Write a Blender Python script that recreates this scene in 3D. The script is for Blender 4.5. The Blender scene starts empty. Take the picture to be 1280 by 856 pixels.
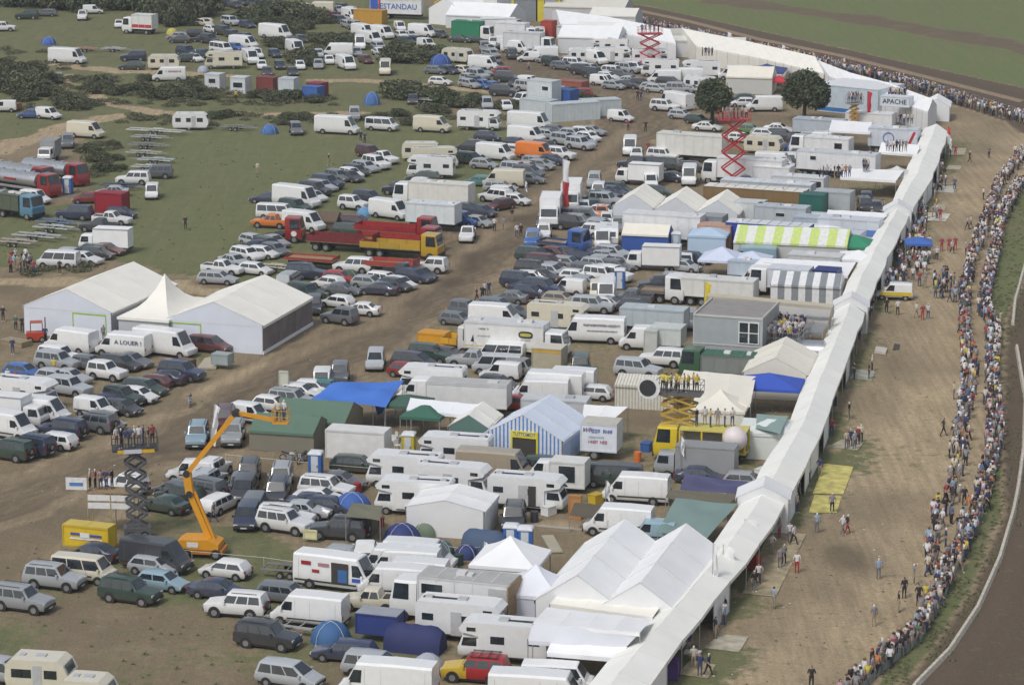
import bpy, math, random
import numpy as np
from mathutils import Vector, Matrix, Euler
rnd = random.Random(7)
R = math.radians
sc = bpy.context.scene
col = sc.collection
# ---------------------------------------------------------------- camera, sky, light
PITCH, CAMH, FPX = R(13.3), 68.1, 3600.0
cam = bpy.data.objects.new("camera", bpy.data.cameras.new("camera"))
col.objects.link(cam); sc.camera = cam
cam.location = (0, 0, CAMH); cam.rotation_euler = (R(90) - PITCH, 0, 0)
cam.data.sensor_width = 36; cam.data.lens = FPX / 1280 * 36
cam.data.clip_start = 1; cam.data.clip_end = 20000
W = bpy.data.worlds.new("World"); sc.world = W; W.use_nodes = True
nt = W.node_tree; nt.nodes.clear()
SUN_EL, SUN_AZ = R(52), R(215)
sky = nt.nodes.new("ShaderNodeTexSky"); sky.sky_type = 'NISHITA'; sky.sun_disc = False
sky.sun_elevation = SUN_EL; sky.sun_rotation = SUN_AZ; sky.air_density = 1.0; sky.dust_density = 3.0
hs = nt.nodes.new("ShaderNodeHueSaturation"); hs.inputs['Saturation'].default_value = 0.5
bg = nt.nodes.new("ShaderNodeBackground"); bg.inputs[1].default_value = 0.094
wo = nt.nodes.new("ShaderNodeOutputWorld")
nt.links.new(sky.outputs[0], hs.inputs['Color']); nt.links.new(hs.outputs[0], bg.inputs[0]); nt.links.new(bg.outputs[0], wo.inputs[0])
sl = bpy.data.lights.new("sun", 'SUN'); sl.energy = 1.05; sl.angle = R(11); sl.color = (1, .97, .92)
so = bpy.data.objects.new("sun", sl); col.objects.link(so)
sd = Vector((math.sin(SUN_AZ) * math.cos(SUN_EL), math.cos(SUN_AZ) * math.cos(SUN_EL), math.sin(SUN_EL)))
so.rotation_euler = sd.to_track_quat('Z', 'Y').to_euler()
HAZE = .00014
vs = sc.view_settings; vs.view_transform = 'Standard'; vs.look = 'None'; vs.exposure = 0.52; vs.gamma = 1

# ---------------------------------------------------------------- picture <-> ground
cp, sp_ = math.cos(PITCH), math.sin(PITCH)
def G(px, py, z=0.0):
    """the point at height z seen at pixel (px, py) of the 1280x856 photograph"""
    a, b = (px - 640) / FPX, (py - 428) / FPX
    dx, dy, dz = a, cp - b * sp_, -sp_ - b * cp
    t = (z - CAMH) / dz
    return Vector((dx * t, dy * t, z))
def P(x, y, z=0.0):
    dz = z - CAMH
    d = y * cp - dz * sp_
    return 640 + FPX * x / d, 428 + FPX * (-(y * sp_ + dz * cp)) / d
def head(px, py, ang):
    a = G(px, py); b = G(px + 4 * math.cos(R(ang)), py + 4 * math.sin(R(ang)))
    return math.atan2(b.y - a.y, b.x - a.x)
TILE = {}
for i, ox in enumerate((0, 250, 500, 750, 1000)):
    for j, oy in enumerate((0, 160, 320, 480, 640)):
        TILE["%d%d" % (i, j)] = (ox, oy, (3.9615 if i < 4 else 3.964) if j == 4 else (4.923 if i < 4 else 4.571))
def T(t, x, y):
    ox, oy, s = TILE[t]
    return ox + x / s, oy + y / s

# ---------------------------------------------------------------- materials
MATS = {}
def lin(c):
    return tuple((v / 255 / 12.92) if v / 255 <= .04045 else ((v / 255 + .055) / 1.055) ** 2.4 for v in c)
def mat(name, rgb=None, rough=.7, metal=0, noise=.12, nscale=3.0, bump=0, obj_color=False, spec=.5, coat=0, dirt=0, stripes=None, emit=None):
    if name in MATS: return MATS[name]
    m = bpy.data.materials.new(name); m.use_nodes = True; MATS[name] = m
    t = m.node_tree; b = t.nodes["Principled BSDF"]; L = t.links
    b.inputs['Roughness'].default_value = rough; b.inputs['Metallic'].default_value = metal
    b.inputs['Specular IOR Level'].default_value = spec
    b.inputs['Coat Weight'].default_value = coat
    geo = t.nodes.new("ShaderNodeTexCoord")
    if obj_color:
        oi = t.nodes.new("ShaderNodeObjectInfo"); c = oi.outputs['Color']
    else:
        rg = t.nodes.new("ShaderNodeRGB"); rg.outputs[0].default_value = (*rgb, 1); c = rg.outputs[0]
    if stripes:
        axis, period, frac, rgb2 = stripes
        sx = t.nodes.new("ShaderNodeSeparateXYZ"); L.new(geo.outputs['Object'], sx.inputs[0])
        m1 = t.nodes.new("ShaderNodeMath"); m1.operation = 'MULTIPLY'; m1.inputs[1].default_value = 1 / period; L.new(sx.outputs[axis], m1.inputs[0])
        m2 = t.nodes.new("ShaderNodeMath"); m2.operation = 'FRACT'; L.new(m1.outputs[0], m2.inputs[0])
        m3 = t.nodes.new("ShaderNodeMath"); m3.operation = 'LESS_THAN'; m3.inputs[1].default_value = frac; L.new(m2.outputs[0], m3.inputs[0])
        mx = t.nodes.new("ShaderNodeMix"); mx.data_type = 'RGBA'; L.new(m3.outputs[0], mx.inputs[0]); L.new(c, mx.inputs[6]); mx.inputs[7].default_value = (*rgb2, 1)
        c = mx.outputs[2]
    if noise:
        n = t.nodes.new("ShaderNodeTexNoise"); n.inputs['Scale'].default_value = nscale; n.inputs['Detail'].default_value = 5
        L.new(geo.outputs['Object'], n.inputs['Vector'])
        mr = t.nodes.new("ShaderNodeMapRange"); mr.inputs[1].default_value = .3; mr.inputs[2].default_value = .7
        mr.inputs[3].default_value = 1 - noise; mr.inputs[4].default_value = 1 + noise * .6; L.new(n.outputs[0], mr.inputs[0])
        mm = t.nodes.new("ShaderNodeVectorMath"); mm.operation = 'SCALE'; L.new(c, mm.inputs[0]); L.new(mr.outputs[0], mm.inputs[3]); c = mm.outputs[0]
        if bump:
            bp = t.nodes.new("ShaderNodeBump"); bp.inputs['Strength'].default_value = bump; bp.inputs['Distance'].default_value = .15
            L.new(n.outputs[0], bp.inputs['Height']); L.new(bp.outputs[0], b.inputs['Normal'])
    if dirt:   # road dust thrown up on the lower bodywork
        n2 = t.nodes.new("ShaderNodeTexNoise"); n2.inputs['Scale'].default_value = 2.2; n2.inputs['Detail'].default_value = 6; L.new(geo.outputs['Object'], n2.inputs['Vector'])
        sz = t.nodes.new("ShaderNodeSeparateXYZ"); L.new(geo.outputs['Object'], sz.inputs[0])
        mz = t.nodes.new("ShaderNodeMapRange"); mz.inputs[1].default_value = .25; mz.inputs[2].default_value = .95; mz.inputs[3].default_value = 1; mz.inputs[4].default_value = .12
        L.new(sz.outputs[2], mz.inputs[0])
        mu = t.nodes.new("ShaderNodeMath"); mu.operation = 'MULTIPLY'; L.new(n2.outputs[0], mu.inputs[0]); L.new(mz.outputs[0], mu.inputs[1])
        mu2 = t.nodes.new("ShaderNodeMath"); mu2.operation = 'MULTIPLY'; mu2.inputs[1].default_value = dirt; mu2.use_clamp = True; L.new(mu.outputs[0], mu2.inputs[0])
        mx = t.nodes.new("ShaderNodeMix"); mx.data_type = 'RGBA'; L.new(mu2.outputs[0], mx.inputs[0]); L.new(c, mx.inputs[6]); mx.inputs[7].default_value = (.17, .135, .095, 1)
        c = mx.outputs[2]
    L.new(c, b.inputs['Base Color'])
    return m
paint = mat("vehicle_paint", obj_color=True, rough=.34, noise=.05, nscale=2, coat=.5, dirt=.75)
glass = mat("window_glass", (.028, .036, .044), rough=.08, noise=.5, nscale=.9, spec=1.0)
rubber = mat("tyre_rubber", (.022, .021, .02), rough=.9)
hubm = mat("wheel_metal", (.35, .35, .36), rough=.4, metal=.6)
black = mat("black_trim", (.03, .03, .032), rough=.6)
lampm = mat("lamp_lens", (.62, .64, .66), rough=.15, noise=.2)
redl = mat("tail_lamp_red", (.32, .015, .012), rough=.3)
canvas = mat("tent_canvas", obj_color=True, rough=.75, noise=.05, nscale=.55, bump=.25)
sheet = mat("panel_sheet", obj_color=True, rough=.5, noise=.09, nscale=1.2)
steel = mat("galvanised_steel", (.38, .39, .40), rough=.45, metal=.5)
wood = mat("timber", (.30, .21, .12), rough=.8, noise=.25, nscale=4)

COL = {'W': (.77, .78, .78), 'S': (.38, .405, .43), 'G': (.13, .145, .165), 'D': (.042, .048, .060), 'B': (.04, .12, .36), 'N': (.025, .040, .085),
       'R': (.30, .02, .02), 'M': (.10, .022, .028), 'E': (.025, .055, .045), 'L': (.24, .36, .43), 'Y': (.62, .42, .03), 'O': (.62, .17, .03),
       'C': (.66, .62, .50), 'T': (.32, .27, .20), 'Q': (.03, .18, .18), 'V': (.12, .28, .10), 'K': (.035, .10, .05), 'A': (.27, .28, .29)}
CNAME = {'W': 'white', 'S': 'silver', 'G': 'grey', 'D': 'black', 'B': 'blue', 'N': 'dark blue', 'R': 'red', 'M': 'maroon', 'E': 'dark green', 'L': 'light blue',
         'Y': 'yellow', 'O': 'orange', 'C': 'cream', 'T': 'tan', 'Q': 'teal', 'V': 'green', 'K': 'bottle green', 'A': 'pale grey'}

# ---------------------------------------------------------------- mesh collector
class MB:
    def __init__(s): s.v = []; s.f = []; s.m = []; s.ms = []
    def mi(s, m):
        if m not in s.ms: s.ms.append(m)
        return s.ms.index(m)
    def poly(s, pts, m):
        k = len(s.v); s.v += [tuple(p) for p in pts]; s.f.append(tuple(range(k, k + len(pts)))); s.m.append(s.mi(m))
    def mesh_(s, vs_, fs, m):
        k = len(s.v); s.v += [tuple(p) for p in vs_]; i = s.mi(m)
        for f in fs: s.f.append(tuple(a + k for a in f)); s.m.append(i)
    def box(s, x0, x1, y0, y1, z0, z1, m, rz=0, o=(0, 0, 0)):
        c, sn = math.cos(rz), math.sin(rz)
        p = [(x, y, z) for z in (z0, z1) for y in (y0, y1) for x in (x0, x1)]
        p = [(x * c - y * sn + o[0], x * sn + y * c + o[1], z + o[2]) for x, y, z in p]
        s.mesh_(p, [(0, 2, 3, 1), (4, 5, 7, 6), (0, 1, 5, 4), (2, 6, 7, 3), (1, 3, 7, 5), (0, 4, 6, 2)], m)
    def bar(s, a, b, r, m, n=4, r2=None):
        a, b = Vector(a), Vector(b); d = (b - a)
        if d.length < 1e-6: return
        d.normalize(); u = d.orthogonal().normalized() if abs(d.z) < .99 else Vector((1, 0, 0))
        if abs(d.z) < .99: u = Vector((0, 0, 1)).cross(d).normalized()
        w = d.cross(u); r2 = r if r2 is None else r2
        k = [a + (u * math.cos(2 * math.pi * (i + .5) / n) + w * math.sin(2 * math.pi * (i + .5) / n)) * r for i in range(n)]
        k += [b + (u * math.cos(2 * math.pi * (i + .5) / n) + w * math.sin(2 * math.pi * (i + .5) / n)) * r2 for i in range(n)]
        s.mesh_(k, [(i, (i + 1) % n, n + (i + 1) % n, n + i) for i in range(n)] + [tuple(range(n))[::-1], tuple(range(n, 2 * n))], m)
    def cyl_y(s, x, y0, y1, z, r, m, n=12):
        s.bar((x, y0, z), (x, y1, z), r, m, n)
    def loft(s, rings, m, caps=True, closed=True):
        n = len(rings[0]); vs_ = [p for r in rings for p in r]; fs = []
        for i in range(len(rings) - 1):
            for j in range(n if closed else n - 1):
                a, b = i * n + j, i * n + (j + 1) % n; fs.append((a, b, b + n, a + n))
        if caps: fs.append(tuple(range(n))[::-1]); fs.append(tuple(range((len(rings) - 1) * n, len(rings) * n)))
        s.mesh_(vs_, fs, m)
    def add(s, o, M=None):
        k = len(s.v); s.v += [tuple(M @ Vector(p)) if M else p for p in o.v]
        for f, mi in zip(o.f, o.m): s.f.append(tuple(a + k for a in f)); s.m.append(s.mi(o.ms[mi]))
    def mesh(s, name, smooth=False, ang=35):
        me = bpy.data.meshes.new(name); me.from_pydata(s.v, [], s.f)
        for m in s.ms: me.materials.append(m)
        me.polygons.foreach_set("material_index", s.m)
        if smooth:
            me.polygons.foreach_set("use_smooth", [True] * len(s.f)); me.update(); me.set_sharp_from_angle(angle=R(ang))
        me.update(); return me
def link(name, data, parent=None, loc=None, rz=0, color=None):
    o = bpy.data.objects.new(name, data); col.objects.link(o)
    if parent is not None: o.parent = parent
    if loc is not None: o.location = loc
    if rz: o.rotation_euler = (0, 0, rz)
    if color is not None: o.color = (*color, 1)
    return o
ALL_LABELS = {}
def tag(o, label, cat, group=None):
    ALL_LABELS.setdefault(label, []).append(o.name)
    o["label"] = label; o["category"] = cat
    if group: o["group"] = group
    return o
def build(mb, name, parent=None, color=None, smooth=False, loc=None, rz=0):
    return link(name, mb.mesh(name, smooth), parent, loc, rz, color)
def root(name, loc, rz, label, cat, group=None):
    return tag(link(name, None, None, loc, rz), label, cat, group)
def text_mb(s, size, m, w=None):
    """flat lettering in the local xy plane, centred"""
    c = bpy.data.curves.new("t", 'FONT'); c.body = s; c.size = size; c.align_x = 'CENTER'; c.align_y = 'CENTER'; c.resolution_u = 2; c.offset = .012 * size
    o = bpy.data.objects.new("t", c); me = bpy.data.meshes.new_from_object(o)
    mb = MB(); k = 1.0
    xs = [v.co.x for v in me.vertices]
    if w and xs: k = w / (max(xs) - min(xs))
    mb.mesh_([(v.co.x * k, v.co.y, 0) for v in me.vertices], [tuple(p.vertices) for p in me.polygons], m)
    bpy.data.objects.remove(o); bpy.data.curves.remove(c); bpy.data.meshes.remove(me)
    return mb
def lettering(parent, s, size, m, pos, yaw=0, w=None, name="lettering", roll=90):
    mb = text_mb(s, size, m, w)
    o = build(mb, name, parent); o.location = pos; o.rotation_euler = (R(roll), 0, yaw); return o
# ---------------------------------------------------------------- vehicles
# x forward. L, Wd, H, belt, nose z, cowl z, x cowl, x screen top, x roof end, x tail glass foot, boot z, wheel r, front axle, rear axle
KD = {
 'h': dict(n='hatchback', L=3.95, W=1.68, H=1.43, be=.88, no=.66, co=.92, xc=1.02, xw=.38, xr=-1.50, xb=-1.86, bo=.90, r=.30, ax=(1.22, -1.25)),
 's': dict(n='saloon', L=4.50, W=1.74, H=1.41, be=.88, no=.66, co=.92, xc=.98, xw=.30, xr=-1.05, xb=-1.62, bo=.94, r=.31, ax=(1.35, -1.32)),
 'e': dict(n='estate', L=4.60, W=1.75, H=1.47, be=.90, no=.68, co=.94, xc=1.05, xw=.42, xr=-1.92, xb=-2.2, bo=.94, r=.31, ax=(1.38, -1.35)),
 'm': dict(n='people_carrier', L=4.62, W=1.84, H=1.74, be=1.00, no=.78, co=1.08, xc=1.45, xw=.55, xr=-1.98, xb=-2.22, bo=1.02, r=.32, ax=(1.45, -1.38)),
 'j': dict(n='off_roader', L=4.65, W=1.86, H=1.86, be=1.16, no=1.0, co=1.16, xc=.95, xw=.48, xr=-2.06, xb=-2.22, bo=1.14, r=.39, ax=(1.45, -1.30)),
 'k': dict(n='short_off_roader', L=3.95, W=1.78, H=1.85, be=1.16, no=1.0, co=1.16, xc=.62, xw=.2, xr=-1.75, xb=-1.86, bo=1.14, r=.38, ax=(1.2, -1.1)),
 'w': dict(n='small_van', L=4.05, W=1.70, H=1.83, be=1.02, no=.72, co=1.0, xc=1.1, xw=.5, xr=-1.93, xb=-1.99, bo=1.0, r=.30, ax=(1.3, -1.25), van=1),
 'v': dict(n='panel_van', L=5.6, W=2.0, H=2.42, be=1.25, no=.95, co=1.28, xc=2.15, xw=1.35, xr=-2.74, xb=-2.79, bo=1.2, r=.35, ax=(1.95, -1.55), van=1),
 'V': dict(n='long_panel_van', L=6.7, W=2.05, H=2.72, be=1.3, no=.95, co=1.28, xc=2.7, xw=1.95, xr=-3.3, xb=-3.34, bo=1.2, r=.36, ax=(2.45, -1.95), van=1),
 'u': dict(n='minibus', L=4.9, W=1.86, H=2.0, be=1.12, no=.95, co=1.14, xc=1.95, xw=1.4, xr=-2.38, xb=-2.44, bo=1.1, r=.33, ax=(1.6, -1.4)),
 'p': dict(n='pickup', L=4.95, W=1.78, H=1.74, be=1.08, no=.92, co=1.08, xc=.85, xw=.35, xr=-.72, xb=-.88, bo=1.02, r=.37, ax=(1.55, -1.35), pick=1),
}
for k_, d_ in KD.items(): d_['k'] = k_
def ring(x, zb, zl, zt, w, wt):
    z1 = zb + .3 * (zl - zb)
    h = [(w * .9, zb), (w, z1), (w * .985, zl), (wt + .02, zt - .10 * (zt - zl)), (wt * .84, zt)]
    return [(x, y, z) for y, z in h] + [(x, -y, z) for y, z in reversed(h)]
def car_body(d):
    L, w, H = d['L'] / 2, d['W'] / 2, d['H']; be, no, co, bo = d['be'], d['no'], d['co'], d['bo']
    wt = w * (.93 if d.get('van') else .80)
    zb = .26 if H < 1.6 else .36
    S = [(L, zb + .08, no - .16, no - .14, w * .80, w * .7), (L - .06, zb, no - .06, no - .02, w * .92, w * .8), (L - .35, zb, no, no + .04, w, w * .84),
         (d['xc'], zb, be, co + .02, w, w * .82), (d['xw'], zb, be, H - .02, w, wt * .97), ((d['xw'] + d['xr']) / 2, zb, be, H + .015, w, wt),
         (d['xr'], zb, be, H - .04, w, wt * .96), (d['xb'], zb, be, bo + .03, w * .98, w * .84)]
    if d['xb'] > -L + .3: S += [(-L + .1, zb, bo - .05, bo, w * .95, w * .8)]
    S += [(-L + .02, zb + .04, bo - .22, bo - .18, w * .9, w * .78), (-L, zb + .12, bo - .35, bo - .3, w * .86, w * .74)]
    if d['xb'] < -L + .14: S = S[:8] + [(-L, zb + .08, be - .25, bo - .22, w * .94, w * .8)]
    mb = MB(); mb.loft([ring(*s) for s in S], paint)
    if d.get('pick'):   # dark load bed let into the back
        mb.box(-L + .12, d['xb'] - .12, -w * .78, w * .78, bo - .1, bo + .045, black)
        for sgn in (-1, 1): mb.box(-L + .04, d['xb'], sgn * w * .88 - .05, sgn * w * .88 + .05, bo - .3, bo + .12, paint)
        mb.box(-L + .0, -L + .1, -w * .86, w * .86, bo - .3, bo + .12, paint)
    return mb
def side_y(d, z):
    w = d['W'] / 2; wt = w * (.93 if d.get('van') else .80); t = (z - d['be']) / (d['H'] * .985 - .04 - d['be'])
    return w * .985 + (wt + .02 - w * .985) * t + .008
def side_panes(d):
    z0, z1 = d['be'] + .04, d['H'] - .13 - (.35 if d['k'] in 'vV' else 0)
    xc, xw, xr, xb, k = d['xc'], d['xw'], d['xr'], d['xb'], d['k']
    q = []
    f0 = xc + (xw - xc) * (z0 - d['be']) / (d['H'] - d['be']) - .12; f1 = xc + (xw - xc) * (z1 - d['be']) / (d['H'] - d['be']) - .10
    if k in 'wvV':
        q.append((f0 - .95, f0, f1 - .55, f1))
    else:
        b0, b1 = xb + .16, xr + .10
        n = 2 if k in 'hp' else 3
        if k == 'k': n = 2
        if k == 'p': b0, b1 = xb + .05, xr + .05
        for i in range(n):
            a0 = f0 + (b0 - f0) * i / n; a1 = f0 + (b0 - f0) * (i + 1) / n; c0 = f1 + (b1 - f1) * i / n; c1 = f1 + (b1 - f1) * (i + 1) / n
            g = .045
            q.append((a1 + g, a0 - g * (i > 0), c1 + g, c0 - g * (i > 0)))
    return [(a, b, c, e, z0, z1) for a, b, c, e in q]
def pane_mb(d, p, sg):
    xa, xb_, ta, tb, z0, z1 = p; mb = MB(); y0, y1 = side_y(d, z0) * sg, side_y(d, z1) * sg
    pts = [(xa, y0, z0), (xb_, y0, z0), (tb, y1, z1), (ta, y1, z1)]
    if sg > 0: pts.reverse()
    mb.poly(pts, glass); return mb
def slope_pane(d, front):
    """windscreen or rear window"""
    w = d['W'] / 2; wt = w * (.93 if d.get('van') else .80)
    if front: a = (d['xc'], d['co'] + .02, w * .82); b = (d['xw'], d['H'] - .02, wt * .97 * .84); s = 1
    else: a = (d['xb'], d['bo'] + .03, w * .84 * .98); b = (d['xr'], d['H'] - .04, wt * .96 * .84); s = -1
    def at(t, o=.012): 
        nx, nz = (b[1] - a[1]) * s, abs(a[0] - b[0]); l = math.hypot(nx, nz)
        return (a[0] + (b[0] - a[0]) * t + s * nx * s / l * o * s, a[1] + (b[1] - a[1]) * t + nz / l * o, (a[2] + (b[2] - a[2]) * t) * .93)
    t0, t1 = (.07, .93) if front else (.10, .88)
    if d['k'] in 'wvV' and not front: t0 = .35
    p, q = at(t0), at(t1); mb = MB()
    pts = [(p[0], -p[2], p[1]), (p[0], p[2], p[1]), (q[0], q[2], q[1]), (q[0], -q[2], q[1])]
    if not front: pts.reverse()
    mb.poly(pts, glass); return mb
def wheel_mb(r, sg, wd=.2):
    t = MB(); t.cyl_y(0, -wd / 2, wd / 2, 0, r, rubber, 14)
    h = MB(); h.cyl_y(0, sg * (wd / 2 - .03), sg * (wd / 2 + .012), 0, r * .6, hubm, 8)
    return t, h
def trim_mb(d):
    mb = MB(); L, w = d['L'] / 2, d['W'] / 2
    for x in d['ax']:
        for sg in (-1, 1): mb.bar((x, sg * (w - .3), d['r'] + .02), (x, sg * (w + .006), d['r'] + .02), d['r'] * 1.2, black, 14)
    mb.box(-L + .2, L - .3, -w * .8, w * .8, .2, .4, black)
    return mb
def lamps(d, front):
    L, w = d['L'] / 2, d['W'] / 2; out = []
    for sg in (-1, 1):
        mb = MB()
        if front:
            z = d['no'] - .12; mb.box(L - .16, L - .02 + .012, sg * w * .72 - .17, sg * w * .72 + .17, z - .07, z + .08, lampm)
        else:
            z = d['bo'] - .22; mb.box(-L - .02, -L + .1, sg * w * .8 - .1, sg * w * .8 + .1, z - .12, z + .16, redl)
        out.append(mb)
    return out
def bumpers(d):
    L, w = d['L'] / 2, d['W'] / 2; o = []
    for s in (1, -1):
        mb = MB(); a, b = sorted((s * (L + .05), s * (L - .12))); mb.box(a, b, -w * .86, w * .86, .34 if d['H'] < 1.6 else .42, .52 if d['H'] < 1.6 else .62, black); o.append(mb)
    return o
MESH = {}
seamm = mat('door_gap_grey', (.25, .25, .26), rough=.8)
platem = mat('number_plate_white', (.6, .6, .55), rough=.5)
def vparts(k):
    """near detail: list of (part name, mesh, offset, [sub-parts], painted)"""
    if ('N', k) in MESH: return MESH['N', k]
    d = KD[k]; out = [('body', car_body(d).mesh('car_body', True, 30), None, [], 1)]
    out.append(('underbody', trim_mb(d).mesh('underbody'), None, [], 0))
    out.append(('windscreen', slope_pane(d, True).mesh('windscreen'), None, [], 0))
    out.append(('rear_window', slope_pane(d, False).mesh('rear_window'), None, [], 0))
    for p in side_panes(d):
        for sg in (-1, 1): out.append(('side_window', pane_mb(d, p, sg).mesh('side_window'), None, [], 0))
    for sg in (1, -1):
        t, h = wheel_mb(d['r'], sg); tm, hm = t.mesh('tyre', True), h.mesh('rim')
        for x in d['ax']: out.append(('wheel', tm, (x, sg * (d['W'] / 2 - .085), d['r']), [('rim', hm)], 0))
    for mb in lamps(d, True): out.append(('headlight', mb.mesh('headlight'), None, [], 0))
    for mb in lamps(d, False): out.append(('tail_light', mb.mesh('tail_light'), None, [], 0))
    for mb in bumpers(d): out.append(('bumper', mb.mesh('bumper'), None, [], 0))
    if k in 'jk':
        mb = MB()
        for sg in (-1, 1): mb.bar((d['xw'] - .3, sg * .62, d['H'] + .05), (d['xr'] + .3, sg * .62, d['H'] + .05), .025, black)
        out.append(('roof_rail', mb.mesh('roof_rail'), None, [], 0))
        t, h = wheel_mb(d['r'] * .9, 1)
        M = Matrix.Rotation(R(90), 4, 'Z'); mb = MB(); mb.add(t, M); mb.add(h, Matrix.Rotation(R(90), 4, 'Z'))
        out.append(('spare_wheel', mb.mesh('spare_wheel', True), (-d['L'] / 2 - .12, .2, 1.0), [], 0))
    if k in 'vVwu':
        for sg in (-1, 1):
            mb = MB(); w_ = d['W'] / 2; mb.box(-d['L'] / 2 + .15, d['ax'][0] - .5, sg * (w_ + .004) - .012, sg * (w_ + .004) + .012, .62, .74, black); out.append(('side_moulding', mb.mesh('side_moulding'), None, [], 0))
            mb = MB()
            for x in (d['xc'] - 1.35, d['xc'] - 2.5, -d['L'] / 2 + .5):
                mb.poly([(x, sg * (w_ + .006), .75), (x + .014, sg * (w_ + .006), .75), (x + .014, sg * (w_ * .99 + .006), d['be']), (x, sg * (w_ * .99 + .006), d['be'])][::-sg], seamm)
                mb.poly([(x, sg * side_y(d, d['be'] + .01), d['be']), (x + .014, sg * side_y(d, d['be'] + .01), d['be']), (x + .014, sg * side_y(d, d['H'] - .35), d['H'] - .35), (x, sg * side_y(d, d['H'] - .35), d['H'] - .35)][::-sg], seamm)
            q_ = mb.mesh('door_seams'); out.append(('door_seams', q_, None, [], 0))
    for s_ in (1, -1):
        mb = MB(); x = s_ * (d['L'] / 2 + .055); mb.box(min(x, x + s_ * .01), max(x, x + s_ * .01), -.26, .26, .40, .51, platem); out.append(('number_plate', mb.mesh('number_plate'), None, [], 0))
    mb = MB()
    for sg in (-1, 1): mb.box(d['xc'] - .35, d['xc'] - .2, sg * (d['W'] / 2 + .08) - .09, sg * (d['W'] / 2 + .08) + .09, d['be'] + .02, d['be'] + .2, paint)
    out.append(('mirrors', mb.mesh('mirrors'), None, [], 1))
    MESH['N', k] = out; return out
def vmid(k):
    if ('M', k) in MESH: return MESH['M', k]
    d = KD[k]; out = []
    mb = car_body(d); mb.add(trim_mb(d)); out.append(('body', mb.mesh('car_body', True, 30), 1))
    mb = slope_pane(d, True); out.append(('windscreen', mb.mesh('windscreen'), 0))
    mb = slope_pane(d, False)
    for p in side_panes(d):
        for sg in (-1, 1): mb.add(pane_mb(d, p, sg))
    out.append(('windows', mb.mesh('windows'), 0))
    mb = MB()
    for x in d['ax']:
        for sg in (1, -1):
            t, h = wheel_mb(d['r'], sg); M = Matrix.Translation((x, sg * (d['W'] / 2 - .085), d['r'])); mb.add(t, M); mb.add(h, M)
    out.append(('wheels', mb.mesh('wheels', True), 0))
    mb = MB()
    for m in lamps(d, True) + lamps(d, False): mb.add(m)
    out.append(('lights', mb.mesh('lights'), 0))
    MESH['M', k] = out; return out
def vfar(k):
    if ('F', k) in MESH: return MESH['F', k]
    d = KD[k]; mb = car_body(d); mb.add(trim_mb(d)); mb.add(slope_pane(d, True)); mb.add(slope_pane(d, False))
    for p in side_panes(d):
        for sg in (-1, 1): mb.add(pane_mb(d, p, sg))
    for x in d['ax']:
        for sg in (1, -1):
            t, h = wheel_mb(d['r'], sg); M = Matrix.Translation((x, sg * (d['W'] / 2 - .085), d['r'])); mb.add(t, M); mb.add(h, M)
    for m in lamps(d, True) + lamps(d, False): mb.add(m)
    MESH['F', k] = mb.mesh('vehicle', True, 30); return MESH['F', k]
def jitter(c, amt=.08):
    f = 1 + rnd.uniform(-amt, amt); return tuple(min(.82, v * f) for v in c)

# box-bodied kinds: motorhome (n), caravan (c), box lorry (x small, b large), all built from a cab and a body
def cab_mb(x0, L, w, H, low=.45):
    """snub cab whose front face is at x0, with raked screen"""
    mb = MB(); zc = low + (H - low) * .45
    rr = [(x0, low + .1, zc - .1, zc - .05, w * .93, w * .8), (x0 - .08, low, zc, zc + .05, w, w * .88), (x0 - .35, low, zc, H - .05, w, w * .90), (x0 - L, low, zc, H, w, w * .92)]
    mb.loft([ring(*r) for r in rr], paint); return mb
def cab_glass(x0, L, w, H, low=.45):
    zc = low + (H - low) * .45; scr = MB(); sds = []
    scr.poly([(x0 - .085, -w * .8, zc + .13), (x0 - .085, w * .8, zc + .13), (x0 - .30, w * .8, H - .18), (x0 - .30, -w * .8, H - .18)], glass)
    for sg in (-1, 1):
        sd_ = MB(); sds.append(sd_); yy = sg * (w + .012); y1 = sg * (w * .95 + .012)
        p = [(x0 - L * .72, yy, zc + .06), (x0 - .28, yy, zc + .06), (x0 - .42, y1, H - .2), (x0 - L * .72, y1, H - .2)]
        if sg > 0: p.reverse()
        sd_.poly(p, glass)
    return scr, sds
def window_on(side_x0, side_x1, y, z0, z1, m=glass):
    mb = MB(); s = 1 if y > 0 else -1
    mb.box(side_x0, side_x1, min(y, y + s * .02), max(y, y + s * .02), z0, z1, m); return mb
def wheels_parts(axs, r, w, dual=False):
    out = []
    for x in axs:
        for sg in (1, -1):
            key = ('wh', r, sg, dual)
            if key not in MESH:
                t, h = wheel_mb(r, sg, .3 if dual else .22); MESH[key] = (t.mesh('tyre', True), h.mesh('rim'))
            out.append(('wheel', MESH[key][0], (x, sg * (w - .13), r), [('rim', MESH[key][1])], 0))
    return out
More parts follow.
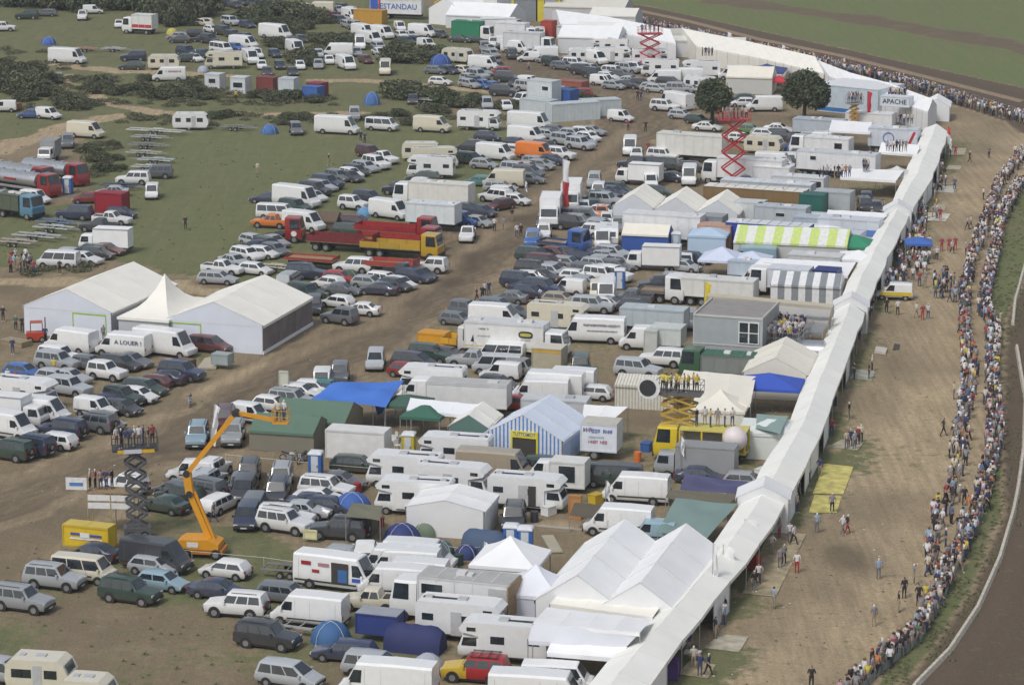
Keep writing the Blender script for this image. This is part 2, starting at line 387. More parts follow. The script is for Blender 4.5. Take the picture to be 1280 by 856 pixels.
def vbox(k, L=None):
    key = ('X', k, L)
    if key in MESH: return MESH[key]
    out = []
    def A(n, mb, p=0, off=None, sub=None, sm=False): out.append((n, mb.mesh(n, sm, 30), off, [(a, b.mesh(a)) for a, b in (sub or [])], p))
    if k == 'n':
        L = L or 6.4; f = L / 2; w = 1.12; H = 2.95
        mb = cab_mb(f, 1.9, .98, 2.0); A('cab', mb, 1, sm=True)
        a, b = cab_glass(f, 1.9, .98, 2.0); A('windscreen', a); [A('cab_window', q_) for q_ in b]
        mb = MB(); pr = [(f - 1.55, .45), (f - 1.55, 1.95), (f - .25, 2.25), (f - .12, 2.5), (f - .55, 2.88), (f - 1.2, H), (-f + .15, H - .05), (-f, H - .25), (-f, .55)]
        mb.loft([[(x, y, z) for x, z in pr] for y in (-w, w)], paint); A('living_cabin', mb, 1)
        mb = MB(); mb.box(f - 1.9, -f + .2, -w - .005, w + .005, .5, .62, black); mb.box(-f + .3, f - 2.0, -.2, .2, H - .05, H - .02, black); A('skirt_trim', mb)
        for sg in (-1, 1):
            for x0, x1, z0, z1 in ((f - 1.35, f - .7, 2.32, 2.6), (f - 3.4, f - 2.4, 1.5, 2.05), (-f + .5, -f + 1.35, 1.55, 2.05)): A('window', window_on(x0, x1, sg * w, z0, z1))
        A('door', window_on(-.75 + .2, .05 + .2, -w - .003, .55, 2.3, sheetg))
        mb = MB(); mb.box(-.3, .4, -.35, .35, H - .01, H + .1, sheetg); mb.box(-f + .5, -f + 1.0, -.25, .25, H - .06, H + .06, sheetg); A('roof_hatch', mb)
        mb = MB(); mb.box(-f - .02, -f, -.55, .55, 1.5, 2.1, glass); A('rear_window', mb)
        out += wheels_parts((f - 1.0, -f + 1.5), .34, 1.02)
    elif k == 'c':
        L = L or 5.4; f = L / 2; w = 1.1; H = 2.55
        mb = MB(); pr = [(f - .35, .45), (f - .05, .9), (f, 1.5), (f - .35, 2.25), (f - .8, H), (-f + .5, H), (-f + .1, 2.2), (-f, 1.2), (-f + .15, .45)]
        mb.loft([[(x, y, z) for x, z in pr] for y in (-w, w)], paint); A('body', mb, 1)
        for sg in (-1, 1):
            for x0, x1 in ((f - 1.7, f - .8), (f - 3.3, f - 2.6), (-f + .5, -f + 1.3)): A('window', window_on(x0, x1, sg * w, 1.3, 1.9))
        A('door', window_on(f - 2.5, f - 1.85, -w - .003, .5, 2.2, sheetg))
        mb = MB(); mb.mesh_([(f - .015, -.8, 1.45), (f - .015, .8, 1.45), (f - .33, .8, 2.2), (f - .33, -.8, 2.2)], [(0, 1, 2, 3)], glass)
        out.append(('front_window', mb.mesh('front_window'), (.03, 0, 0), [], 0))
        mb = MB(); mb.box(-.3, .4, -.3, .3, H - .01, H + .08, sheetg); mb.box(-f + .8, -f + 1.2, -.25, .25, H - .01, H + .07, sheetg); A('roof_hatch', mb)
        mb = MB(); mb.bar((f - .2, .4, .45), (f + 1.0, 0, .45), .04, steel); mb.bar((f - .2, -.4, .45), (f + 1.0, 0, .45), .04, steel); A('tow_bar', mb)
        out += wheels_parts((-.2,), .32, 1.08)
    elif k in 'xby':
        if k == 'x': L = L or 6.2; w, H, cl, ch, cw, r = 1.08, 2.95, 1.75, 2.15, .95, .34
        else: L = L or 8.6; w, H, cl, ch, cw, r = 1.25, 3.55, 1.95, 2.75, 1.2, .48
        f = L / 2
        mb = cab_mb(f, cl, cw, ch, .5); A('cab', mb, 1, sm=True)
        a, b = cab_glass(f, cl, cw, ch, .5); A('windscreen', a); [A('cab_window', q_) for q_ in b]
        bz = .95 if k != 'x' else .75
        mb = MB(); mb.box(-f, f - cl - .12, -w, w, bz, H, sheet2); A('cargo_box', mb, 2)
        mb = MB()
        for sg in (-1, 1):
            mb.box(-f - .01, f - cl - .11, sg * (w + .01) - .03, sg * (w + .01) + .03, H - .08, H + .02, steel)
            mb.box(-f - .01, f - cl - .11, sg * (w + .01) - .03, sg * (w + .01) + .03, bz - .03, bz + .07, steel)
        A('box_rail', mb)
        mb = MB(); mb.box(-f + .2, f - .4, -.45, .45, .5, bz - .01, black); mb.box(-f - .02, -f + .1, -w * .8, w * .8, .45, .6, black); A('chassis', mb)
        mb = MB(); mb.box(f - .03, f + .06, -cw * .95, cw * .95, .42, .8, black); A('bumper', mb)
        out += wheels_parts((f - 1.2, -f + (1.5 if k == 'x' else 2.0)), r, w - .02, k != 'x')
    MESH[key] = out; return out
sheetg = mat("grey_panel", (.45, .46, .47), rough=.5)
sheet2 = mat("cargo_box_sheet", obj_color=True, rough=.5, noise=.06, nscale=1.0, dirt=.25)
BN = {'n': ('motorhome', 6.4, 2.95), 'c': ('caravan', 5.4, 2.55), 'x': ('box_van', 6.2, 2.95), 'b': ('box_lorry', 8.6, 3.5), 'y': ('box_lorry', 8.6, 3.5)}
CAT = {'h': 'car', 's': 'car', 'e': 'car', 'm': 'car', 'j': 'car', 'k': 'car', 'w': 'van', 'v': 'van', 'V': 'van', 'u': 'van', 'p': 'pickup', 'n': 'motorhome', 'c': 'caravan', 'x': 'van', 'b': 'lorry', 'y': 'lorry'}
WORD = {'h': 'hatchback', 's': 'saloon car', 'e': 'estate car', 'm': 'people carrier', 'j': 'off-roader', 'k': 'short off-roader', 'w': 'small van', 'v': 'panel van', 'V': 'long high-roofed van',
        'u': 'minibus', 'p': 'pickup', 'n': 'motorhome', 'c': 'caravan', 'x': 'van with box body', 'b': 'box lorry', 'y': 'box lorry'}
ORD = ['', 'second', 'third', 'fourth', 'fifth', 'sixth', 'seventh', 'eighth', 'ninth', 'tenth', 'eleventh', 'twelfth', 'thirteenth', 'fourteenth', 'fifteenth']
def place(k, c, px, py, ang, label, group, c2=None, L=None):
    """px, py: where the middle of the vehicle shows in the photograph"""
    H = KD[k]['H'] if k in KD else BN[k][2]
    g = G(px, py, H * .48); gx, gy = P(g.x, g.y)
    rz = head(gx, gy, ang); loc = (g.x, g.y, 0)
    base = jitter(COL[c], .05 if c in 'WC' else .22); b2 = COL[c2] if c2 else base
    nm = KD[k]['n'] if k in KD else BN[k][0]
    if k in KD and gy < 350:
        o = link(nm, vfar(k), None, loc, rz, base); tag(o, label, CAT[k], group); return o
    o = link(nm, None, None, loc, rz); tag(o, label, CAT[k], group)
    if k in KD and gy < 500:
        for n, me, p in vmid(k): link(n, me, o, None, 0, base if p else None)
        return o
    if k in KD:
        for n, me, off, sub, p in vparts(k):
            q = link(n, me, o, off, 0, base if p else None)
            for sn, sm in sub: link(sn, sm, q)
        return o
    for n, me, off, sub, p in vbox(k, L):
        q = link(n, me, o, off, 0, (b2 if p == 2 else base) if p else None)
        for sn, sm in sub: link(sn, sm, q)
    return o
GRP = {'car': 'cars parked in the paddock and field', 'van': 'vans parked in the paddock and field', 'motorhome': 'motorhomes and camper vans in the paddock', 'caravan': 'caravans parked in the paddock',
       'pickup': 'pickups parked in the paddock', 'lorry': 'box lorries in the paddock'}
VEH = []
def row(tile, zone, ang, items):
    """zone: a phrase naming the landmark the vehicles stand by"""
    it = []
    for s in items.split(';'):
        s = s.split()
        if not s: continue
        k, c = s[0][0], s[0][1]; c2 = s[0][2] if len(s[0]) > 2 else None
        a = float(s[3]) if len(s) > 3 else ang
        L = float(s[4]) if len(s) > 4 else None
        px, py = T(tile, float(s[1]), float(s[2]))
        it.append([k, c, c2, px, py, a, zone, L])
    VEH.extend(it)
def place_all():
    zs = {}
    for v in VEH: zs.setdefault((v[6], v[0], v[1]), []).append(v)
    for (zone, k, c), l in zs.items():
        l.sort(key=lambda v: v[3]); n = len(l)
        for i, v in enumerate(l):
            what = CNAME[c] + ' ' + WORD[k]
            if v[2]: what = CNAME[c] + ' cab box lorry with ' + CNAME[v[2]] + ' box'
            if n == 1: lab = what + ' ' + zone
            elif i == 0: lab = 'leftmost ' + what + ' ' + zone
            elif i == n - 1: lab = 'rightmost ' + what + ' ' + zone
            else: lab = ORD[i] + ' ' + what + ' from left ' + zone
            place(k, c, v[3], v[4], v[5] + rnd.uniform(-.8, .8), lab, GRP[CAT[k]], v[2], v[7])
# ---------------------------------------------------------------- where every parked vehicle stands
row('00', 'on grass beside the trees, top left corner', 0, "jE 165 92 180;eG 280 80 180;jW 508 95 120;wW 572 60 0;hW 732 148 100;jW 20 165 0;wW 22 655 180;hB 185 700 180;wW 300 698 5")
row('00', 'by the gravel track above the bushes', 5, "VW 415 345 3;jN 820 345 180;eE 808 405 180;eG 355 480 90;cC 1010 385 0;vW 1040 458 180;vC 530 800 4;cW 1175 748 0")
row('00', 'in the far cluster beyond the grey sheds', 180, "hC 1250 135;hS 1090 222;eD 1180 205;hD 1105 243;eN 1250 235;jN 1150 315 10;eE 1130 358;hW 1195 357 10")
row('10', 'in the far cluster beyond the grey sheds', 10, "jS 190 130;hN 290 150;hC 30 140;hW 75 180;jD 60 240;eD 205 210;eD 285 228;jD 150 190;VW 465 195 5;vW 270 262 5;hB 218 290;uW 130 295;wW 345 330 20;nC 145 372 180;hN 460 328 25;hN 20 330;vW 310 350 30")
row('10', 'among bushes above the red and blue containers', 70, "hW 380 400 70;hD 412 440 70;hN 490 400 60;hW 615 402 60;hD 570 440 60;eS 727 395 80;hW 795 370 60;hS 730 330 70;vW 845 310 180;vW 898 385 20;hS 965 320 60;sW 1105 320 20;hM 1020 365 20;vC 1140 415 100;hS 1125 350 20;eS 1100 285 20;vW 585 290 20;hD 620 240 20")
row('10', 'crowded near the orange container, top centre', 15, "vW 985 262 90;vW 1050 235 10;vW 1120 200 10;vW 1005 190 10;wW 1230 165 30;hW 1240 215 20;hR 820 95;eD 860 120;hW 455 20;hW 650 45;vC 740 50 180;eD 880 45;hW 935 65;vW 930 90;sS 850 60;hW 935 110;eS 915 150;jS 960 160;hD 260 12;hD 310 18;eD 350 8;hD 390 22;hD 220 30;hN 180 20")
row('10', 'on grass below the row of containers', 5, "mG 590 790 60;VW 845 770 3;jA 950 700 90;uW 1120 765 3")
row('20', 'below the big far marquees', 5, "sD 370 240 3;eD 480 240 3;hD 245 210 10;hN 100 245 10;sS 60 215 10;wW 165 268 10;vW 140 190 5;hE 40 250 10;sD 420 225;bW 570 175 180;vW 690 160 5;cW 745 205 5;vW 860 215 90;hD 645 210;eN 560 235")
row('20', 'beside the dirt road bend, top centre', 5, "jW 575 262 100;jD 622 270 100;vW 690 268 5;jD 690 330 60;hS 545 300 10;hS 560 332 10;vW 875 330 180;vW 715 290 5;sS 755 280 20;cC 355 345 5;hG 222 432 3;hN 305 430 10;hC 395 432 10;vW 520 388 5;hD 600 405 10;hR 615 438 180;hW 250 500 3;jA 520 290 60;wW 790 350 180")
row('20', 'in the crowded triangle above the long containers', 10, "jS 480 460;eD 460 500 15;jD 665 475 3;hD 720 505 170;wW 800 502 5;hB 520 520 15;hB 580 530 15;jD 640 558 3;hS 850 532 3;jS 790 530 5;mS 535 635 70;hW 655 650 50;wW 750 608 170;eS 430 515 10;hR 1110 572 180;hS 430 480;eS 500 440;hA 1000 560")
row('20', 'along the road edge opposite the bend', 10, "jE 940 380;eG 1005 405 5;jW 1080 390 5;jD 1130 430 5;jD 1200 450 5;hE 1215 465;wW 1245 495 5;hS 1180 420;cW 1130 345 0;cW 1255 345 0;jS 1060 385;vW 1200 355;sS 900 370 10")
row('20', 'on grass under the long pale containers', 3, "vC 200 765 3;nW 490 742 3;VW 800 745 3;sD 80 610 100;wW 780 815 3;eS 905 825 3;hW 1130 810 5;hS 1060 820 5;sS 1180 805 5;hG 960 800 5")
row('30', 'near the far red scissor lift', 5, "nW 80 345 0;nW 310 355 0;nW 370 420 180;nW 620 430 180;jW 90 440 5;jS 170 420 5;wW 30 495 5;sS 180 495 3;sD 170 520 3;hS 85 525;hS 320 535 3;vW 395 475 180;hS 400 545 3;jS 490 545 3;eD 430 500;vW 830 450 180;nW 250 270;vW 530 465 180;hW 50 470;hD 250 510;eG 130 455;cW 620 520;sS 560 550;wW 150 350;jW 220 415;nW 60 290 180")
row('30', 'between the dirt road and left tree', 5, "wW 130 715 5;VW 470 620 190;jW 400 650 5;hS 500 705 5;hE 600 735 5;sW 660 778 3;vW 1010 640 180;hW 875 630 180;hE 870 605 180;hV 920 795 3;sW 1100 790 3;hS 1010 820 5;eD 1120 825 5;hS 350 545")
row('01', 'beside the silver trailers, upper left field', 5, "jG 415 80 95;jG 960 270 180;jW 820 308 180;wW 935 390 105;sS 690 388 180;hR 540 430 180;jN 460 520 183;pW 690 555 3;hN 745 520 3;pD 610 598 183;xW 650 690 183;eE 540 752 183;sM 655 745 5;uW 360 808 182;sW 520 800 5;hD 600 770 3;wW 220 425 5;hS 450 775 5")
row('11', 'in the diagonal row on the open grass', 12, "mM 1040 145;pW 1130 180 10;jW 1085 212;eS 1020 237;eD 960 260;hW 930 277;sD 925 297;eG 850 292;jN 785 332 8;eS 750 355 8;jD 710 375 8;hW 700 420 8;sN 410 430 183;VW 595 420 8;jE 585 482 8")
row('11', 'around the brown tent on the grass', 5, "jN 1230 370 183;eN 1040 420 8;kW 945 460 6;vW 1170 500 8;uW 470 515 3;pO 440 572 183;vW 640 572 8;mM 960 580 3;eE 925 625 3")
row('11', 'in the row behind the near white marquee', 12, "sS 455 695;eD 420 712;sN 370 730;eW 290 772;hW 385 765 5;hG 460 745;sS 215 815;hS 330 690")
row('12', 'in the row behind the near white marquee', 5, "pW 140 70;hW 342 78 5;eS 110 133 3")
row('12', 'beside the yellow trucks, edge of field', 5, "jW 945 55 183;mS 550 140 330;jN 655 95 3;jE 655 220 10;hW 790 160 187;sG 870 203 4;sN 1095 200 183;eW 1140 140 8;hD 1200 175 8;hW 845 278 187;sW 985 325 183;kG 860 365 187;hR 860 130 5;kD 700 300 100;hS 1040 160 5")
row('22', 'beside the yellow trucks, edge of field', 5, "kW 190 55 183;eN 90 120 8;hW 0 165 8;pD 30 90 8;hD 130 110 8")
row('21', 'in the block beside the dirt road, above trailers', 6, "hN 540 50 4;cC 130 145 0;nC 215 185 0;nW 190 242 182;eE 140 300 183;mE 430 187 7;mD 440 112 183;vW 590 148 5;vW 780 40 5;hN 720 90 5;hW 700 132 5;vO 835 142 5;eS 850 205 5;eS 785 242 5;mG 790 268 5;jW 985 157 5;eD 900 110 5;jS 1020 70 8;hS 1130 80 8;hW 1160 55 8;jS 1110 95 8;eG 910 35 3;hN 940 195 5;eG 790 310 3;vC 640 310 182;hQ 480 325 183;eS 620 362 3;jW 590 415 187;wW 655 400 5;hM 620 470 170;hW 715 440 5;eN 440 500 7;hN 505 510 7;jB 390 560 7;hS 480 575 7;pW 415 650 115;hW 150 340 3;hD 15 370 3;hS 520 220 5;hS 870 225 5;jS 720 250 5")
row('21', 'across the road by the tall flag', 100, "jB 815 680 108;kW 885 640 108;jS 1195 320 108;jW 1220 385 112;jE 1195 430 180;hE 1190 475 108;hO 1240 515 100;uG 1100 540 3;jS 1100 575 3;kW 1150 630 183;vW 1245 680 95;hW 1130 485 100;hW 1160 520 3;hS 1080 740 6;hN 1060 770 6;mE 830 780 6;mM 890 822 6;hM 960 770 6;eN 1150 805 6;hD 1240 780 6;hG 1110 700 108;hS 1240 590 5;jD 1060 580 3;hG 880 570 100")
row('31', 'beside the long white trailer', 5, "vW 185 110 100;pW 225 160 100;jW 390 165 6;kD 195 215 183;mD 350 218 3;mE 430 222 3;eD 575 240 3;xW 240 285 183;sN 425 300 183;vW 550 290 100;wW 310 325 60;eE 110 370 6;hN 80 390 6;sG 20 400 6;cC 1010 105 3;vW 1080 205 3;wW 1170 200 90;hN 1230 70 3;hD 1130 50 3;hW 1020 35 3;hW 870 60;eG 480 225;hW 1120 240 5;pD 900 335 3;eE 350 390 3")
row('31', 'at the road side of the peaked tents', 6, "jS 40 440 6;eN 40 390 6;hS 10 600 6;cW 55 665 90;eS 80 760 6;hS 50 790 6;hW 30 510 5;hW 40 560 95;kA 110 600 95;hS 30 820 6;hN 580 800 3;hW 530 815 95")
row('31', 'below the three-peaked tent', 6, "xW 330 800 182;vL 940 790 182")
row('41', 'among hospitality trailers beside the canopy', 3, "sD 30 80 3;hS 70 50 3;hD 15 210 3;hS 20 140 3;vW 130 70 182;vW 40 610 182;vW 130 610 182;uW 60 530 182;hN 380 400 90;hD 430 450 60;kD 370 440 60")
row('02', 'between the forklift and near marquees', 5, "vW 440 520 187;vW 760 545 184;VW 1015 530 7;mM 1290 540 7")
row('02', 'in the row before the near marquees', 8, "jW 370 610 8;jS 355 642 8;hB 145 705 8;sS 430 740 8;jS 425 800 8;kW 660 705 8;eD 740 655 8;sG 810 640 8;jN 1120 705 7;sN 1005 745 185;hM 925 775 185;eE 890 805 8;hG 550 655 8;hS 340 740 8")
row('03', 'in the left rows above the muddy road', 8, "kE 760 75 8;hW 850 65 8;wW 590 142 8;hD 745 140 8;jG 575 230 187;jN 380 270 187;hS 640 230 8;nW 150 60 6;xW 90 165 6;vW 250 160 6;vW 45 250 8;jN 185 370 188;jE 55 400 188;eW 325 345 188;hN 700 110 8;hS 40 20 6")
row('03', 'between the dark lift and muddy road', 187, "kW 770 610 187;sE 1010 735 190;eE 1110 675 190;jG 1230 640 190;hG 1080 640 190;jL 1215 310 108;wW 1170 530 182")
row('13', 'around the green army tent', 110, "jM 150 210 108;jS 205 300 112;wW 320 180 8;hW 450 120 8;jS 570 92 5;sW 620 45 5;hQ 790 20 5;hW 700 20 5")
row('12', 'near the road left of the blue tarpaulin', 100, "mS 1080 635 103;wW 750 760 103;kG 860 720 103;hW 620 830 5")
row('13', 'in the parked block right of the orange lift', 112, "kW 90 510 330;kS 60 580 330;sE 20 640 187;eW 125 725 335;mD 270 640 118;mG 325 755 116;jD 300 545 108;jS 500 570 108;jD 475 660 116;jW 530 810 4;sS 640 770 4;sN 690 725 5;sW 740 690 5;jW 780 632 5;sG 860 590 5;eE 970 492 4;hG 245 610 118;hN 800 745 5")
row('23', 'around the blue striped marquee', 4, "nW 340 415 183;VT 590 500 5;nW 330 595 5;nW 790 665 5;nW 90 690 183;nW 30 530 183;eD 80 490 4;mE 820 502 183;wW 890 530 183;jD 700 815 103;jE 1260 562 4;vW 170 42 183;vW 860 45 182;hW 1180 50 183;hR 720 115 3")
row('22', 'along the road side of the crowded block', 6, "hG 355 385 6;kG 415 325 6;eG 600 300 6;hG 700 345 6;vW 590 365 4;jN 745 148 6;sN 790 195 6;sG 665 252 183;hN 800 220 6;wW 1035 187 185;hT 985 262 5;jS 1185 298 3;wC 1215 210 95;sD 870 120 6;mD 830 75 6;mM 900 35 6;hS 950 78 6;hW 1090 122 6;jG 1165 95 6;jW 1250 112 6;eS 1230 50 6;hW 810 130 3;eS 930 90 6;jN 880 190 6;hS 1150 160 6;hS 1030 40 6")
row('22', 'around the white lorry with oval emblem', 6, "nC 980 375 4;VW 1190 452 183;jE 190 600 6;hD 300 605 6;mD 90 645 6;hR 50 700 6;pS 440 630 183;uW 620 592 183;uS 600 665 183;wW 620 708 183;hD 600 778 6;nW 200 770 183;jE 1110 672 100;VW 920 795 183;vW 1030 765 183;kA 770 690 6")
row('32', 'behind the grey container building', 5, "jW 80 108 6;vW 40 220 100;pG 190 250 183;hD 220 305 5;sS 60 290 5;hW 30 290 5;vW 290 505 183;jW 385 622 183;jS 235 688 5;kD 340 170 180;hS 520 60 5;vW 1000 130 182;wA 545 390 100;hA 930 710 183;hS 130 30 5;hG 100 60 5;wA 420 150 183")
row('33', 'around the yellow scissor-lift lorry', 4, "uD 85 560 183;vW 225 640 183;sN 620 560 3;hA 900 590 3")
row('24', 'between the storage lorry and tents', 4, "vW 60 310 183;vW 20 255 183;vW 100 215 4;kW 60 250 4")
row('04', 'in the near left row by the road', 6, "jS 270 317 7;jS 110 425 7;uC 415 278 7;sN 450 195 187;vD 775 212 8;hS 765 262 8;hL 805 338 7;jE 645 385 8;cC 205 800 4 4.5;cC 440 905 4 3.6;mS 5 780 8")
row('14', 'in the near rows by the open van', 6, "hW 125 278 187;sN 90 378 6;jW 182 452 184;jD 335 605 8;eG 430 398 6;vW 545 480 186;VW 685 292 8;hS 670 205 187;pW 820 195 280;pC 845 428 184;vW 960 245 184;vW 970 340 184;eN 715 682 184;mS 870 752 7;VW 930 830 184;mS 445 800 9;jW 420 42 8;jD 690 75 184;mN 235 15 116")
row('24', 'at the lower edge by white tents', 5, "nW 310 530 5;nW 520 635 184;jY 375 770 184;uW 780 815 4;VW 690 888 4;vW 20 235 184")
row('34', 'behind the twin-peaked white tents', 4, "vW 95 40 184;wL 255 95 184")
# ---------------------------------------------------------------- ground, roads, track, field
def smooth(v, n=4):
    return v
def pl(pts): return np.array([tuple(G(x, y))[:2] for x, y in pts])
def dist_poly(X, Y, L):
    d = np.full(X.shape, 1e9)
    for a, b in zip(L[:-1], L[1:]):
        vx, vy = b - a; l2 = vx * vx + vy * vy + 1e-9
        t = np.clip(((X - a[0]) * vx + (Y - a[1]) * vy) / l2, 0, 1)
        d = np.minimum(d, np.hypot(X - a[0] - t * vx, Y - a[1] - t * vy))
    return d
def inside(X, Y, L):
    r = np.zeros(X.shape, bool); n = len(L)
    for i in range(n):
        x0, y0 = L[i]; x1, y1 = L[(i + 1) % n]
        c = ((y0 > Y) != (y1 > Y)) & (X < (x1 - x0) * (Y - y0) / (y1 - y0 + 1e-12) + x0); r ^= c
    return r
def vnoise(X, Y, s, seed):
    rs = np.random.RandomState(seed); g = rs.rand(256, 256)
    x, y = X / s + 500.3, Y / s + 700.7; i, j = np.floor(x).astype(int), np.floor(y).astype(int); fx, fy = x - i, y - j
    fx, fy = fx * fx * (3 - 2 * fx), fy * fy * (3 - 2 * fy); i0, j0, i1, j1 = i % 256, j % 256, (i + 1) % 256, (j + 1) % 256
    return (g[i0, j0] * (1 - fx) + g[i1, j0] * fx) * (1 - fy) + (g[i0, j1] * (1 - fx) + g[i1, j1] * fx) * fy
def axis(lo, hi, step, far):
    a = list(np.arange(lo, hi + step / 2, step)); d = step; x = hi
    while x < far[1]: d *= 1.35; x += d; a.append(x)
    d = step; x = lo; b = []
    while x > far[0]: d *= 1.35; x -= d; b.append(x)
    return np.array(b[::-1] + a)
xs = axis(-95, 100, .62, (-5000, 5000)); ys = axis(150, 640, .9, (-800, 12000))
X, Y = np.meshgrid(xs, ys); JX = X + (vnoise(X, Y, 6, 3) - .5) * 3.2 + (vnoise(X, Y, 2, 5) - .5) * 1.2; JY = Y + (vnoise(X, Y, 6, 4) - .5) * 4 + (vnoise(X, Y, 2, 6) - .5) * 1.5
SERV = pl([(-200, 690), (0, 628), (150, 575), (290, 520), (400, 455), (500, 392), (560, 345), (620, 290), (680, 240), (740, 198), (790, 160), (800, 135), (760, 110), (690, 88), (640, 72), (600, 62)])
SERV2 = pl([(640, 90), (680, 100), (760, 112), (830, 150), (800, 175), (760, 200)])
GRAV = [pl(p) for p in ([(60, 78), (120, 86), (190, 92), (300, 96)], [(80, 95), (95, 108)], [(118, 120), (140, 132), (190, 141), (260, 143), (440, 142)], [(0, 190), (60, 165), (110, 150), (150, 147)], [(0, 348), (80, 351), (200, 358), (300, 366)], [(400, 100), (540, 108), (640, 120)])]
DBAND = pl([(700, -22), (860, -6), (1000, 14), (1060, 21), (1180, 42), (1280, 60), (1500, 110)])
PALE = [pl(p) for p in ([(0, 604), (60, 590), (110, 562), (160, 545), (200, 522)], [(240, 497), (300, 470), (400, 430), (470, 408), (505, 372), (560, 332), (620, 288), (690, 236), (750, 190), (785, 163)], [(0, 752), (60, 700), (110, 665), (150, 642), (260, 592), (330, 545)], [(380, 405), (440, 412), (500, 375)], [(395, 590), (470, 598), (540, 606)], [(620, 655), (720, 660)])]
MUD = pl([(200, 560), (330, 490), (420, 445), (510, 385), (570, 345), (640, 285), (700, 240)])
RAVEN = pl([(560, -8), (700, 7), (760, 13), (900, 45), (1000, 67), (1100, 90), (1190, 110), (1280, 131), (1340, 150), (1400, 190), (1430, 250), (1410, 330), (1385, 400), (1392, 480), (1405, 570), (1420, 650), (1392, 761), (1330, 870), (1240, 980)])
PIT = pl([(1165, 118), (1200, 128), (1290, 165), (1290, 200), (1254, 282), (1238, 364), (1247, 412), (1250, 500), (1232, 637), (1182, 746), (1093, 849), (1050, 900), (700, 900), (840, 790), (900, 730), (985, 610), (1050, 470), (1100, 350), (1135, 270), (1175, 180)])
STRIP = pl([(1300, 200), (1254, 282), (1238, 364), (1250, 500), (1232, 637), (1182, 746), (1093, 849), (1000, 960), (1080, 960), (1146, 856), (1222, 761), (1262, 650), (1275, 570), (1262, 440), (1266, 400), (1285, 330), (1330, 240)])
FIELDR = pl([(560, -60), (700, -2), (790, 14), (900, 40), (1000, 58), (1100, 84), (1190, 104), (1280, 130), (1500, 220), (2500, 400), (2500, -350), (560, -350)])
MEAD = pl([(100, 165), (330, 160), (560, 160), (690, 165), (760, 170), (700, 215), (600, 290), (540, 340), (440, 372), (400, 400), (300, 350), (200, 345), (130, 310), (90, 330), (0, 335), (-100, 330), (-100, 290), (110, 250)])
UPL = pl([(-300, 0), (300, -20), (640, 20), (640, 120), (560, 130), (560, 170), (60, 170), (-300, 220)])
LOWL = pl([(-300, 760), (0, 700), (200, 640), (400, 700), (560, 856), (560, 1100), (-300, 1100)])
GR2 = pl([(1250, 200), (1150, 210), (1165, 245), (1200, 240)])
def ramp(d, a, b): return np.clip((b - d) / (b - a), 0, 1)
dS = np.minimum(dist_poly(JX, JY, SERV), dist_poly(JX, JY, SERV2) + 1.5)
road = ramp(dS, 4.6, 7.0)
grav = np.zeros(X.shape)
for g_ in GRAV: grav = np.maximum(grav, ramp(dist_poly(JX, JY, g_), 1.0, 2.6))
dT = dist_poly(X, Y, RAVEN); track = ramp(dT, 10.2, 11.2)
pit = inside(JX, JY, PIT).astype(float); strip = inside(X + (JX - X) * .3, Y, STRIP).astype(float)
fieldr = (inside(X + (JX - X) * .3, Y + (JY - Y) * .3, FIELDR) & (dT > 10)).astype(float)
mead = inside(JX, JY, MEAD).astype(float); upl = inside(JX, JY, UPL).astype(float); lowl = inside(JX, JY, LOWL).astype(float)
n1, n2, n3 = vnoise(X, Y, 17, 11), vnoise(X, Y, 5, 12), vnoise(X, Y, 1.7, 13)
grass = np.clip(.27 + .35 * (n1 - .5) + .5 * (n2 - .5), 0, 1)
grass = np.where(mead > 0, np.clip(.92 + .3 * (n1 - .5) + .2 * (n2 - .5), 0, 1), grass)
grass = np.where(upl > 0, np.clip(.78 + .5 * (n1 - .5) + .3 * (n2 - .5), 0, 1), grass)
grass = np.where(lowl > 0, np.clip(.60 + .6 * (n1 - .5) + .6 * (n2 - .5), 0, 1), grass)
edge = dist_poly(X, Y, pl([(860, 850), (1000, 600), (1075, 400), (1130, 290), (1190, 180)]))
pg = np.clip(.95 - edge / 7, 0, 1) * .8 * (n2 > .30) + np.clip((n1 - .72) * 2, 0, .35)
grass = np.where(pit > 0, np.clip(pg, 0, .8), grass)
grass = np.where(strip > 0, .86 + .5 * (n2 - .5) + .3 * (n1 - .5), grass)
far = Y > 620
grass = np.where(far, .8, grass)
grass = np.where(fieldr > 0, 1.0, grass)
lush = np.where(fieldr > 0, 1.0, np.where(strip > 0, .6, np.where(mead > 0, .3, 0.0)))
grass *= (1 - road) * (1 - track) * (1 - np.maximum(grav, 0))
# tyre ruts along the service road and the pit straight
rut = .5 + .5 * np.sin(dS * 2.6 + 2.5 * n2) * (n1 * .6 + .4)
wl = dist_poly(X, Y, pl([(1120, 880), (1180, 700), (1195, 560), (1190, 430), (1205, 320), (1240, 230), (1290, 180)]))
light = np.where(pit > 0, np.clip(.62 + .6 * (n1 - .5) + .5 * (n2 - .5) + .25 * ramp(wl, 1.5, 6), 0, 1), .30 + .35 * (n2 - .5) + .3 * (n1 - .5))
light = np.where(road > .2, np.clip(.14 + .40 * (n2 - .45) + .35 * (rut - .5) + .45 * ramp(np.abs(dS - 5.6), .5, 1.6), 0, 1), light)
light = np.where(grav > .2, .95, light)
tst = vnoise(dT * 1.0, Y * .05, .55, 41)
light = np.clip(np.where(track > .2, .30 * tst * (tst > .45) + np.where(dT > 7.5, .55, .0) + .1 * n2, light), 0, 1)
dark = np.clip(track * (dT < 10.5) * .95 + road * .30 + road * np.clip(n1 - .35, 0, 1) * .7 * rut, 0, 1)
rut = .5 + .5 * np.sin(dS * 5.5 + 1.8 * n2)
light = np.where(road > .2, np.clip(light + .62 * (rut - .5) * (.4 + n1), 0, 1), light)
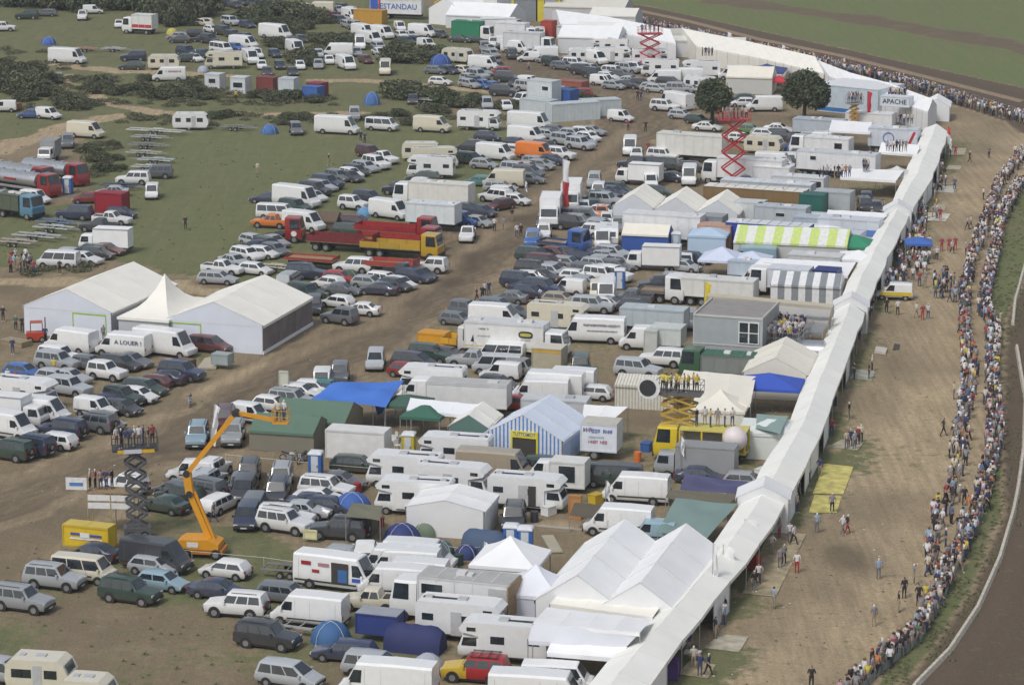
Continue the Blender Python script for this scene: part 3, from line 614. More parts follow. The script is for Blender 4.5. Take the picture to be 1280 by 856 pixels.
swx, swy = X * .94 - Y * .34, X * .34 + Y * .94; swath = vnoise(swx, swy * .12, 1.6, 31); grass = np.where((mead > 0) | (fieldr > 0), grass - .22 * (swath > .62) * (n2 > .35), grass)
for p_ in PALE:
    w_ = ramp(dist_poly(X + (n2 - .5) * 1.2, Y + (n2 - .5) * 3, p_), .5, 2.3) * np.clip(.7 + 1.2 * (n1 - .4), 0, 1); light = np.maximum(light, w_ * .95); grass = grass * (1 - w_)
dark = np.maximum(dark * 1.0, ramp(dist_poly(JX, JY, MUD), 1.0, 3.5) * np.clip(.35 + 1.5 * (n2 - .35), 0, 1) * .95)
band = ramp(dist_poly(JX, JY, DBAND), 4, 7); grass = grass * (1 - band * .8); light = light * (1 - band); dark = np.clip(np.maximum(dark, band * .35), 0, 1)
dm = np.hypot(X - G(1056, 698).x, (Y - G(1056, 698).y) * .55); Z = (n3 - .5) * .05 + .45 * np.clip(1 - dm / 2.6, 0, 1) * (.5 + n3); dark = np.maximum(dark, np.clip(1.3 - dm / 2.1 - .8 * n2, 0, .38)); light = light * np.clip(dm / 3, .3, 1)
D = np.stack([grass, light, dark, lush], -1).reshape(-1, 4).astype(np.float32)
cls = np.zeros(X.shape, int); cls[mead > 0] = 1; cls[(upl > 0)] = 1; cls[fieldr > 0] = 2; cls[pit > 0] = 3; cls[strip > 0] = 4; cls[grav > .5] = 5; cls[road > .5] = 6; cls[track > .5] = 7
gm = bpy.data.materials.new("earth_and_grass"); gm.use_nodes = True; t = gm.node_tree; b = t.nodes["Principled BSDF"]; Lk = t.links
b.inputs['Roughness'].default_value = .95; b.inputs['Specular IOR Level'].default_value = .15
at = t.nodes.new("ShaderNodeAttribute"); at.attribute_name = "cover"; sp = t.nodes.new("ShaderNodeSeparateColor"); Lk.new(at.outputs['Color'], sp.inputs[0])
tc = t.nodes.new("ShaderNodeTexCoord")
def nz(s, det=8, st=None):
    n = t.nodes.new("ShaderNodeTexNoise"); n.inputs['Scale'].default_value = s; n.inputs['Detail'].default_value = det; n.inputs['Roughness'].default_value = .65
    if st:
        mp = t.nodes.new("ShaderNodeMapping"); mp.inputs['Scale'].default_value = st; Lk.new(tc.outputs['Object'], mp.inputs[0]); Lk.new(mp.outputs[0], n.inputs[0])
    else: Lk.new(tc.outputs['Object'], n.inputs[0])
    return n.outputs[0]
def mixc(f, a, b_):
    m = t.nodes.new("ShaderNodeMix"); m.data_type = 'RGBA'
    for s, v in ((0, f), (6, a), (7, b_)):
        if isinstance(v, (int, float)): m.inputs[s].default_value = v
        elif isinstance(v, tuple): m.inputs[s].default_value = (*v, 1)
        else: Lk.new(v, m.inputs[s])
    return m.outputs[2]
def mrange(v, a, b_, c=0., d=1.):
    m = t.nodes.new("ShaderNodeMapRange"); Lk.new(v, m.inputs[0])
    for i, q in enumerate((a, b_, c, d)): m.inputs[i + 1].default_value = q
    return m.outputs[0]
def mth(op, a, b_):
    m = t.nodes.new("ShaderNodeMath"); m.operation = op; m.use_clamp = True
    for s, v in ((0, a), (1, b_)):
        if isinstance(v, (int, float)): m.inputs[s].default_value = v
        else: Lk.new(v, m.inputs[s])
    return m.outputs[0]
na, nb, ncn = nz(.35), nz(1.6), nz(.09, 4)
GDRY, GGRN, GLUSH = (.165, .158, .084), (.105, .128, .056), (.138, .176, .064)
gcol = mixc(mrange(na, .38, .64), GDRY, GGRN)
gcol = mixc(mrange(ncn, .4, .62, 0, .5), gcol, (.150, .152, .074))
lush_c = mixc(mrange(nb, .35, .7), GLUSH, (.130, .162, .070)); lush_c = mixc(mrange(nz(.05, 3, (1, .35, 1)), .4, .62, 0, .55), lush_c, (.150, .158, .078))
gcol = mixc(at.outputs['Alpha'], gcol, lush_c)
sw = mrange(nz(.5, 6, (2.2, .14, 1)), .42, .6, 0, .55); gcol = mixc(sw, gcol, (.175, .175, .088))
ecol = mixc(sp.outputs[1], (.158, .126, .082), (.50, .392, .250))
ecol = mixc(mrange(nb, .35, .65, 0, .35), ecol, (.17, .135, .09))
streak = mrange(nz(1.1, 6, (1.5, .10, 1)), .38, .62); ecol = mixc(mth('MULTIPLY', streak, .45), ecol, (.165, .132, .088)); ecol = mixc(mrange(nz(.22, 5), .5, .68, 0, .30), ecol, (.33, .268, .178))
ecol = mixc(sp.outputs[2], ecol, (.108, .082, .060))
mask = mrange(mth('ADD', mth('SUBTRACT', sp.outputs[0], .28), mrange(nz(.9, 9), .3, .7, 0, .56)), .38, .62)
c = mixc(mask, ecol, gcol)
fine = mrange(nz(5, 4), .3, .7, .78, 1.2)
vm = t.nodes.new("ShaderNodeVectorMath"); vm.operation = 'SCALE'; Lk.new(c, vm.inputs[0]); Lk.new(fine, vm.inputs[3]); Lk.new(vm.outputs[0], b.inputs['Base Color'])
bp = t.nodes.new("ShaderNodeBump"); bp.inputs['Strength'].default_value = .5; bp.inputs['Distance'].default_value = .25; Lk.new(nb, bp.inputs['Height']); Lk.new(bp.outputs[0], b.inputs['Normal'])
NY, NX = X.shape
idx = np.arange(NY * NX).reshape(NY, NX)
quads = np.stack([idx[:-1, :-1], idx[:-1, 1:], idx[1:, 1:], idx[1:, :-1]], -1).reshape(-1, 4)
cf = cls[:-1, :-1].reshape(-1)
CO = np.stack([X, Y, Z], -1).reshape(-1, 3).astype(np.float32)
for ci, nm in enumerate(("ground", "field", "green_field", "pit_lane", "verge", "gravel_path", "dirt_road", "race_track")):
    q = quads[cf == ci]
    if not len(q): continue
    u, inv = np.unique(q.reshape(-1), return_inverse=True); me = bpy.data.meshes.new(nm)
    me.vertices.add(len(u)); me.vertices.foreach_set("co", CO[u].reshape(-1)); me.loops.add(len(inv)); me.loops.foreach_set("vertex_index", inv.astype(np.int32).reshape(-1))
    me.polygons.add(len(q)); me.polygons.foreach_set("loop_start", np.arange(len(q), dtype=np.int32) * 4)
    me.update(calc_edges=True); me.polygons.foreach_set("use_smooth", np.ones(len(q), bool))
    ca = me.color_attributes.new("cover", 'FLOAT_COLOR', 'POINT'); ca.data.foreach_set("color", D[u].reshape(-1)); me.materials.append(gm)
    o = link(nm, me); o["kind"] = "structure"
# ---------------------------------------------------------------- tents, canopies, boxes
MARKS = []
def glyphs(parent, x0, x1, y, z, h, colr, name='lettering_marks', seed=1):
    """a line of lettering too small to read: uneven letter-sized strokes"""
    r_ = random.Random(seed); mb = MB(); x = x0; s = -1 if y < 0 else 1
    while x < x1:
        w_ = h * r_.uniform(.35, .7); k = r_.choice((0, 1, 2)); st = h * .16
        if r_.random() < .88:
            ys = sorted((y, y + s * .008)); mb.box(x, x + st, *ys, z, z + h, sheet)
            if k: mb.box(x + st, x + w_, *ys, z + h - st, z + h, sheet)
            if k > 1: mb.box(x + st, x + w_, *ys, z, z + st, sheet)
            mb.box(x + w_ - st, x + w_, y, y + s * .008, z + h * .2, z + h * .8, sheet) if s > 0 else mb.box(x + w_ - st, x + w_, y - .008, y, z + h * .2, z + h * .8, sheet)
        x += w_ + h * .22
    o = build(mb, name, parent, colr); o['kind'] = 'stuff'; return o
def sag(mb, p00, p10, p11, p01, m, n=4, s=.12, k=3):
    """fabric patch between four corners, sagging between its frames"""
    p00, p10, p11, p01 = map(Vector, (p00, p10, p11, p01)); vs_ = []
    for j in range(k + 1):
        for i in range(n + 1):
            u, v = i / n, j / k; p = (p00 * (1 - u) + p10 * u) * (1 - v) + (p01 * (1 - u) + p11 * u) * v
            vs_.append((p.x + rnd.uniform(-.008, .008), p.y + rnd.uniform(-.008, .008), p.z - s * 4 * u * (1 - u) * (.35 + .65 * (1 - abs(2 * v - 1))) + rnd.uniform(-.012, .012)))
    fs = [(j * (n + 1) + i, j * (n + 1) + i + 1, (j + 1) * (n + 1) + i + 1, (j + 1) * (n + 1) + i) for j in range(k) for i in range(n)]
    mb.mesh_(vs_, fs, m)
WHT = (.80, .81, .82); OFF = (.80, .78, .71)
GT = 'tents and marquees in the paddock'
def gable(mid, yaw, w, d, hw, hr, label, color=WHT, bay=3.0, wall=None, skip='', cat='marquee', name='marquee', wmat=None, roofmat=None, group=None, over=.12, wallcol=None, ov=0):
    """mid: pixel of the middle of the near (front) edge on the ground; ridge runs away from the front"""
    g = G(*mid); rt = root(name, g, R(yaw), label, cat, group)
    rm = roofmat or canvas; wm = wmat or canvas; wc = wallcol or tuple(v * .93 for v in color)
    n = max(1, round(d / bay)); b = d / n; ww = w / 2 + over
    ze = hw - over * (hr - hw) / (w / 2)
    for i in range(n):
        mb = MB()
        for s in (-1, 1):
            sag(mb, (s * ww, i * b, ze), (s * ww, (i + 1) * b, ze), (0, (i + 1) * b, hr), (0, i * b, hr), rm, 3, .07, 3)
        build(mb, 'roof_panel', rt, jitter(color, .02), True)
    for i in range(n + 1):
        for s in (-1, 1): sm = MB(); sm.bar((s * ww, i * b, ze + .01), (0, i * b, hr + .015), .03, trimg); build(sm, 'seam', rt, color)
    wn = MB()
    for s in (-1, 1):
        for i in range(n):
            if ('l' if s < 0 else 'r') in skip: continue
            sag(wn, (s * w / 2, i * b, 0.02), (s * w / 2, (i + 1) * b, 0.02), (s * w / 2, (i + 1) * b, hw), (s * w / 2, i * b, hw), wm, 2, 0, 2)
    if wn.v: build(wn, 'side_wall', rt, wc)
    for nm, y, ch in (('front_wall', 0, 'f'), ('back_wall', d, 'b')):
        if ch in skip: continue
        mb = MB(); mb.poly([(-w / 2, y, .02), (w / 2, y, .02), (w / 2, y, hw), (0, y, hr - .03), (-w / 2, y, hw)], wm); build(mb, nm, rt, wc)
    for s in (-1, 1):
        for i in range(n + 1):
            mb = MB(); mb.bar((s * (w / 2 - .02), i * b + (.03 if i == 0 else -.03 if i == n else 0), 0), (s * (w / 2 - .02), i * b + (.03 if i == 0 else -.03 if i == n else 0), hw), .05, steel); build(mb, 'post', rt)
    for s in (-1, 1): vb = MB(); vb.box(s * ww - .012, s * ww + .012, 0, d, ze - .28, ze + .01, canvas); build(vb, 'valance', rt, color)
    return rt
trimg = mat("seam_grey", (.58, .58, .56), rough=.8)
def pagoda(mid, yaw, w, hw, hp, label, color=WHT, walls='', cat='tent', name='pagoda_tent', d=None, conc=.35, group=None, wallcol=None, wmat=None):
    d = d or w; g = G(*mid); rt = root(name, g, R(yaw), label, cat, group); mb = MB()
    c = Vector((0, d / 2, hp)); cr = [(-w / 2 - .1, -.1), (w / 2 + .1, -.1), (w / 2 + .1, d + .1), (-w / 2 - .1, d + .1)]; K = 5; N = 4
    for a in range(4):
        p, q = Vector((*cr[a], hw)), Vector((*cr[(a + 1) % 4], hw)); grid = []
        for j in range(K + 1):
            t_ = j / K; h = hw + (hp - hw) * ((1 - conc) * t_ + conc * t_ ** 3)
            for i in range(N + 1):
                e = p.lerp(q, i / N); x = e.lerp(c, t_); grid.append((x.x, x.y, h - .05 * (1 - t_) * math.sin(math.pi * i / N)))
        mb.mesh_(grid, [(j * (N + 1) + i, j * (N + 1) + i + 1, (j + 1) * (N + 1) + i + 1, (j + 1) * (N + 1) + i) for j in range(K) for i in range(N)], canvas)
    build(mb, 'roof', rt, color, True)
    for a in range(4):
        mb = MB(); p, q = cr[a], cr[(a + 1) % 4]; mb.poly([(*p, hw - .26), (*q, hw - .26), (*q, hw + .005), (*p, hw + .005)], canvas); build(mb, 'valance', rt, color)
        s0 = .96; mb = MB(); x, y = p[0] * s0, (p[1] - d / 2) * s0 + d / 2; mb.bar((x, y, 0), (x, y, hw), .05, steel); build(mb, 'post', rt)
        if 'fRbl'[a].lower() in walls.lower():
            mb = MB(); P0, P1 = [((u) * .97, (v - d / 2) * .97 + d / 2) for u, v in (p, q)]; mb.poly([(*P0, .02), (*P1, .02), (*P1, hw - .02), (*P0, hw - .02)], wmat or canvas); build(mb, 'wall', rt, wallcol or color)
    return rt
def strip_tent(stations, z, hr, label, name, cat, col_=OFF, wall='', bay=3.0, zig=False, group=None):
    """long canopy: stations are (left px, right px) of its eaves, seen at height z"""
    L_ = [G(*a, z) for a, b in stations]; R_ = [G(*b, z) for a, b in stations]; prev = None
    o = (L_[0] + R_[0]) / 2; o.z = 0; rt = root(name, o, 0, label, cat, group)
    for i in range(len(stations) - 1):
        ln = ((L_[i + 1] + R_[i + 1]) / 2 - (L_[i] + R_[i]) / 2).length; n = max(1, round(ln / bay))
        for j in range(n):
            a0, a1 = j / n, (j + 1) / n
            l0, l1, r0, r1 = (L_[i].lerp(L_[i + 1], a0) - o, L_[i].lerp(L_[i + 1], a1) - o, R_[i].lerp(R_[i + 1], a0) - o, R_[i].lerp(R_[i + 1], a1) - o)
            if zig:
                for q_ in (l1, r1): q_ += Vector((rnd.uniform(-.1, .1), 0, rnd.uniform(-.07, .07)))
            c0, c1 = (l0 + r0) / 2 + Vector((0, 0, hr - z)), (l1 + r1) / 2 + Vector((0, 0, hr - z + (rnd.uniform(-.12, .08) if zig else 0)))
            if prev: l0, r0, c0 = prev
            prev = (l1, r1, c1)
            if zig and rnd.random() < .45: mb = MB(); sag(mb, r0 - Vector((0.03, 0, z - .02)), r1 - Vector((.03, 0, z - .02)), r1 - Vector((.03, 0, .28)), r0 - Vector((.03, 0, .28)), canvas, 3, 0, 2); build(mb, 'side_skirt', rt, WHT)
            mb = MB(); sag(mb, l0, l1, c1, c0, canvas, 4, .03, 3); sag(mb, r0, r1, c1, c0, canvas, 4, .03, 3)
            build(mb, 'roof_panel', rt, jitter(col_, .008), True)
            mb = MB(); mb.bar(r0, c0, .012, trimg); mb.bar(c0, l0, .012, trimg); build(mb, 'seam', rt)
            pa = MB(); pa.bar(r0 - Vector((0, 0, z)), r0, .045, steel); build(pa, 'post', rt); pa = MB(); pa.bar(l0 - Vector((0, 0, z)), l0, .045, steel); build(pa, 'post', rt)
            mb = MB(); dn = Vector((0, 0, .3)); mb.poly([r0 - dn, r1 - dn, r1, r0], canvas); build(mb, 'valance', rt, col_); mb = MB(); mb.poly([l0 - dn, l1 - dn, l1, l0], canvas); build(mb, 'valance', rt, col_)
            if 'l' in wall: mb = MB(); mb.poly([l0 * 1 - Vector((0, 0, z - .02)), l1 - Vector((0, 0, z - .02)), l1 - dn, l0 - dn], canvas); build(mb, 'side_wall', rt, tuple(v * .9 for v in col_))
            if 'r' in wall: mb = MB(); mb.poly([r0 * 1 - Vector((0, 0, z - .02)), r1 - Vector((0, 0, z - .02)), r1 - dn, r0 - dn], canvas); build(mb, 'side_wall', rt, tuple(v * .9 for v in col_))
    for e_, nm in ((0, 'near_end_wall'), (-1, 'far_end_wall')):
        if wall and not zig:
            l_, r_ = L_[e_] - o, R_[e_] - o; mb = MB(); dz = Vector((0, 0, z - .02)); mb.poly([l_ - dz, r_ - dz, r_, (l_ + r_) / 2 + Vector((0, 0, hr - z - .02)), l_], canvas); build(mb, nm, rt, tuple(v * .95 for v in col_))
    return rt
def dome(px, py, w, color, label, h=None, c2=None, ang=0, l=None):
    g = G(px, py); h = h or w * .55; l = l or w; rt = root('dome_tent', g, R(ang), label, 'tent', 'camping tents'); mb = MB(); N, K = 14, 5; rings = []
    for j in range(K + 1):
        a = j / K * math.pi / 2; rr = math.cos(a) ** .8 if j < K else .02
        rings.append([(l / 2 * rr * math.cos(2 * math.pi * i / N) * (1 + .06 * math.cos(8 * math.pi * i / N)), w / 2 * rr * math.sin(2 * math.pi * i / N), h * math.sin(a)) for i in range(N)])
    mb.loft(rings, canvas); build(mb, 'flysheet', rt, color, True)
    mb = MB()
    for k in (1, -1):
        pts = [(l / 2 * math.cos(a) * .735, k * w / 2 * math.cos(a) * .735, h * 1.015 * max(0, math.sin(a)) ** .9) for a in [math.pi * q / 8 for q in range(9)]]
        for p, q in zip(pts, pts[1:]): mb.bar(p, q, .02, trimg)
    build(mb, 'poles', rt)
    mb = MB(); mb.poly([(-.35, -w / 2 * .99, .05), (.35, -w / 2 * .99, .05), (.22, -w / 2 * .80, h * .55), (-.22, -w / 2 * .80, h * .55)], canvas); build(mb, 'door_flap', rt, c2 or tuple(v * .6 for v in color)); return rt
def tunnel(px, py, w, l, h, color, label, ang=0, c2=None):
    g = G(px, py); rt = root('tunnel_tent', g, R(ang), label, 'tent', 'camping tents'); n = 4
    for i in range(n):
        mb = MB(); rs = []
        for x in (i / n, (i + .5) / n, (i + 1) / n):
            k = (1 - .03 * (x * n % 1 > .01)) * (.78 if x in (0.0, 1.0) else 1)
            rs.append([((x - .5) * l, w / 2 * k * math.cos(math.pi * a / 8), h * k * math.sin(math.pi * a / 8)) for a in range(9)])
        mb.loft(rs, canvas, caps=i in (0, n - 1), closed=False); build(mb, 'tent_panel', rt, c2 if (c2 and i == n - 1) else color, True)
    return rt
def cuboid(name, cat, px, py, ang, L, Wd, H, color, label, z0=0.02, win=(), door=None, roof=None, ribs=0, group=None, wh=0, cab=None, txt=None, tcol=black, ts=1.0, m=None, band=None, zc=None):
    """box body whose middle shows at pixel px, py. win: (x0, x1, z0, z1) on the near face"""
    if name == 'trailer_lorry' and wh and z0 < .8: z0 = 1.05; H = H - .0
    g = G(px, py, zc if zc is not None else (z0 + H) / 2); gx, gy = P(g.x, g.y); rz = head(gx, gy, ang)
    while rz > math.pi / 2: rz -= math.pi
    while rz < -math.pi / 2: rz += math.pi
    rt = root(name, (g.x, g.y, 0), rz, label, cat, group); w = Wd / 2; m = m or sheet
    mb = MB(); mb.box(-L / 2, L / 2, -w, w, z0, H, m); build(mb, 'body', rt, color)
    mb = MB(); mb.box(-L / 2 - .02, L / 2 + .02, -w - .02, w + .02, H + .003, H + .06, m); build(mb, 'roof', rt, roof or tuple(v * .96 for v in color))
    fr = MB()
    for x in (-L / 2, L / 2):
        for y in (-w, w): fr.box(x - .05, x + .05, y - .05, y + .05, z0 - .01, H - .002, m)
    for y in (-w, w): fr.box(-L / 2 + .05, L / 2 - .05, y - .045, y + .045, z0 - .01, z0 + .12, m); fr.box(-L / 2 + .05, L / 2 - .05, y - .045, y + .045, H - .12, H - .004, m)
    build(fr, 'frame', rt, tuple(v * .85 for v in color))
    if ribs:
        mb = MB(); n = int(L / ribs)
        for i in range(1, n):
            x = -L / 2 + i * L / n; mb.box(x - .035, x + .035, -w - .022, w + .022, z0 + .125, H - .12, m)
        for i in range(1, n):
            x = -L / 2 + i * L / n; mb.box(x - .035, x + .035, -w, w, H + .061, H + .075, m)
        q = build(mb, 'ribs', rt, tuple(v * .9 for v in color)); q["kind"] = "stuff"
    for k_ in win:
        x0, x1, a, b_ = k_[:4]
        mb = MB(); mb.box(x0 - .05, x1 + .05, -w - .03, -w, a - .05, b_ + .05, trimw); f = build(mb, 'window', rt); mb = MB(); mb.box(x0, x1, -w - .045, -w - .03, a, b_, glass); build(mb, 'pane', f)
    if door:
        mb = MB(); mb.box(door[0], door[1], -w - .03, -w, z0 + .1, door[2], sheet); build(mb, 'door', rt, door[3] if len(door) > 3 else (.5, .5, .5))
    if band:
        mb = MB(); mb.box(-L / 2 + .06, L / 2 - .06, -w - .02, -w, band[0], band[1], m); build(mb, 'painted_band', rt, band[2])
    if txt:
        lettering(rt, txt, ts, tcol, (0, -w - .05, (z0 + H) / 2))
    if name == 'trailer_lorry' and L > 5:
        for i in range(rnd.choice((1, 2, 3))):
            mb = MB(); x = rnd.uniform(-L / 2 + .8, L / 2 - .8); a_ = rnd.uniform(.2, .5); mb.box(x - a_, x + a_, -.35, .35, H + .062, H + .062 + rnd.uniform(.06, .28), sheet); build(mb, 'roof_hatch', rt, rnd.choice(((.6, .6, .6), (.4, .42, .44), (.7, .7, .7))))
    if wh:
        ch = MB(); ch.box(-L / 2 + .2, L / 2 - .2, -.5, .5, .55, z0 - .005, black); build(ch, 'chassis', rt)
        axs = [-L / 2 + 1.2 + 1.25 * i for i in range(wh)] if not cab or cab[1] > 0 else [L / 2 - 1.2 - 1.25 * i for i in range(wh)]
        for n_, me, off, sub, p in wheels_parts(axs, .45, w, True):
            q = link(n_, me, rt, off); [link(a, b_, q) for a, b_ in sub]
    if cab:
        cc, s = cab; key = ('cabm', 1)
        if key not in MESH:
            a, b_ = cab_glass(0, 2.1, 1.2, 3.1, .5); bp_ = MB(); bp_.box(-.03, .08, -1.12, 1.12, .4, .85, black); MESH[key] = (cab_mb(0, 2.1, 1.2, 3.1, .5).mesh('cab', True, 30), a.mesh('windscreen'), b_[0].mesh('cab_window'), bp_.mesh('bumper'), b_[1].mesh('cab_window'))
        a = MESH[key]; x = s * (L / 2 + 2.25); rr = 0 if s > 0 else math.pi
        c_ = link('cab', a[0], rt, (x, 0, 0), rr, COL.get(cc, cc)); link('windscreen', a[1], c_); link('cab_window', a[2], c_); link('cab_window', a[4], c_); link('bumper', a[3], c_)
        for n_, me, off, sub, p in wheels_parts((x - s * 1.0,), .48, 1.2, False):
            q = link(n_, me, rt, off); [link(u, v, q) for u, v in sub]
        ch = MB(); ch.box(min(x - s * 2.1, s * L / 2 - s * .5), max(x - s * 2.1, s * L / 2 - s * .5), -.4, .4, .5, .8, black); build(ch, 'tractor_frame', rt)
    return rt
trimw = mat("white_frame", (.7, .7, .7), rough=.5)
def awning(corners, z, label, color=WHT, name='awning', cat='awning', posts=True, m=None, s=.12, bays=3, group=None):
    """flat fabric roof: four corner pixels, each with a height"""
    pts = [G(x, y, h) for (x, y), h in zip(corners, z)]; o = sum(pts, Vector()) / 4; o.z = 0
    rt = root(name, o, 0, label, cat, group)
    p = [q - o for q in pts]
    for i in range(bays):
        a, b_ = i / bays, (i + 1) / bays; mb = MB()
        sag(mb, p[0].lerp(p[1], a), p[0].lerp(p[1], b_), p[3].lerp(p[2], b_), p[3].lerp(p[2], a), m[i % len(m)] if m else canvas, 3, s, 4)
        build(mb, 'roof_panel', rt, jitter(color, .02) if not isinstance(color, list) else color[i % len(color)], True)
    c0 = color if not isinstance(color, list) else color[0]
    mb = MB(); dn = Vector((0, 0, .3)); mb.poly([p[3] - dn, p[2] - dn, p[2], p[3]], canvas); build(mb, 'valance', rt, c0)
    if posts:
        for q in p:
            mb = MB(); mb.bar((q.x, q.y, 0), (q.x, q.y, q.z - .02), .045, steel); build(mb, 'post', rt)
    return rt
def tarp(corners, z, label, color, n=10, amp=.35, drop=None):
    pts = [G(x, y, h) for (x, y), h in zip(corners, z)]; o = sum(pts, Vector()) / 4; o.z = 0; p = [q - o for q in pts]; vs_ = []
    for j in range(n + 1):
        for i in range(n + 1):
            u, v = i / n, j / n; q = p[0].lerp(p[1], u).lerp(p[3].lerp(p[2], u), v)
            e = min(u, 1 - u, v, 1 - v) * 4; vs_.append((q.x, q.y, max(.05, q.z + amp * (math.sin(u * 7 + v * 3) * .5 + math.sin(v * 9 - u * 4) * .35) * min(1, e + .25))))
    mb = MB(); mb.mesh_(vs_, [(j * (n + 1) + i, j * (n + 1) + i + 1, (j + 1) * (n + 1) + i + 1, (j + 1) * (n + 1) + i) for j in range(n) for i in range(n)], canvas)
    rt = root('tarpaulin', o, 0, label, 'tarpaulin'); build(mb, 'sheet', rt, color, True)
    for q in p:
        b_ = MB(); b_.bar((q.x, q.y, 0), (q.x, q.y, max(.1, q.z)), .04, steel); build(b_, 'pole', rt)
    return rt
# the long white awning over the pits, its five lengths from near to far
CAN = [((690, 905), (775, 905)), ((735, 856), (812, 856)), ((788, 798), (853, 800)), ((835, 746), (894, 750)), ((891, 678), (950, 680)), ((925, 630), (982, 630)), ((940, 607), (996, 603)), ((984, 533), (1031, 533)), ((1003, 484), (1047, 482)), ((1022, 442), (1062, 440)),
       ((1045, 388), (1082, 390)), ((1060, 352), (1097, 352)), ((1077, 320), (1110, 322)), ((1107, 269), (1137, 269)), ((1129, 223), (1165, 223)), ((1155, 160), (1186, 165))]
for (a, b_), lab in zip(((0, 5), (5, 10), (10, 13), (13, 15)), ('nearest length of long white pit awning, from the bottom edge', 'length of long white pit awning beside the container building', 'length of long white pit awning beside the striped roofs', 'farthest length of long white pit awning by the track bend')):
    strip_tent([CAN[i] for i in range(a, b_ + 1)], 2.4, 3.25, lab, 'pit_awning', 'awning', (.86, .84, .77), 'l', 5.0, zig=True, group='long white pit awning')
for (l, r_), lab in (((CAN[5]), 'small white gable bridging pit awning near the green tarpaulin'), ((CAN[10]), 'small white gable bridging pit awning near the grey striped roof'), ((CAN[13]), 'small white gable bridging pit awning, third one up the line')):
    a, b_ = G(*l, 2.4), G(*r_, 2.4); m_ = P(((a + b_) / 2).x, ((a + b_) / 2).y)
    gable(m_, -8, (a - b_).length + .5, 3.0, 2.9, 3.9, lab, (.72, .73, .74), skip='b', name='awning_gable', cat='awning')
strip_tent([((1036, 95), (1010, 78)), ((1075, 112), (1050, 92)), ((1118, 127), (1105, 104)), ((1160, 140), (1171, 131))], 3.0, 4.4, 'white tent row with end wall at the track bend', 'long_tent', 'tent', WHT, 'lr')
strip_tent([((870, 58), (835, 36)), ((950, 73), (910, 52)), ((1030, 92), (1008, 74))], 3.0, 4.6, 'long cream tent roof just right of far red scissor lift', 'long_tent', 'tent', OFF, 'l')
strip_tent([((700, 30), (690, 14)), ((770, 40), (752, 22)), ((845, 55), (830, 38))], 3.0, 4.4, 'farthest long white tent roof along the track crowd', 'long_tent', 'tent', WHT, 'l')
# marquees
green = (.30, .50, .05)
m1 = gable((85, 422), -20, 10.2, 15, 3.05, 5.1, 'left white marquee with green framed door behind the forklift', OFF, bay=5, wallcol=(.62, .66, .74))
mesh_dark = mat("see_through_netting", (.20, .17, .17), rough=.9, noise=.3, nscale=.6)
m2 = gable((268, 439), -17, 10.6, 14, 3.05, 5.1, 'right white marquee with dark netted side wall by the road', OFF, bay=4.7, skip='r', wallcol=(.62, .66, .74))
mb = MB()
for i in range(3): mb.poly([(5.28, i * 4.67 + .1, .35), (5.28, i * 4.67 + 4.55, .35), (5.28, i * 4.67 + 4.55, 3.0), (5.28, i * 4.67 + .1, 3.0)], mesh_dark)
build(mb, 'netting_wall', m2); mb = MB(); mb.box(5.25, 5.4, 0, 14, .02, .34, canvas); build(mb, 'skirt', m2, WHT)
for mm_, x0, x1 in ((m1, .6, 4.4), (m2, -4.9, -1.5)):
    mb = MB(); mb.box(x0, x0 + .12, -.03, -.005, .1, 2.75, sheet); mb.box(x1, x1 + .12, -.03, -.005, .1, 2.75, sheet); mb.box(x0 + .12, x1, -.03, -.005, 2.6, 2.75, sheet); build(mb, 'green_door_frame', mm_, green)
    mb = MB(); mb.box(-5, 5, -.02, -.004, 2.86, 2.9, trimg); build(mb, 'front_rail', mm_)
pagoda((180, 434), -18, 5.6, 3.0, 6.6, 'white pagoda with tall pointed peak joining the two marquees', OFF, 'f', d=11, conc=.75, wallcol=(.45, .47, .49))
bstripe = mat("blue_white_stripe", (.62, .66, .72), rough=.7, stripes=(0, .36, .42, (.10, .22, .52)))
bs = gable((653, 578), -20, 7.3, 7.6, 2.3, 4.3, 'blue and white striped marquee with yellow doorway', (.60, .67, .78), bay=2.6, skip='r', wmat=bstripe)
mb = MB(); sag(mb, (3.66, 0, .02), (3.66, 7.6, .02), (3.66, 7.6, 2.3), (3.66, 0, 2.3), canvas, 3, 0, 2); build(mb, 'side_wall', bs, (.40, .52, .74))
mb = MB(); mb.box(-.9, 1.3, -.05, -.01, .03, 2.25, mat("painted_inside_shade", (.05, .045, .04), rough=.9)); build(mb, 'doorway', bs)  # flat dark panel on the wall; the shade inside the opening is painted
mb = MB(); yel = (.72, .62, .03); mb.box(-1.05, -.9, -.1, -.01, .03, 2.3, sheet); mb.box(1.3, 1.45, -.1, -.01, .03, 2.3, sheet); mb.box(-1.05, 1.45, -.12, -.01, 2.26, 2.85, sheet); build(mb, 'door_surround', bs, yel)
lettering(bs, 'TUTTOMOT', .5, mat("blue_print", (.05, .12, .4)), (.2, -.14, 2.56), w=2.1)
gable((721, 797), -16, 6.2, 14.5, 2.6, 4.7, 'left of the twin-peaked white marquees behind the pit awning', WHT, bay=5)
gable((799, 807), -16, 6.2, 15, 2.6, 4.7, 'right of the twin-peaked white marquees, touching the pit awning', WHT, bay=5)
pagoda((628, 745), -14, 5.0, 2.3, 4.0, 'white square marquee beside the blue toilets with scalloped edge', WHT, 'fl', conc=.2)
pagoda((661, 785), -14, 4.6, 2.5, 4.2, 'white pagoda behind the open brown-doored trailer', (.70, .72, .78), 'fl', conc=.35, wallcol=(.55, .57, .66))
awning([(705, 734), (832, 748), (816, 771), (687, 754)], (3.2, 3.2, 2.8, 2.8), 'cream awning roof in front of the twin-peaked marquees', OFF, bays=3)
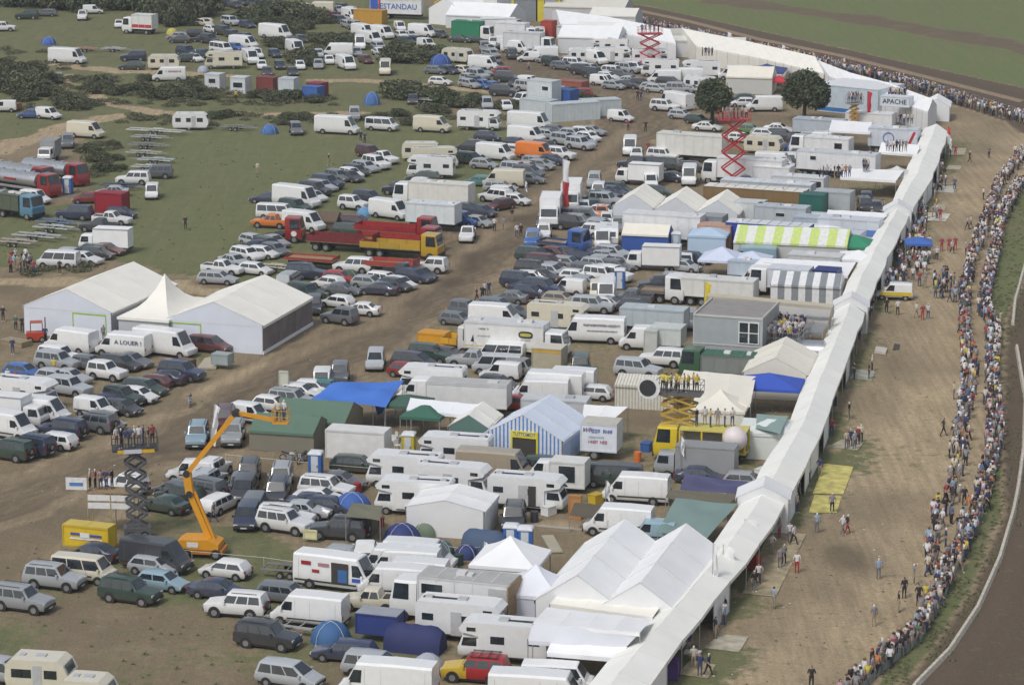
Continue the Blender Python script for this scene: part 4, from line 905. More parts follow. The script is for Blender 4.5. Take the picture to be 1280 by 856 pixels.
awning([(684, 758), (815, 773), (800, 790), (666, 778)], (3.3, 3.3, 3.9, 3.9), 'rear slope of long white awning beside the pits', WHT, posts=False, bays=4)
awning([(666, 778), (800, 790), (783, 808), (660, 800)], (3.9, 3.9, 2.7, 2.7), 'front slope of long white awning beside the pits', (.70, .72, .78), bays=4)
awning([(690, 800), (785, 808), (770, 822), (683, 815)], (2.7, 2.7, 2.3, 2.3), 'low white awning above the motorhome with grilles', WHT, bays=2)
pagoda((742, 845), -14, 4.4, 2.2, 3.4, 'small white pagoda beside the minibus at bottom', WHT, '', conc=.1)
gable((556, 672), -13, 6.4, 5.0, 2.4, 3.1, 'boxy white plastic sheeted tent above the dome tents', (.76, .77, .77), bay=2.5, name='sheeted_tent', cat='tent')
# army tents and tarpaulins
ag = (.10, .17, .125)
def eavetent(mid, yaw, L, d, hw, hr, label, color, wallc, cat='tent', name='frame_tent', wm=None, rm=None):
    """ridge parallel to the front"""
    rt = root(name, G(*mid), R(yaw), label, cat); mb = MB(); n = 3
    for s, y0, y1 in ((0, -.1, d / 2), (1, d + .1, d / 2)):
        q = MB()
        for i in range(n): sag(q, (-L / 2 + i * L / n, y0, hw), (-L / 2 + (i + 1) * L / n, y0, hw), (-L / 2 + (i + 1) * L / n, y1, hr), (-L / 2 + i * L / n, y1, hr), rm or canvas, 3, .08, 3)
        build(q, 'roof_slope', rt, color, True)
    for nm, a, b_ in (('front_wall', (-L / 2, 0), (L / 2, 0)), ('back_wall', (-L / 2, d), (L / 2, d))):
        q = MB(); sag(q, (*a, .02), (*b_, .02), (*b_, hw), (*a, hw), wm or canvas, 6, 0, 2); build(q, nm, rt, wallc)
    for s in (-1, 1):
        q = MB(); q.poly([(s * L / 2, 0, .02), (s * L / 2, d, .02), (s * L / 2, d, hw), (s * L / 2, d / 2, hr - .03), (s * L / 2, 0, hw)], wm or canvas); build(q, 'end_wall', rt, wallc)
    q = MB(); q.box(-L / 2 - .02, L / 2 + .02, -.14, -.1, hw - .22, hw + .01, rm or canvas); build(q, 'valance', rt, color); return rt
eavetent((352, 565), -14, 6.0, 4.6, 1.85, 2.9, 'front green army tent behind the parked motorbikes', ag, (.19, .18, .14))
eavetent((385, 553), -14, 7.0, 5.5, 2.0, 3.3, 'rear green army tent under the blue tarpaulin', ag, (.20, .17, .11))
tarp([(417, 478), (505, 476), (482, 508), (386, 502)], (3.6, 3.0, 2.4, 2.6), 'bright blue tarpaulin stretched over a frame by the army tents', (.06, .18, .58), amp=.6)
tarp([(466, 500), (503, 478), (478, 516), (472, 519)], (2.6, 2.8, .4, .3), 'loose end of the blue tarpaulin hanging to the ground', (.06, .17, .50), amp=.1)
cuboid('box_trailer', 'trailer', 448, 553, 4, 5.3, 2.1, 3.0, (.68, .68, .66), 'white box trailer standing right of the army tents', z0=.5, wh=1)
pagoda((505, 537), -14, 3.6, 2.2, 2.9, 'dark green gazebo, rear one, above the white garden chairs', (.05, .11, .08), conc=0, name='gazebo', cat='gazebo')
pagoda((525, 551), -14, 3.6, 2.2, 2.9, 'dark green gazebo, front one, left of the white awning', (.04, .13, .09), conc=0, name='gazebo', cat='gazebo')
awning([(513, 497), (600, 505), (588, 519), (508, 512)], (3.1, 3.1, 2.4, 2.4), 'white awning roof with dark green edge left of striped marquee', (.72, .74, .78), bays=3)
gable((586, 562), -14, 3.6, 5.0, 2.1, 3.2, 'small cream-roofed tent with letters on its green front', OFF, bay=2.5, wallcol=(.10, .18, .16), name='small_tent', cat='tent')
cuboid('trailer_lorry', 'lorry', 586, 491, 3, 7.6, 2.4, 3.2, (.68, .69, .69), 'long white box body lorry left of white van with yellow marks', wh=2, roof=(.45, .45, .44))
cuboid('trailer_lorry', 'lorry', 695, 510, 3, 6.0, 2.3, 3.0, (.55, .57, .58), 'pale grey box body behind the striped marquee', wh=2)
bt_ = cuboid('box_trailer', 'trailer', 752, 543, 4, 3.2, 2.4, 3.3, (.66, .70, .76), 'white box trailer with red and blue lettering by striped marquee', z0=.8, wh=1, roof=(.50, .48, .42))
MARKS.append((bt_, 1))
awning([(730, 505), (785, 508), (768, 523), (728, 520)], (3, 3, 2.6, 2.6), 'white awning roof above the lettered box trailer', WHT, bays=2)
cuboid('box_trailer', 'trailer', 712, 590, 4, 3.0, 2.1, 2.7, (.66, .66, .64), 'white horsebox trailer with dark picture right of striped marquee', z0=.5, wh=1, win=((-.7, .7, 1.0, 2.4),))
# main lorry with oval emblem
lo = cuboid('trailer_lorry', 'lorry', 634, 418, 4, 8.2, 2.5, 3.7, (.70, .70, .68), 'white box lorry with oval emblem left of the portable toilet hut', wh=2, cab=('W', 1), roof=(.58, .59, .60), band=(1.25, 1.38, (.5, .45, .1)))
def pill(a, b_, y, m_): mb = MB(); mb.poly([(2.3 + math.copysign(abs(math.cos(t_)) ** .6, math.cos(t_)) * a, y, 2.75 + math.copysign(abs(math.sin(t_)) ** .8, math.sin(t_)) * b_) for t_ in [2 * math.pi * i / 20 for i in range(20)]], m_); return mb
build(pill(.75, .36, -1.30, black), 'oval_emblem', lo); build(pill(.6, .17, -1.31, sheet), 'emblem_bar', lo, (.45, .42, .08)); glyphs(lo, 1.8, 2.8, -1.3, 2.15, .12, (.15, .15, .15))
glyphs(lo, -2.6, -1.6, -1.3, 3.0, .2, (.12, .12, .12), seed=2); glyphs(lo, -2.7, -1.5, -1.3, 2.3, .14, (.25, .28, .15), seed=3)
# right-hand tents
cream = (.74, .71, .62)
gable((968, 500), -12, 6.0, 9, 2.6, 4.1, 'cream peaked marquee behind the blue canopy roof', cream, bay=3)
awning([(855, 462), (945, 470), (938, 505), (845, 490)], (3.2, 3.2, 2.7, 2.7), 'flat cream awning roof left of the peaked cream marquee', cream, bays=3)
pagoda((895, 545), -12, 5.0, 2.4, 3.8, 'cream pointed tent behind people on yellow lorry', cream, 'f', conc=.5)
pagoda((957, 520), -12, 6.0, 2.6, 3.6, 'bright blue canopy roof beside the pit awning', (.035, .09, .45), '', conc=0, d=4.5, name='gazebo', cat='gazebo')
pagoda((958, 575), -12, 5.2, 2.4, 3.1, 'white tent with green edge below the blue canopy', (.66, .70, .68), 'fl', conc=0, d=5)
tarp([(946, 517), (985, 520), (975, 542), (945, 535)], (3.0, 3.2, 2.8, 2.7), 'small grey-green tarpaulin thrown over white tent roof', (.22, .31, .29), amp=.15)
corr = mat("corrugated_cream", (.62, .60, .52), rough=.6, stripes=(0, .3, .4, (.40, .39, .35)))
eavetent((805, 512), -14, 5.6, 3.4, 2.3, 3.0, 'cream ribbed awning roof left of the yellow scissor lift', (.62, .60, .52), (.3, .3, .28), wm=corr, rm=corr)
tarp([(856, 592), (935, 602), (930, 618), (850, 612)], (2.3, 2.0, 1.0, 1.1), 'dark blue-purple tarpaulin over the fence by grey van', (.065, .07, .16), amp=.3)
tarp([(836, 612), (925, 618), (908, 632), (832, 622)], (1.9, 1.9, 1.6, 1.6), 'olive brown tarpaulin strip above the grey-green one', (.13, .12, .085), amp=.12)
tarp([(845, 622), (922, 630), (880, 676), (822, 664)], (2.6, 2.6, 1.6, 1.5), 'large grey-green tarpaulin roof left of pit awning', (.17, .25, .235), amp=.35)
tarp([(772, 656), (800, 658), (795, 668), (768, 664)], (1.4, 1.4, .5, .5), 'dark tarpaulin heap below the van with motorbikes', (.07, .07, .07), amp=.2)
# striped roofs
gst = mat("green_white_stripe", (.68, .70, .66), rough=.7, stripes=(0, 2.1, .5, (.52, .64, .20)))
grs = mat("grey_white_stripe", (.68, .69, .70), rough=.7, stripes=(0, 1.5, .5, (.22, .24, .26)))
eavetent((987, 332), -13, 13.2, 6, 2.6, 4.0, 'green and white striped awning roof among the lorries', WHT, (.5, .52, .5), rm=gst, name='striped_awning', cat='awning')
eavetent((1006, 385), -13, 7.6, 4, 2.5, 3.6, 'grey and white striped awning behind spectators on terrace', WHT, (.45, .46, .47), rm=grs, wm=grs, name='striped_awning', cat='awning')
for i, (x, y, lab) in enumerate(((791, 276, 'left'), (844, 280, 'middle'), (896, 284, 'right'))):
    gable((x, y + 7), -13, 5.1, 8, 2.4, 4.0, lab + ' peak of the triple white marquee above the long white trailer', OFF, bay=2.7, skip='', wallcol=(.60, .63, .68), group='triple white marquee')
pagoda((898, 352), -13, 4.6, 2.4, 3.6, 'pale blue gazebo left of two, behind the long trailer roof', (.56, .62, .76), '', conc=.1, name='gazebo', cat='gazebo')
pagoda((936, 354), -13, 4.2, 2.4, 3.3, 'pale blue gazebo right of two, behind the long trailer roof', (.56, .62, .74), '', conc=0, name='gazebo', cat='gazebo')
pagoda((883, 322), -13, 4.5, 2.6, 3.2, 'light blue tent below the peach-coloured roof', (.42, .55, .70), 'f', conc=0)
gh = eavetent((806, 316), -13, 5.6, 3.4, 2.2, 3.2, 'blue tent with cream roof below the triple marquee', cream, (.03, .09, .34))
pagoda((1066, 334), -13, 4.4, 2.4, 3.4, 'green gazebo beside the green striped awning roof', (.03, .24, .13), '', conc=.1, name='gazebo', cat='gazebo')
awning([(952, 322), (1070, 328), (1060, 345), (935, 338)], (2.9, 2.9, 2.4, 2.4), 'white awning below the green striped roof', WHT, bays=4)
pagoda((1070, 352), -13, 4.5, 2.5, 3.2, 'white gazebo roof beside the pit awning, below green one', WHT, '', conc=.1, name='gazebo', cat='gazebo')
awning([(1040, 150), (1090, 153), (1088, 166), (1036, 163)], (3.6, 3.6, 3, 3), 'white square awning left of the red tall flag', WHT, bays=2)
awning([(1102, 178), (1150, 181), (1146, 194), (1098, 190)], (3.5, 3.5, 2.6, 2.6), 'white rounded awning below lorry with ring emblem', WHT, bays=3)
awning([(1055, 210), (1130, 213), (1120, 226), (1050, 222)], (3.0, 3.0, 2.6, 2.6), 'white awning left of the pit awning bend', WHT, bays=3)
pagoda((1118, 243), -13, 5, 2.3, 3.4, 'grey-white peaked awning over motorbikes near pit awning', (.6, .6, .57), '', conc=.5)
awning([(1035, 262), (1110, 266), (1100, 280), (1030, 276)], (3, 3, 2.6, 2.6), 'long white awning below the motorbike shelter', WHT, bays=4)
gable((1170, 152), -10, 4, 6, 2.3, 3.4, 'small white gable tent at the farthest pit awning end', WHT, bay=3)
# sheds, containers, lorry rows
GC = 'containers and site huts'
def hut(px, py, ang, L, Wd, H, c, lab, **k): return cuboid(k.pop('name', 'container'), 'container', px, py, ang, L, Wd, H, c, lab, group=GC, ribs=k.pop('ribs', .6), **k)
hut(269, 102, 3, 2.6, 2.4, 2.6, (.58, .60, .62), 'left grey site hut with dark window, far grass', win=((-.6, .6, 1.2, 1.9),), name='site_hut', ribs=0)
hut(301, 106, 3, 2.6, 2.4, 2.6, (.58, .60, .62), 'right grey site hut with wide window, far grass', win=((-.8, .8, 1.0, 1.8),), name='site_hut', ribs=0)
hut(336, 105, 5, 3.2, 2.3, 2.3, (.20, .05, .045), 'rust red container between grey hut and white container')
hut(361, 107, 3, 2.7, 2.3, 2.5, (.52, .57, .60), 'pale container right of the rust red one')
hut(392, 117, 5, 2.8, 2.2, 2.3, (.05, .13, .40), 'blue container in front of a red one')
hut(397, 113, 5, 2.6, 2.2, 2.5, (.26, .03, .04), 'red container half hidden behind the blue one')
hut(463, 21, 3, 6.0, 2.4, 2.6, (.50, .27, .04), 'orange-brown container at the top below the lettered lorry')
hut(680, 121, 6, 4.6, 2.5, 5.2, (.55, .59, .60), 'pale stacked container with window above the long ones', win=((.5, 1.6, 3.8, 4.4),), ribs=1.1)
hut(707, 126, 6, 3.2, 2.5, 3.6, (.04, .11, .34), 'blue container right of the pale stacked one')
hut(674, 135, 6, 5.5, 2.5, 2.7, (.50, .55, .57), 'left end of the long pale containers, upper centre')
hut(716, 139, -4, 8.0, 2.5, 2.7, (.52, .57, .60), 'middle one of the long pale containers, upper centre')
hut(750, 134, -3, 6.0, 2.5, 2.5, (.50, .55, .57), 'right end of the long pale containers, upper centre')
GL = 'long lorries and trailers in the paddock'
def lor(px, py, ang, L, H, c, lab, **k): return cuboid('trailer_lorry', 'lorry', px, py, ang, L, k.pop('w', 2.5), H, c, lab, group=GL, wh=k.pop('wh', 3), ribs=k.pop('ribs', 1.25), **k)
lw = (.70, .71, .72); lg = (.48, .52, .56)
l = lor(497, 8, 2, 10.5, 3.8, lw, 'white trailer with blue DESTANDAU lettering at the top edge', txt='DESTANDAU', tcol=mat("blue_print", (.05, .12, .4)), ts=1.5)
mb = MB(); mb.box(-5.4, -3.6, -1.29, -1.26, 1.1, 3.9, sheet); build(mb, 'blue_panel', l, (.03, .10, .42)); mb = MB(); mb.box(-3.5, -3.1, -1.29, -1.26, 1.1, 3.9, sheet); build(mb, 'red_stripe', l, (.5, .03, .03))
lor(585, 36, 3, 5.5, 3.8, (.02, .20, .10), 'green curtain-sided lorry below the far marquee', cab=('W', 1))
lor(640, 38, 3, 6, 3.8, lw, 'white lorry right of the green curtain-sided one', cab=('W', 1)); lor(655, 50, 3, 7, 3.8, (.60, .62, .63), 'pale grey lorry trailer below far yellow scaffold', cab=('W', 1))
lor(181, 27, 3, 4.2, 3.7, (.66, .67, .66), 'white box lorry with red diagonal patch on far grass', wh=1, cab=('W', -1), band=(1.3, 1.9, (.45, .03, .04)))
lor(865, 180, 4, 9.6, 3.9, (.66, .66, .62), 'long plain white trailer right of dirt road, upper right')
lor(940, 210, 4, 9.0, 3.7, lw, 'white lorry behind the tall red scissor lift', cab=('W', -1))
lor(967, 216, 4, 5.0, 2.9, lw, 'short white box body right of red scissor lift', wh=1)
lor(830, 281, 4, 9.6, 3.8, (.68, .69, .70), 'long white trailer below the triple peaked marquee')
lor(893, 281, 4, 2.6, 3.4, (.30, .32, .33), 'grey trailer end with black windows, below triple marquee', win=((-1.0, 0, 1.8, 2.8), (.2, 1.1, 1.8, 2.8)), wh=1)
lor(962, 292, 4, 10.0, 3.6, (.025, .06, .32), 'long blue trailer above the green striped awning', roof=(.62, .64, .66))
lor(945, 247, 4, 13.0, 3.6, (.22, .14, .06), 'long brown-sided trailer with white roof right of marquees', roof=(.70, .69, .64))
lor(1017, 255, 4, 3.0, 3.6, (.02, .12, .10), 'dark green end section beside the brown-sided trailer', wh=1)
lor(960, 236, 4, 12.0, 3.0, lg, 'long pale blue-grey trailer roof behind brown-sided one', roof=(.60, .64, .68))
lor(938, 262, 4, 3.6, 3.2, (.56, .59, .60), 'pale container body right of triple marquee', wh=1)
lor(978, 268, 4, 6.5, 3.2, (.44, .49, .53), 'grey-blue box trailer with small window above blue trailer', win=((-.5, .6, 2.1, 2.5),))
lor(1012, 279, 4, 3.4, 2.8, (.42, .48, .55), 'short grey-blue trailer left of the white and blue one', wh=1)
l = lor(1063, 284, 4, 7.4, 3.3, (.60, .64, .70), 'white trailer with blue wave band near the pit awning', band=(1.4, 2.2, (.10, .22, .55)))
lor(1045, 300, 4, 6.4, 3.2, (.54, .58, .63), 'pale trailer half behind the green striped awning')
lor(1043, 250, 4, 4.6, 3.4, (.42, .46, .48), 'grey trailer below people on a roof, upper right')
lor(1000, 228, 4, 7.0, 2.8, (.64, .66, .68), 'low white trailer with green sign panel', win=((1.6, 3.2, 1.6, 2.4),))
lor(1048, 201, 4, 11.0, 3.5, (.70, .72, .75), 'long white hospitality trailer with small square window', win=((-3.6, -2.8, 2.4, 2.9),), roof=(.55, .57, .6))
lor(1036, 180, 4, 6.5, 3.0, lw, 'white lorry above the long hospitality trailer', cab=('W', -1), win=((1.2, 2.3, 1.6, 2.4),))
l = lor(1118, 171, 3, 7.0, 3.6, (.56, .60, .66), 'pale blue lorry with ring emblem and red stripe')
mb = MB()
for i in range(16):
    a, b_ = 2 * math.pi * i / 16, 2 * math.pi * (i + 1) / 16; mb.bar((-.6 + .75 * math.cos(a), -1.3, 2.3 + .75 * math.sin(a)), (-.6 + .75 * math.cos(b_), -1.3, 2.3 + .75 * math.sin(b_)), .07, mat("blue_print", (.05, .12, .4)))
build(mb, 'ring_emblem', l); mb = MB(); mb.poly([(2.0, -1.29, 1.2), (2.4, -1.29, 1.2), (3.3, -1.29, 3.3), (2.9, -1.29, 3.3)], sheet); build(mb, 'red_stripe', l, (.4, .02, .04))
lor(1025, 157, 4, 7.5, 3.0, (.42, .47, .51), 'grey trailer with dark red end right of the big tree', band=(2.85, 2.95, (.2, .05, .05)))
lor(1088, 148, 3, 7, 2.8, lw, 'white trailer behind the square awning, upper right')
l = cuboid('exhibition_hall', 'building', 1075, 122, 6, 11, 8, 4.2, (.50, .58, .64), 'pale blue exhibition hall right of the big tree', band=(.2, .8, (.04, .16, .42)), roof=(.70, .71, .72))
l = cuboid('spectator_balcony', 'balcony', 1121, 126, 4, 4.5, 2.0, 4.5, (.62, .66, .72), 'white balcony with dark lettering full of spectators', txt='APACHE', tcol=black, ts=1.0, zc=3.8, z0=3.0)
l = lor(726, 41, 3, 8.4, 3.4, (.62, .62, .58), 'long white stand with dark RAV lettering, far top', txt='RAV', tcol=black, ts=2.0, band=(3.1, 3.3, (.2, .2, .2)))
cuboid('container', 'container', 686, 37, 3, 2.2, 2.4, 3.2, (.38, .05, .03), 'red end box left of the lettered white stand', group=GC)
lor(742, 152, 3, 5, 3, (.6, .6, .58), 'cream covered trailer under the pale containers', wh=2, z0=1.06) if False else None
lor(552, 239, 4, 8.2, 3.4, (.68, .66, .62), 'white box lorry facing left beside the dirt road', cab=('W', -1), wh=2)
lor(542, 265, 4, 6.4, 3.4, (.64, .68, .70), 'white box trailer just behind the red lorries', wh=2)
lor(818, 395, 4, 6.8, 2.9, (.44, .50, .53), 'grey-blue box trailer left of the container building')
lor(892, 358, 4, 9.4, 3.0, (.66, .66, .63), 'long cream-roofed trailer behind the yellow flag')
l = lor(988, 346, 4, 4.6, 3.2, (.62, .65, .70), 'white box lorry with dark blue tail behind striped awning', cab=('W', -1), wh=2)
lor(1034, 347, 4, 2.6, 3.0, (.015, .03, .16), 'dark blue box body beside the pit awning', wh=1)
lor(943, 334, 4, 5.5, 2.6, (.45, .52, .60), 'blue-grey trailer behind the pale blue gazebos', wh=2) 
lor(1020, 327, 4, 6.0, 2.8, (.58, .60, .60), 'pale trailer left of the white gazebo roof', wh=2)
l = lor(586, 740, 6, 7.0, 3.6, (.66, .67, .68), 'white exhibition trailer with open brown rear door', cab=('W', -1), wh=2, win=((-3.2, -1.6, 2.4, 3.1),), roof=(.40, .40, .39))
mb = MB(); mb.box(3.52, 3.62, -1.9, 1.3, 1.1, 3.6, wood); build(mb, 'tailboard', l)
mb = MB(); mb.box(1.9, 3.3, -1.29, -1.26, 1.3, 3.2, sheetg); build(mb, 'side_door', l)
l = lor(920, 453, 4, 6.4, 2.7, (.20, .22, .21), 'army green lorry with grey curtain below container building', cab=('K', -1), roof=(.04, .13, .085), wh=2)
lor(835, 418, 4, 3.2, 2.8, (.56, .60, .58), 'pale mixer lorry left of container building', wh=1)
hut(815, 428, 4, 1.3, 1.3, 2.6, (.50, .52, .50), 'upright grey locker left of container building', ribs=0, name='site_hut')
# container building with terrace
cbm = G(866, 462); cb = root('container_building', cbm, R(-17), 'grey two-storey container building with four-pane window beside terrace', 'building')
cg = (.34, .37, .38); cl = 6.9; cd = 8.0
for lv in (0, 1):
    for i in range(3):
        mb = MB(); mb.box(0, cl, i * cd / 3 + .03, (i + 1) * cd / 3 - .03, lv * 2.75 + .05, lv * 2.75 + 2.72, sheet); m_ = build(mb, 'container_unit', cb, jitter(cg, .04))
        fr = MB()
        for x in (0, cl): fr.box(x - .03, x + .08 if x == 0 else x + .03, i * cd / 3, i * cd / 3 + .12, lv * 2.75, lv * 2.75 + 2.75, sheet)
        build(fr, 'corner_posts', m_, (.45, .47, .48))
for i in range(3):
    for j in range(8):
        mb = MB(); y0 = i * cd / 3 + .1 + j * (cd / 3 - .2) / 8; mb.box(.15, cl - .15, y0, y0 + .16, 5.475, 5.53, sheet); build(mb, 'roof_rib', cb, (.30, .28, .27))
mb = MB(); mb.box(-.04, cl + .04, -.04, .1, 5.48, 5.68, sheet); mb.box(-.04, .1, .1, cd, 5.48, 5.68, sheet); mb.box(cl - .1, cl + .04, .1, cd, 5.48, 5.68, sheet); mb.box(-.03, cl + .03, -.035, -.005, 2.68, 2.82, sheet); build(mb, 'roof_edge', cb, (.50, .50, .48))
mb = MB(); mb.box(4.55, 6.6, -.08, -.01, 3.0, 5.2, trimw); wf = build(mb, 'window', cb)
for x0, z0_ in ((4.65, 3.1), (5.65, 3.1), (4.65, 4.15), (5.65, 4.15)):
    mb = MB(); mb.box(x0, x0 + .85, -.1, -.085, z0_, z0_ + .95, glass); build(mb, 'pane', wf)
tr = root('spectator_terrace', G(953, 462), R(-17), 'raised steel terrace packed with spectators beside container building', 'terrace')
mb = MB(); mb.box(0, 3.6, 0, 7.4, 2.7, 2.82, sheet); build(mb, 'deck', tr, (.2, .2, .2))
for x in (0.05, 3.55):
    for y in (0.05, 2.5, 5, 7.35): mb = MB(); mb.bar((x, y, 0), (x, y, 3.9), .05, steel); build(mb, 'post', tr)
mb = MB()
for z in (3.3, 3.85): mb.bar((0, 0, z), (3.6, 0, z), .03, steel); mb.bar((3.6, 0, z), (3.6, 7.4, z), .03, steel); mb.bar((0, 7.4, z), (3.6, 7.4, z), .03, steel)
build(mb, 'railing', tr)
awning([(886, 366), (1042, 380), (1040, 384), (884, 370)], (5.2, 5.2, 5.0, 5.0), 'long narrow tan roof edge behind the container building', (.42, .39, .31), bays=5, s=.02)
awning([(965, 378), (1040, 384), (1035, 404), (975, 396)], (4.0, 4.0, 3.2, 3.2), 'grey-beige awning wall behind the spectators on terrace', (.40, .39, .37), bays=2)
awning([(985, 404), (1035, 406), (1028, 416), (992, 414)], (3.6, 3.6, 3.0, 3.0), 'dark grey tent roof above the steel tanker', (.20, .21, .22), bays=2)
# far marquees
gable((556, 32), -38, 8, 9, 3.0, 5.2, 'farthest white marquee beside the far yellow scissor lift', WHT, bay=3)
gable((600, 8), -38, 9, 16, 3.2, 5.5, 'large white marquee right of the far yellow scissor lift', WHT, bay=4)
eavetent((597, 37), -20, 13, 9, 2.6, 4.6, 'long white marquee above the green curtain-sided lorry', WHT, (.6, .62, .64))
eavetent((735, 68), -12, 11, 9, 3.0, 4.6, 'white marquee below the lettered white stand', WHT, (.58, .61, .63))
eavetent((765, 40), -14, 9, 7, 3.0, 4.2, 'cream roofed tent left of the far red scissor lift', (.70, .69, .63), (.58, .6, .6))
eavetent((730, 30), -14, 16, 8, 3.2, 4.4, 'pale roof of the lettered stand at the far top', (.60, .58, .52), (.5, .5, .5))
eavetent((760, 58), -12, 12, 6, 3.0, 4.0, 'low white roof left of far red scissor lift', (.70, .70, .68), (.55, .56, .58))
eavetent((936, 118), -12, 7.5, 6, 2.8, 4.2, 'cream tent between the two big trees', cream, (.5, .5, .47))
pagoda((955, 110), -12, 6, 2.6, 3.6, 'dark blue canopy roof above the cream tent, upper right', (.045, .07, .22), '', conc=.3, name='gazebo', cat='gazebo')
cuboid('market_stall', 'stall', 944, 101, 3, 3.4, 1.5, 1.6, (.50, .09, .02), 'orange counter under the dark blue canopy')
pagoda((972, 118), -12, 2.6, 2.1, 2.9, 'small red parasol roof beside the orange counter', (.50, .03, .05), '', conc=0, name='gazebo', cat='gazebo')
eavetent((885, 73), -12, 13, 4, 3.0, 3.6, 'long pale roof above the motorhomes, upper right', (.60, .60, .56), (.55, .56, .57))
# scaffold grandstand, top
gs = root('scaffold_stand', G(668, 27), R(-8), 'grey scaffold stand with yellow columns at the top edge', 'grandstand')
for x, w_, c_ in ((-3.9, 4.2, (.22, .24, .26)), (.6, 1.3, (.62, .52, .05)), (2.0, 2.4, (.36, .38, .42)), (4.5, .5, (.62, .52, .05)), (-4.5, .5, (.62, .52, .05))):
    mb = MB(); mb.box(x, x + w_, 0, 3, 0, 4.6, sheet); build(mb, 'panel', gs, c_)
mb = MB(); mb.box(-4.7, 5.2, -.4, 3.4, 4.62, 4.8, sheet); build(mb, 'deck', gs, (.5, .45, .15))
mb = MB()
for z in (5.2, 5.8): mb.bar((-4.7, -.4, z), (5.2, -.4, z), .05, sheet)
for x in np.linspace(-4.7, 5.2, 8): mb.bar((x, -.4, 4.8), (x, -.4, 5.8), .05, sheet)
build(mb, 'railing', gs, (.6, .5, .06))
# small camping tents
for x, y, w_, c_, lab, kw in ((61, 56, 3.0, (.05, .13, .42), 'blue dome tent on far grass, top left', {}), (337, 167, 2.9, (.06, .16, .40), 'blue dome tent left of the parked grey car on grass', {}), (465, 131, 2.9, (.06, .16, .40), 'blue tent near bush below far containers', {'h': 2}),
    (254, 90, 2.2, (.40, .45, .55), 'small pale tent beside a cream motorhome', {}), (551, 82, 4.2, (.04, .10, .34), 'blue dome tent beside a cream caravan, far cluster', {}), (577, 90, 2.6, (.10, .16, .10), 'small green tent right of the far blue dome', {}), (215, 43, 2.4, (.55, .50, .10), 'yellow tent among far parked cars', {}),
    (456, 270, 2.4, (.12, .30, .52), 'light blue tent behind the brown one', {}), (992, 190, 3.2, (.06, .12, .32), 'blue tent behind cream caravan, upper right', {}), (436, 352, 3.0, (.07, .11, .07), 'olive tent behind blue saloon at field edge', {}), (70, 517, 2.4, (.04, .08, .18), 'dark blue dome tent beside a white motorhome', {}),
    (503, 678, 3.4, (.03, .05, .19), 'deep blue dome tent right of the brown shelter', {}), (533, 668, 2.6, (.17, .22, .15), 'olive green dome tent against white sheeted tent', {}), (552, 692, 2.3, (.07, .14, .14), 'teal dome tent in the row above vans', {}), (583, 696, 2.1, (.03, .05, .17), 'navy dome tent in the middle of the tent row', {}),
    (414, 802, 3.3, (.05, .14, .32), 'blue and yellow dome tent behind dark blue car', {'c2': (.45, .40, .15)}), (535, 842, 2.6, (.42, .45, .52), 'small pale grey dome tent at lower edge', {'h': 1.5}), (441, 640, 3.6, (.05, .13, .42), 'bright blue tent beside brown awning behind cars', {'h': 1.7})):
    dome(x, y, w_ * .86, tuple(v * .85 for v in c_), lab, **kw)
tunnel(606, 690, 2.3, 3.4, 1.9, (.055, .09, .16), 'large slate blue tunnel tent by the blue toilets', ang=-20)
tunnel(519, 811, 2.3, 4.2, 1.9, (.02, .028, .11), 'long navy blue tunnel tent beside cream motorhomes', ang=-18, c2=(.02, .028, .11))
eavetent((407, 288), -12, 2.8, 3.2, 1.2, 2.1, 'brown ridge tent beside the white van on grass', (.12, .085, .06), (.12, .09, .07))
eavetent((450, 672), -10, 2.0, 2.2, 2.0, 2.25, 'square brown shelter behind the black off-roader', (.16, .14, .10), (.13, .11, .08))
tarp([(440, 628), (478, 632), (475, 650), (432, 645)], (2.6, 2.6, 2.3, 2.3), 'olive awning sheet above the square brown shelter', (.16, .16, .11), amp=.15)
tarp([(718, 628), (768, 632), (760, 650), (712, 644)], (1.9, 1.9, 1.4, 1.4), 'dark brown flat tarpaulin right of motorhome with open door', (.10, .085, .06), amp=.1)
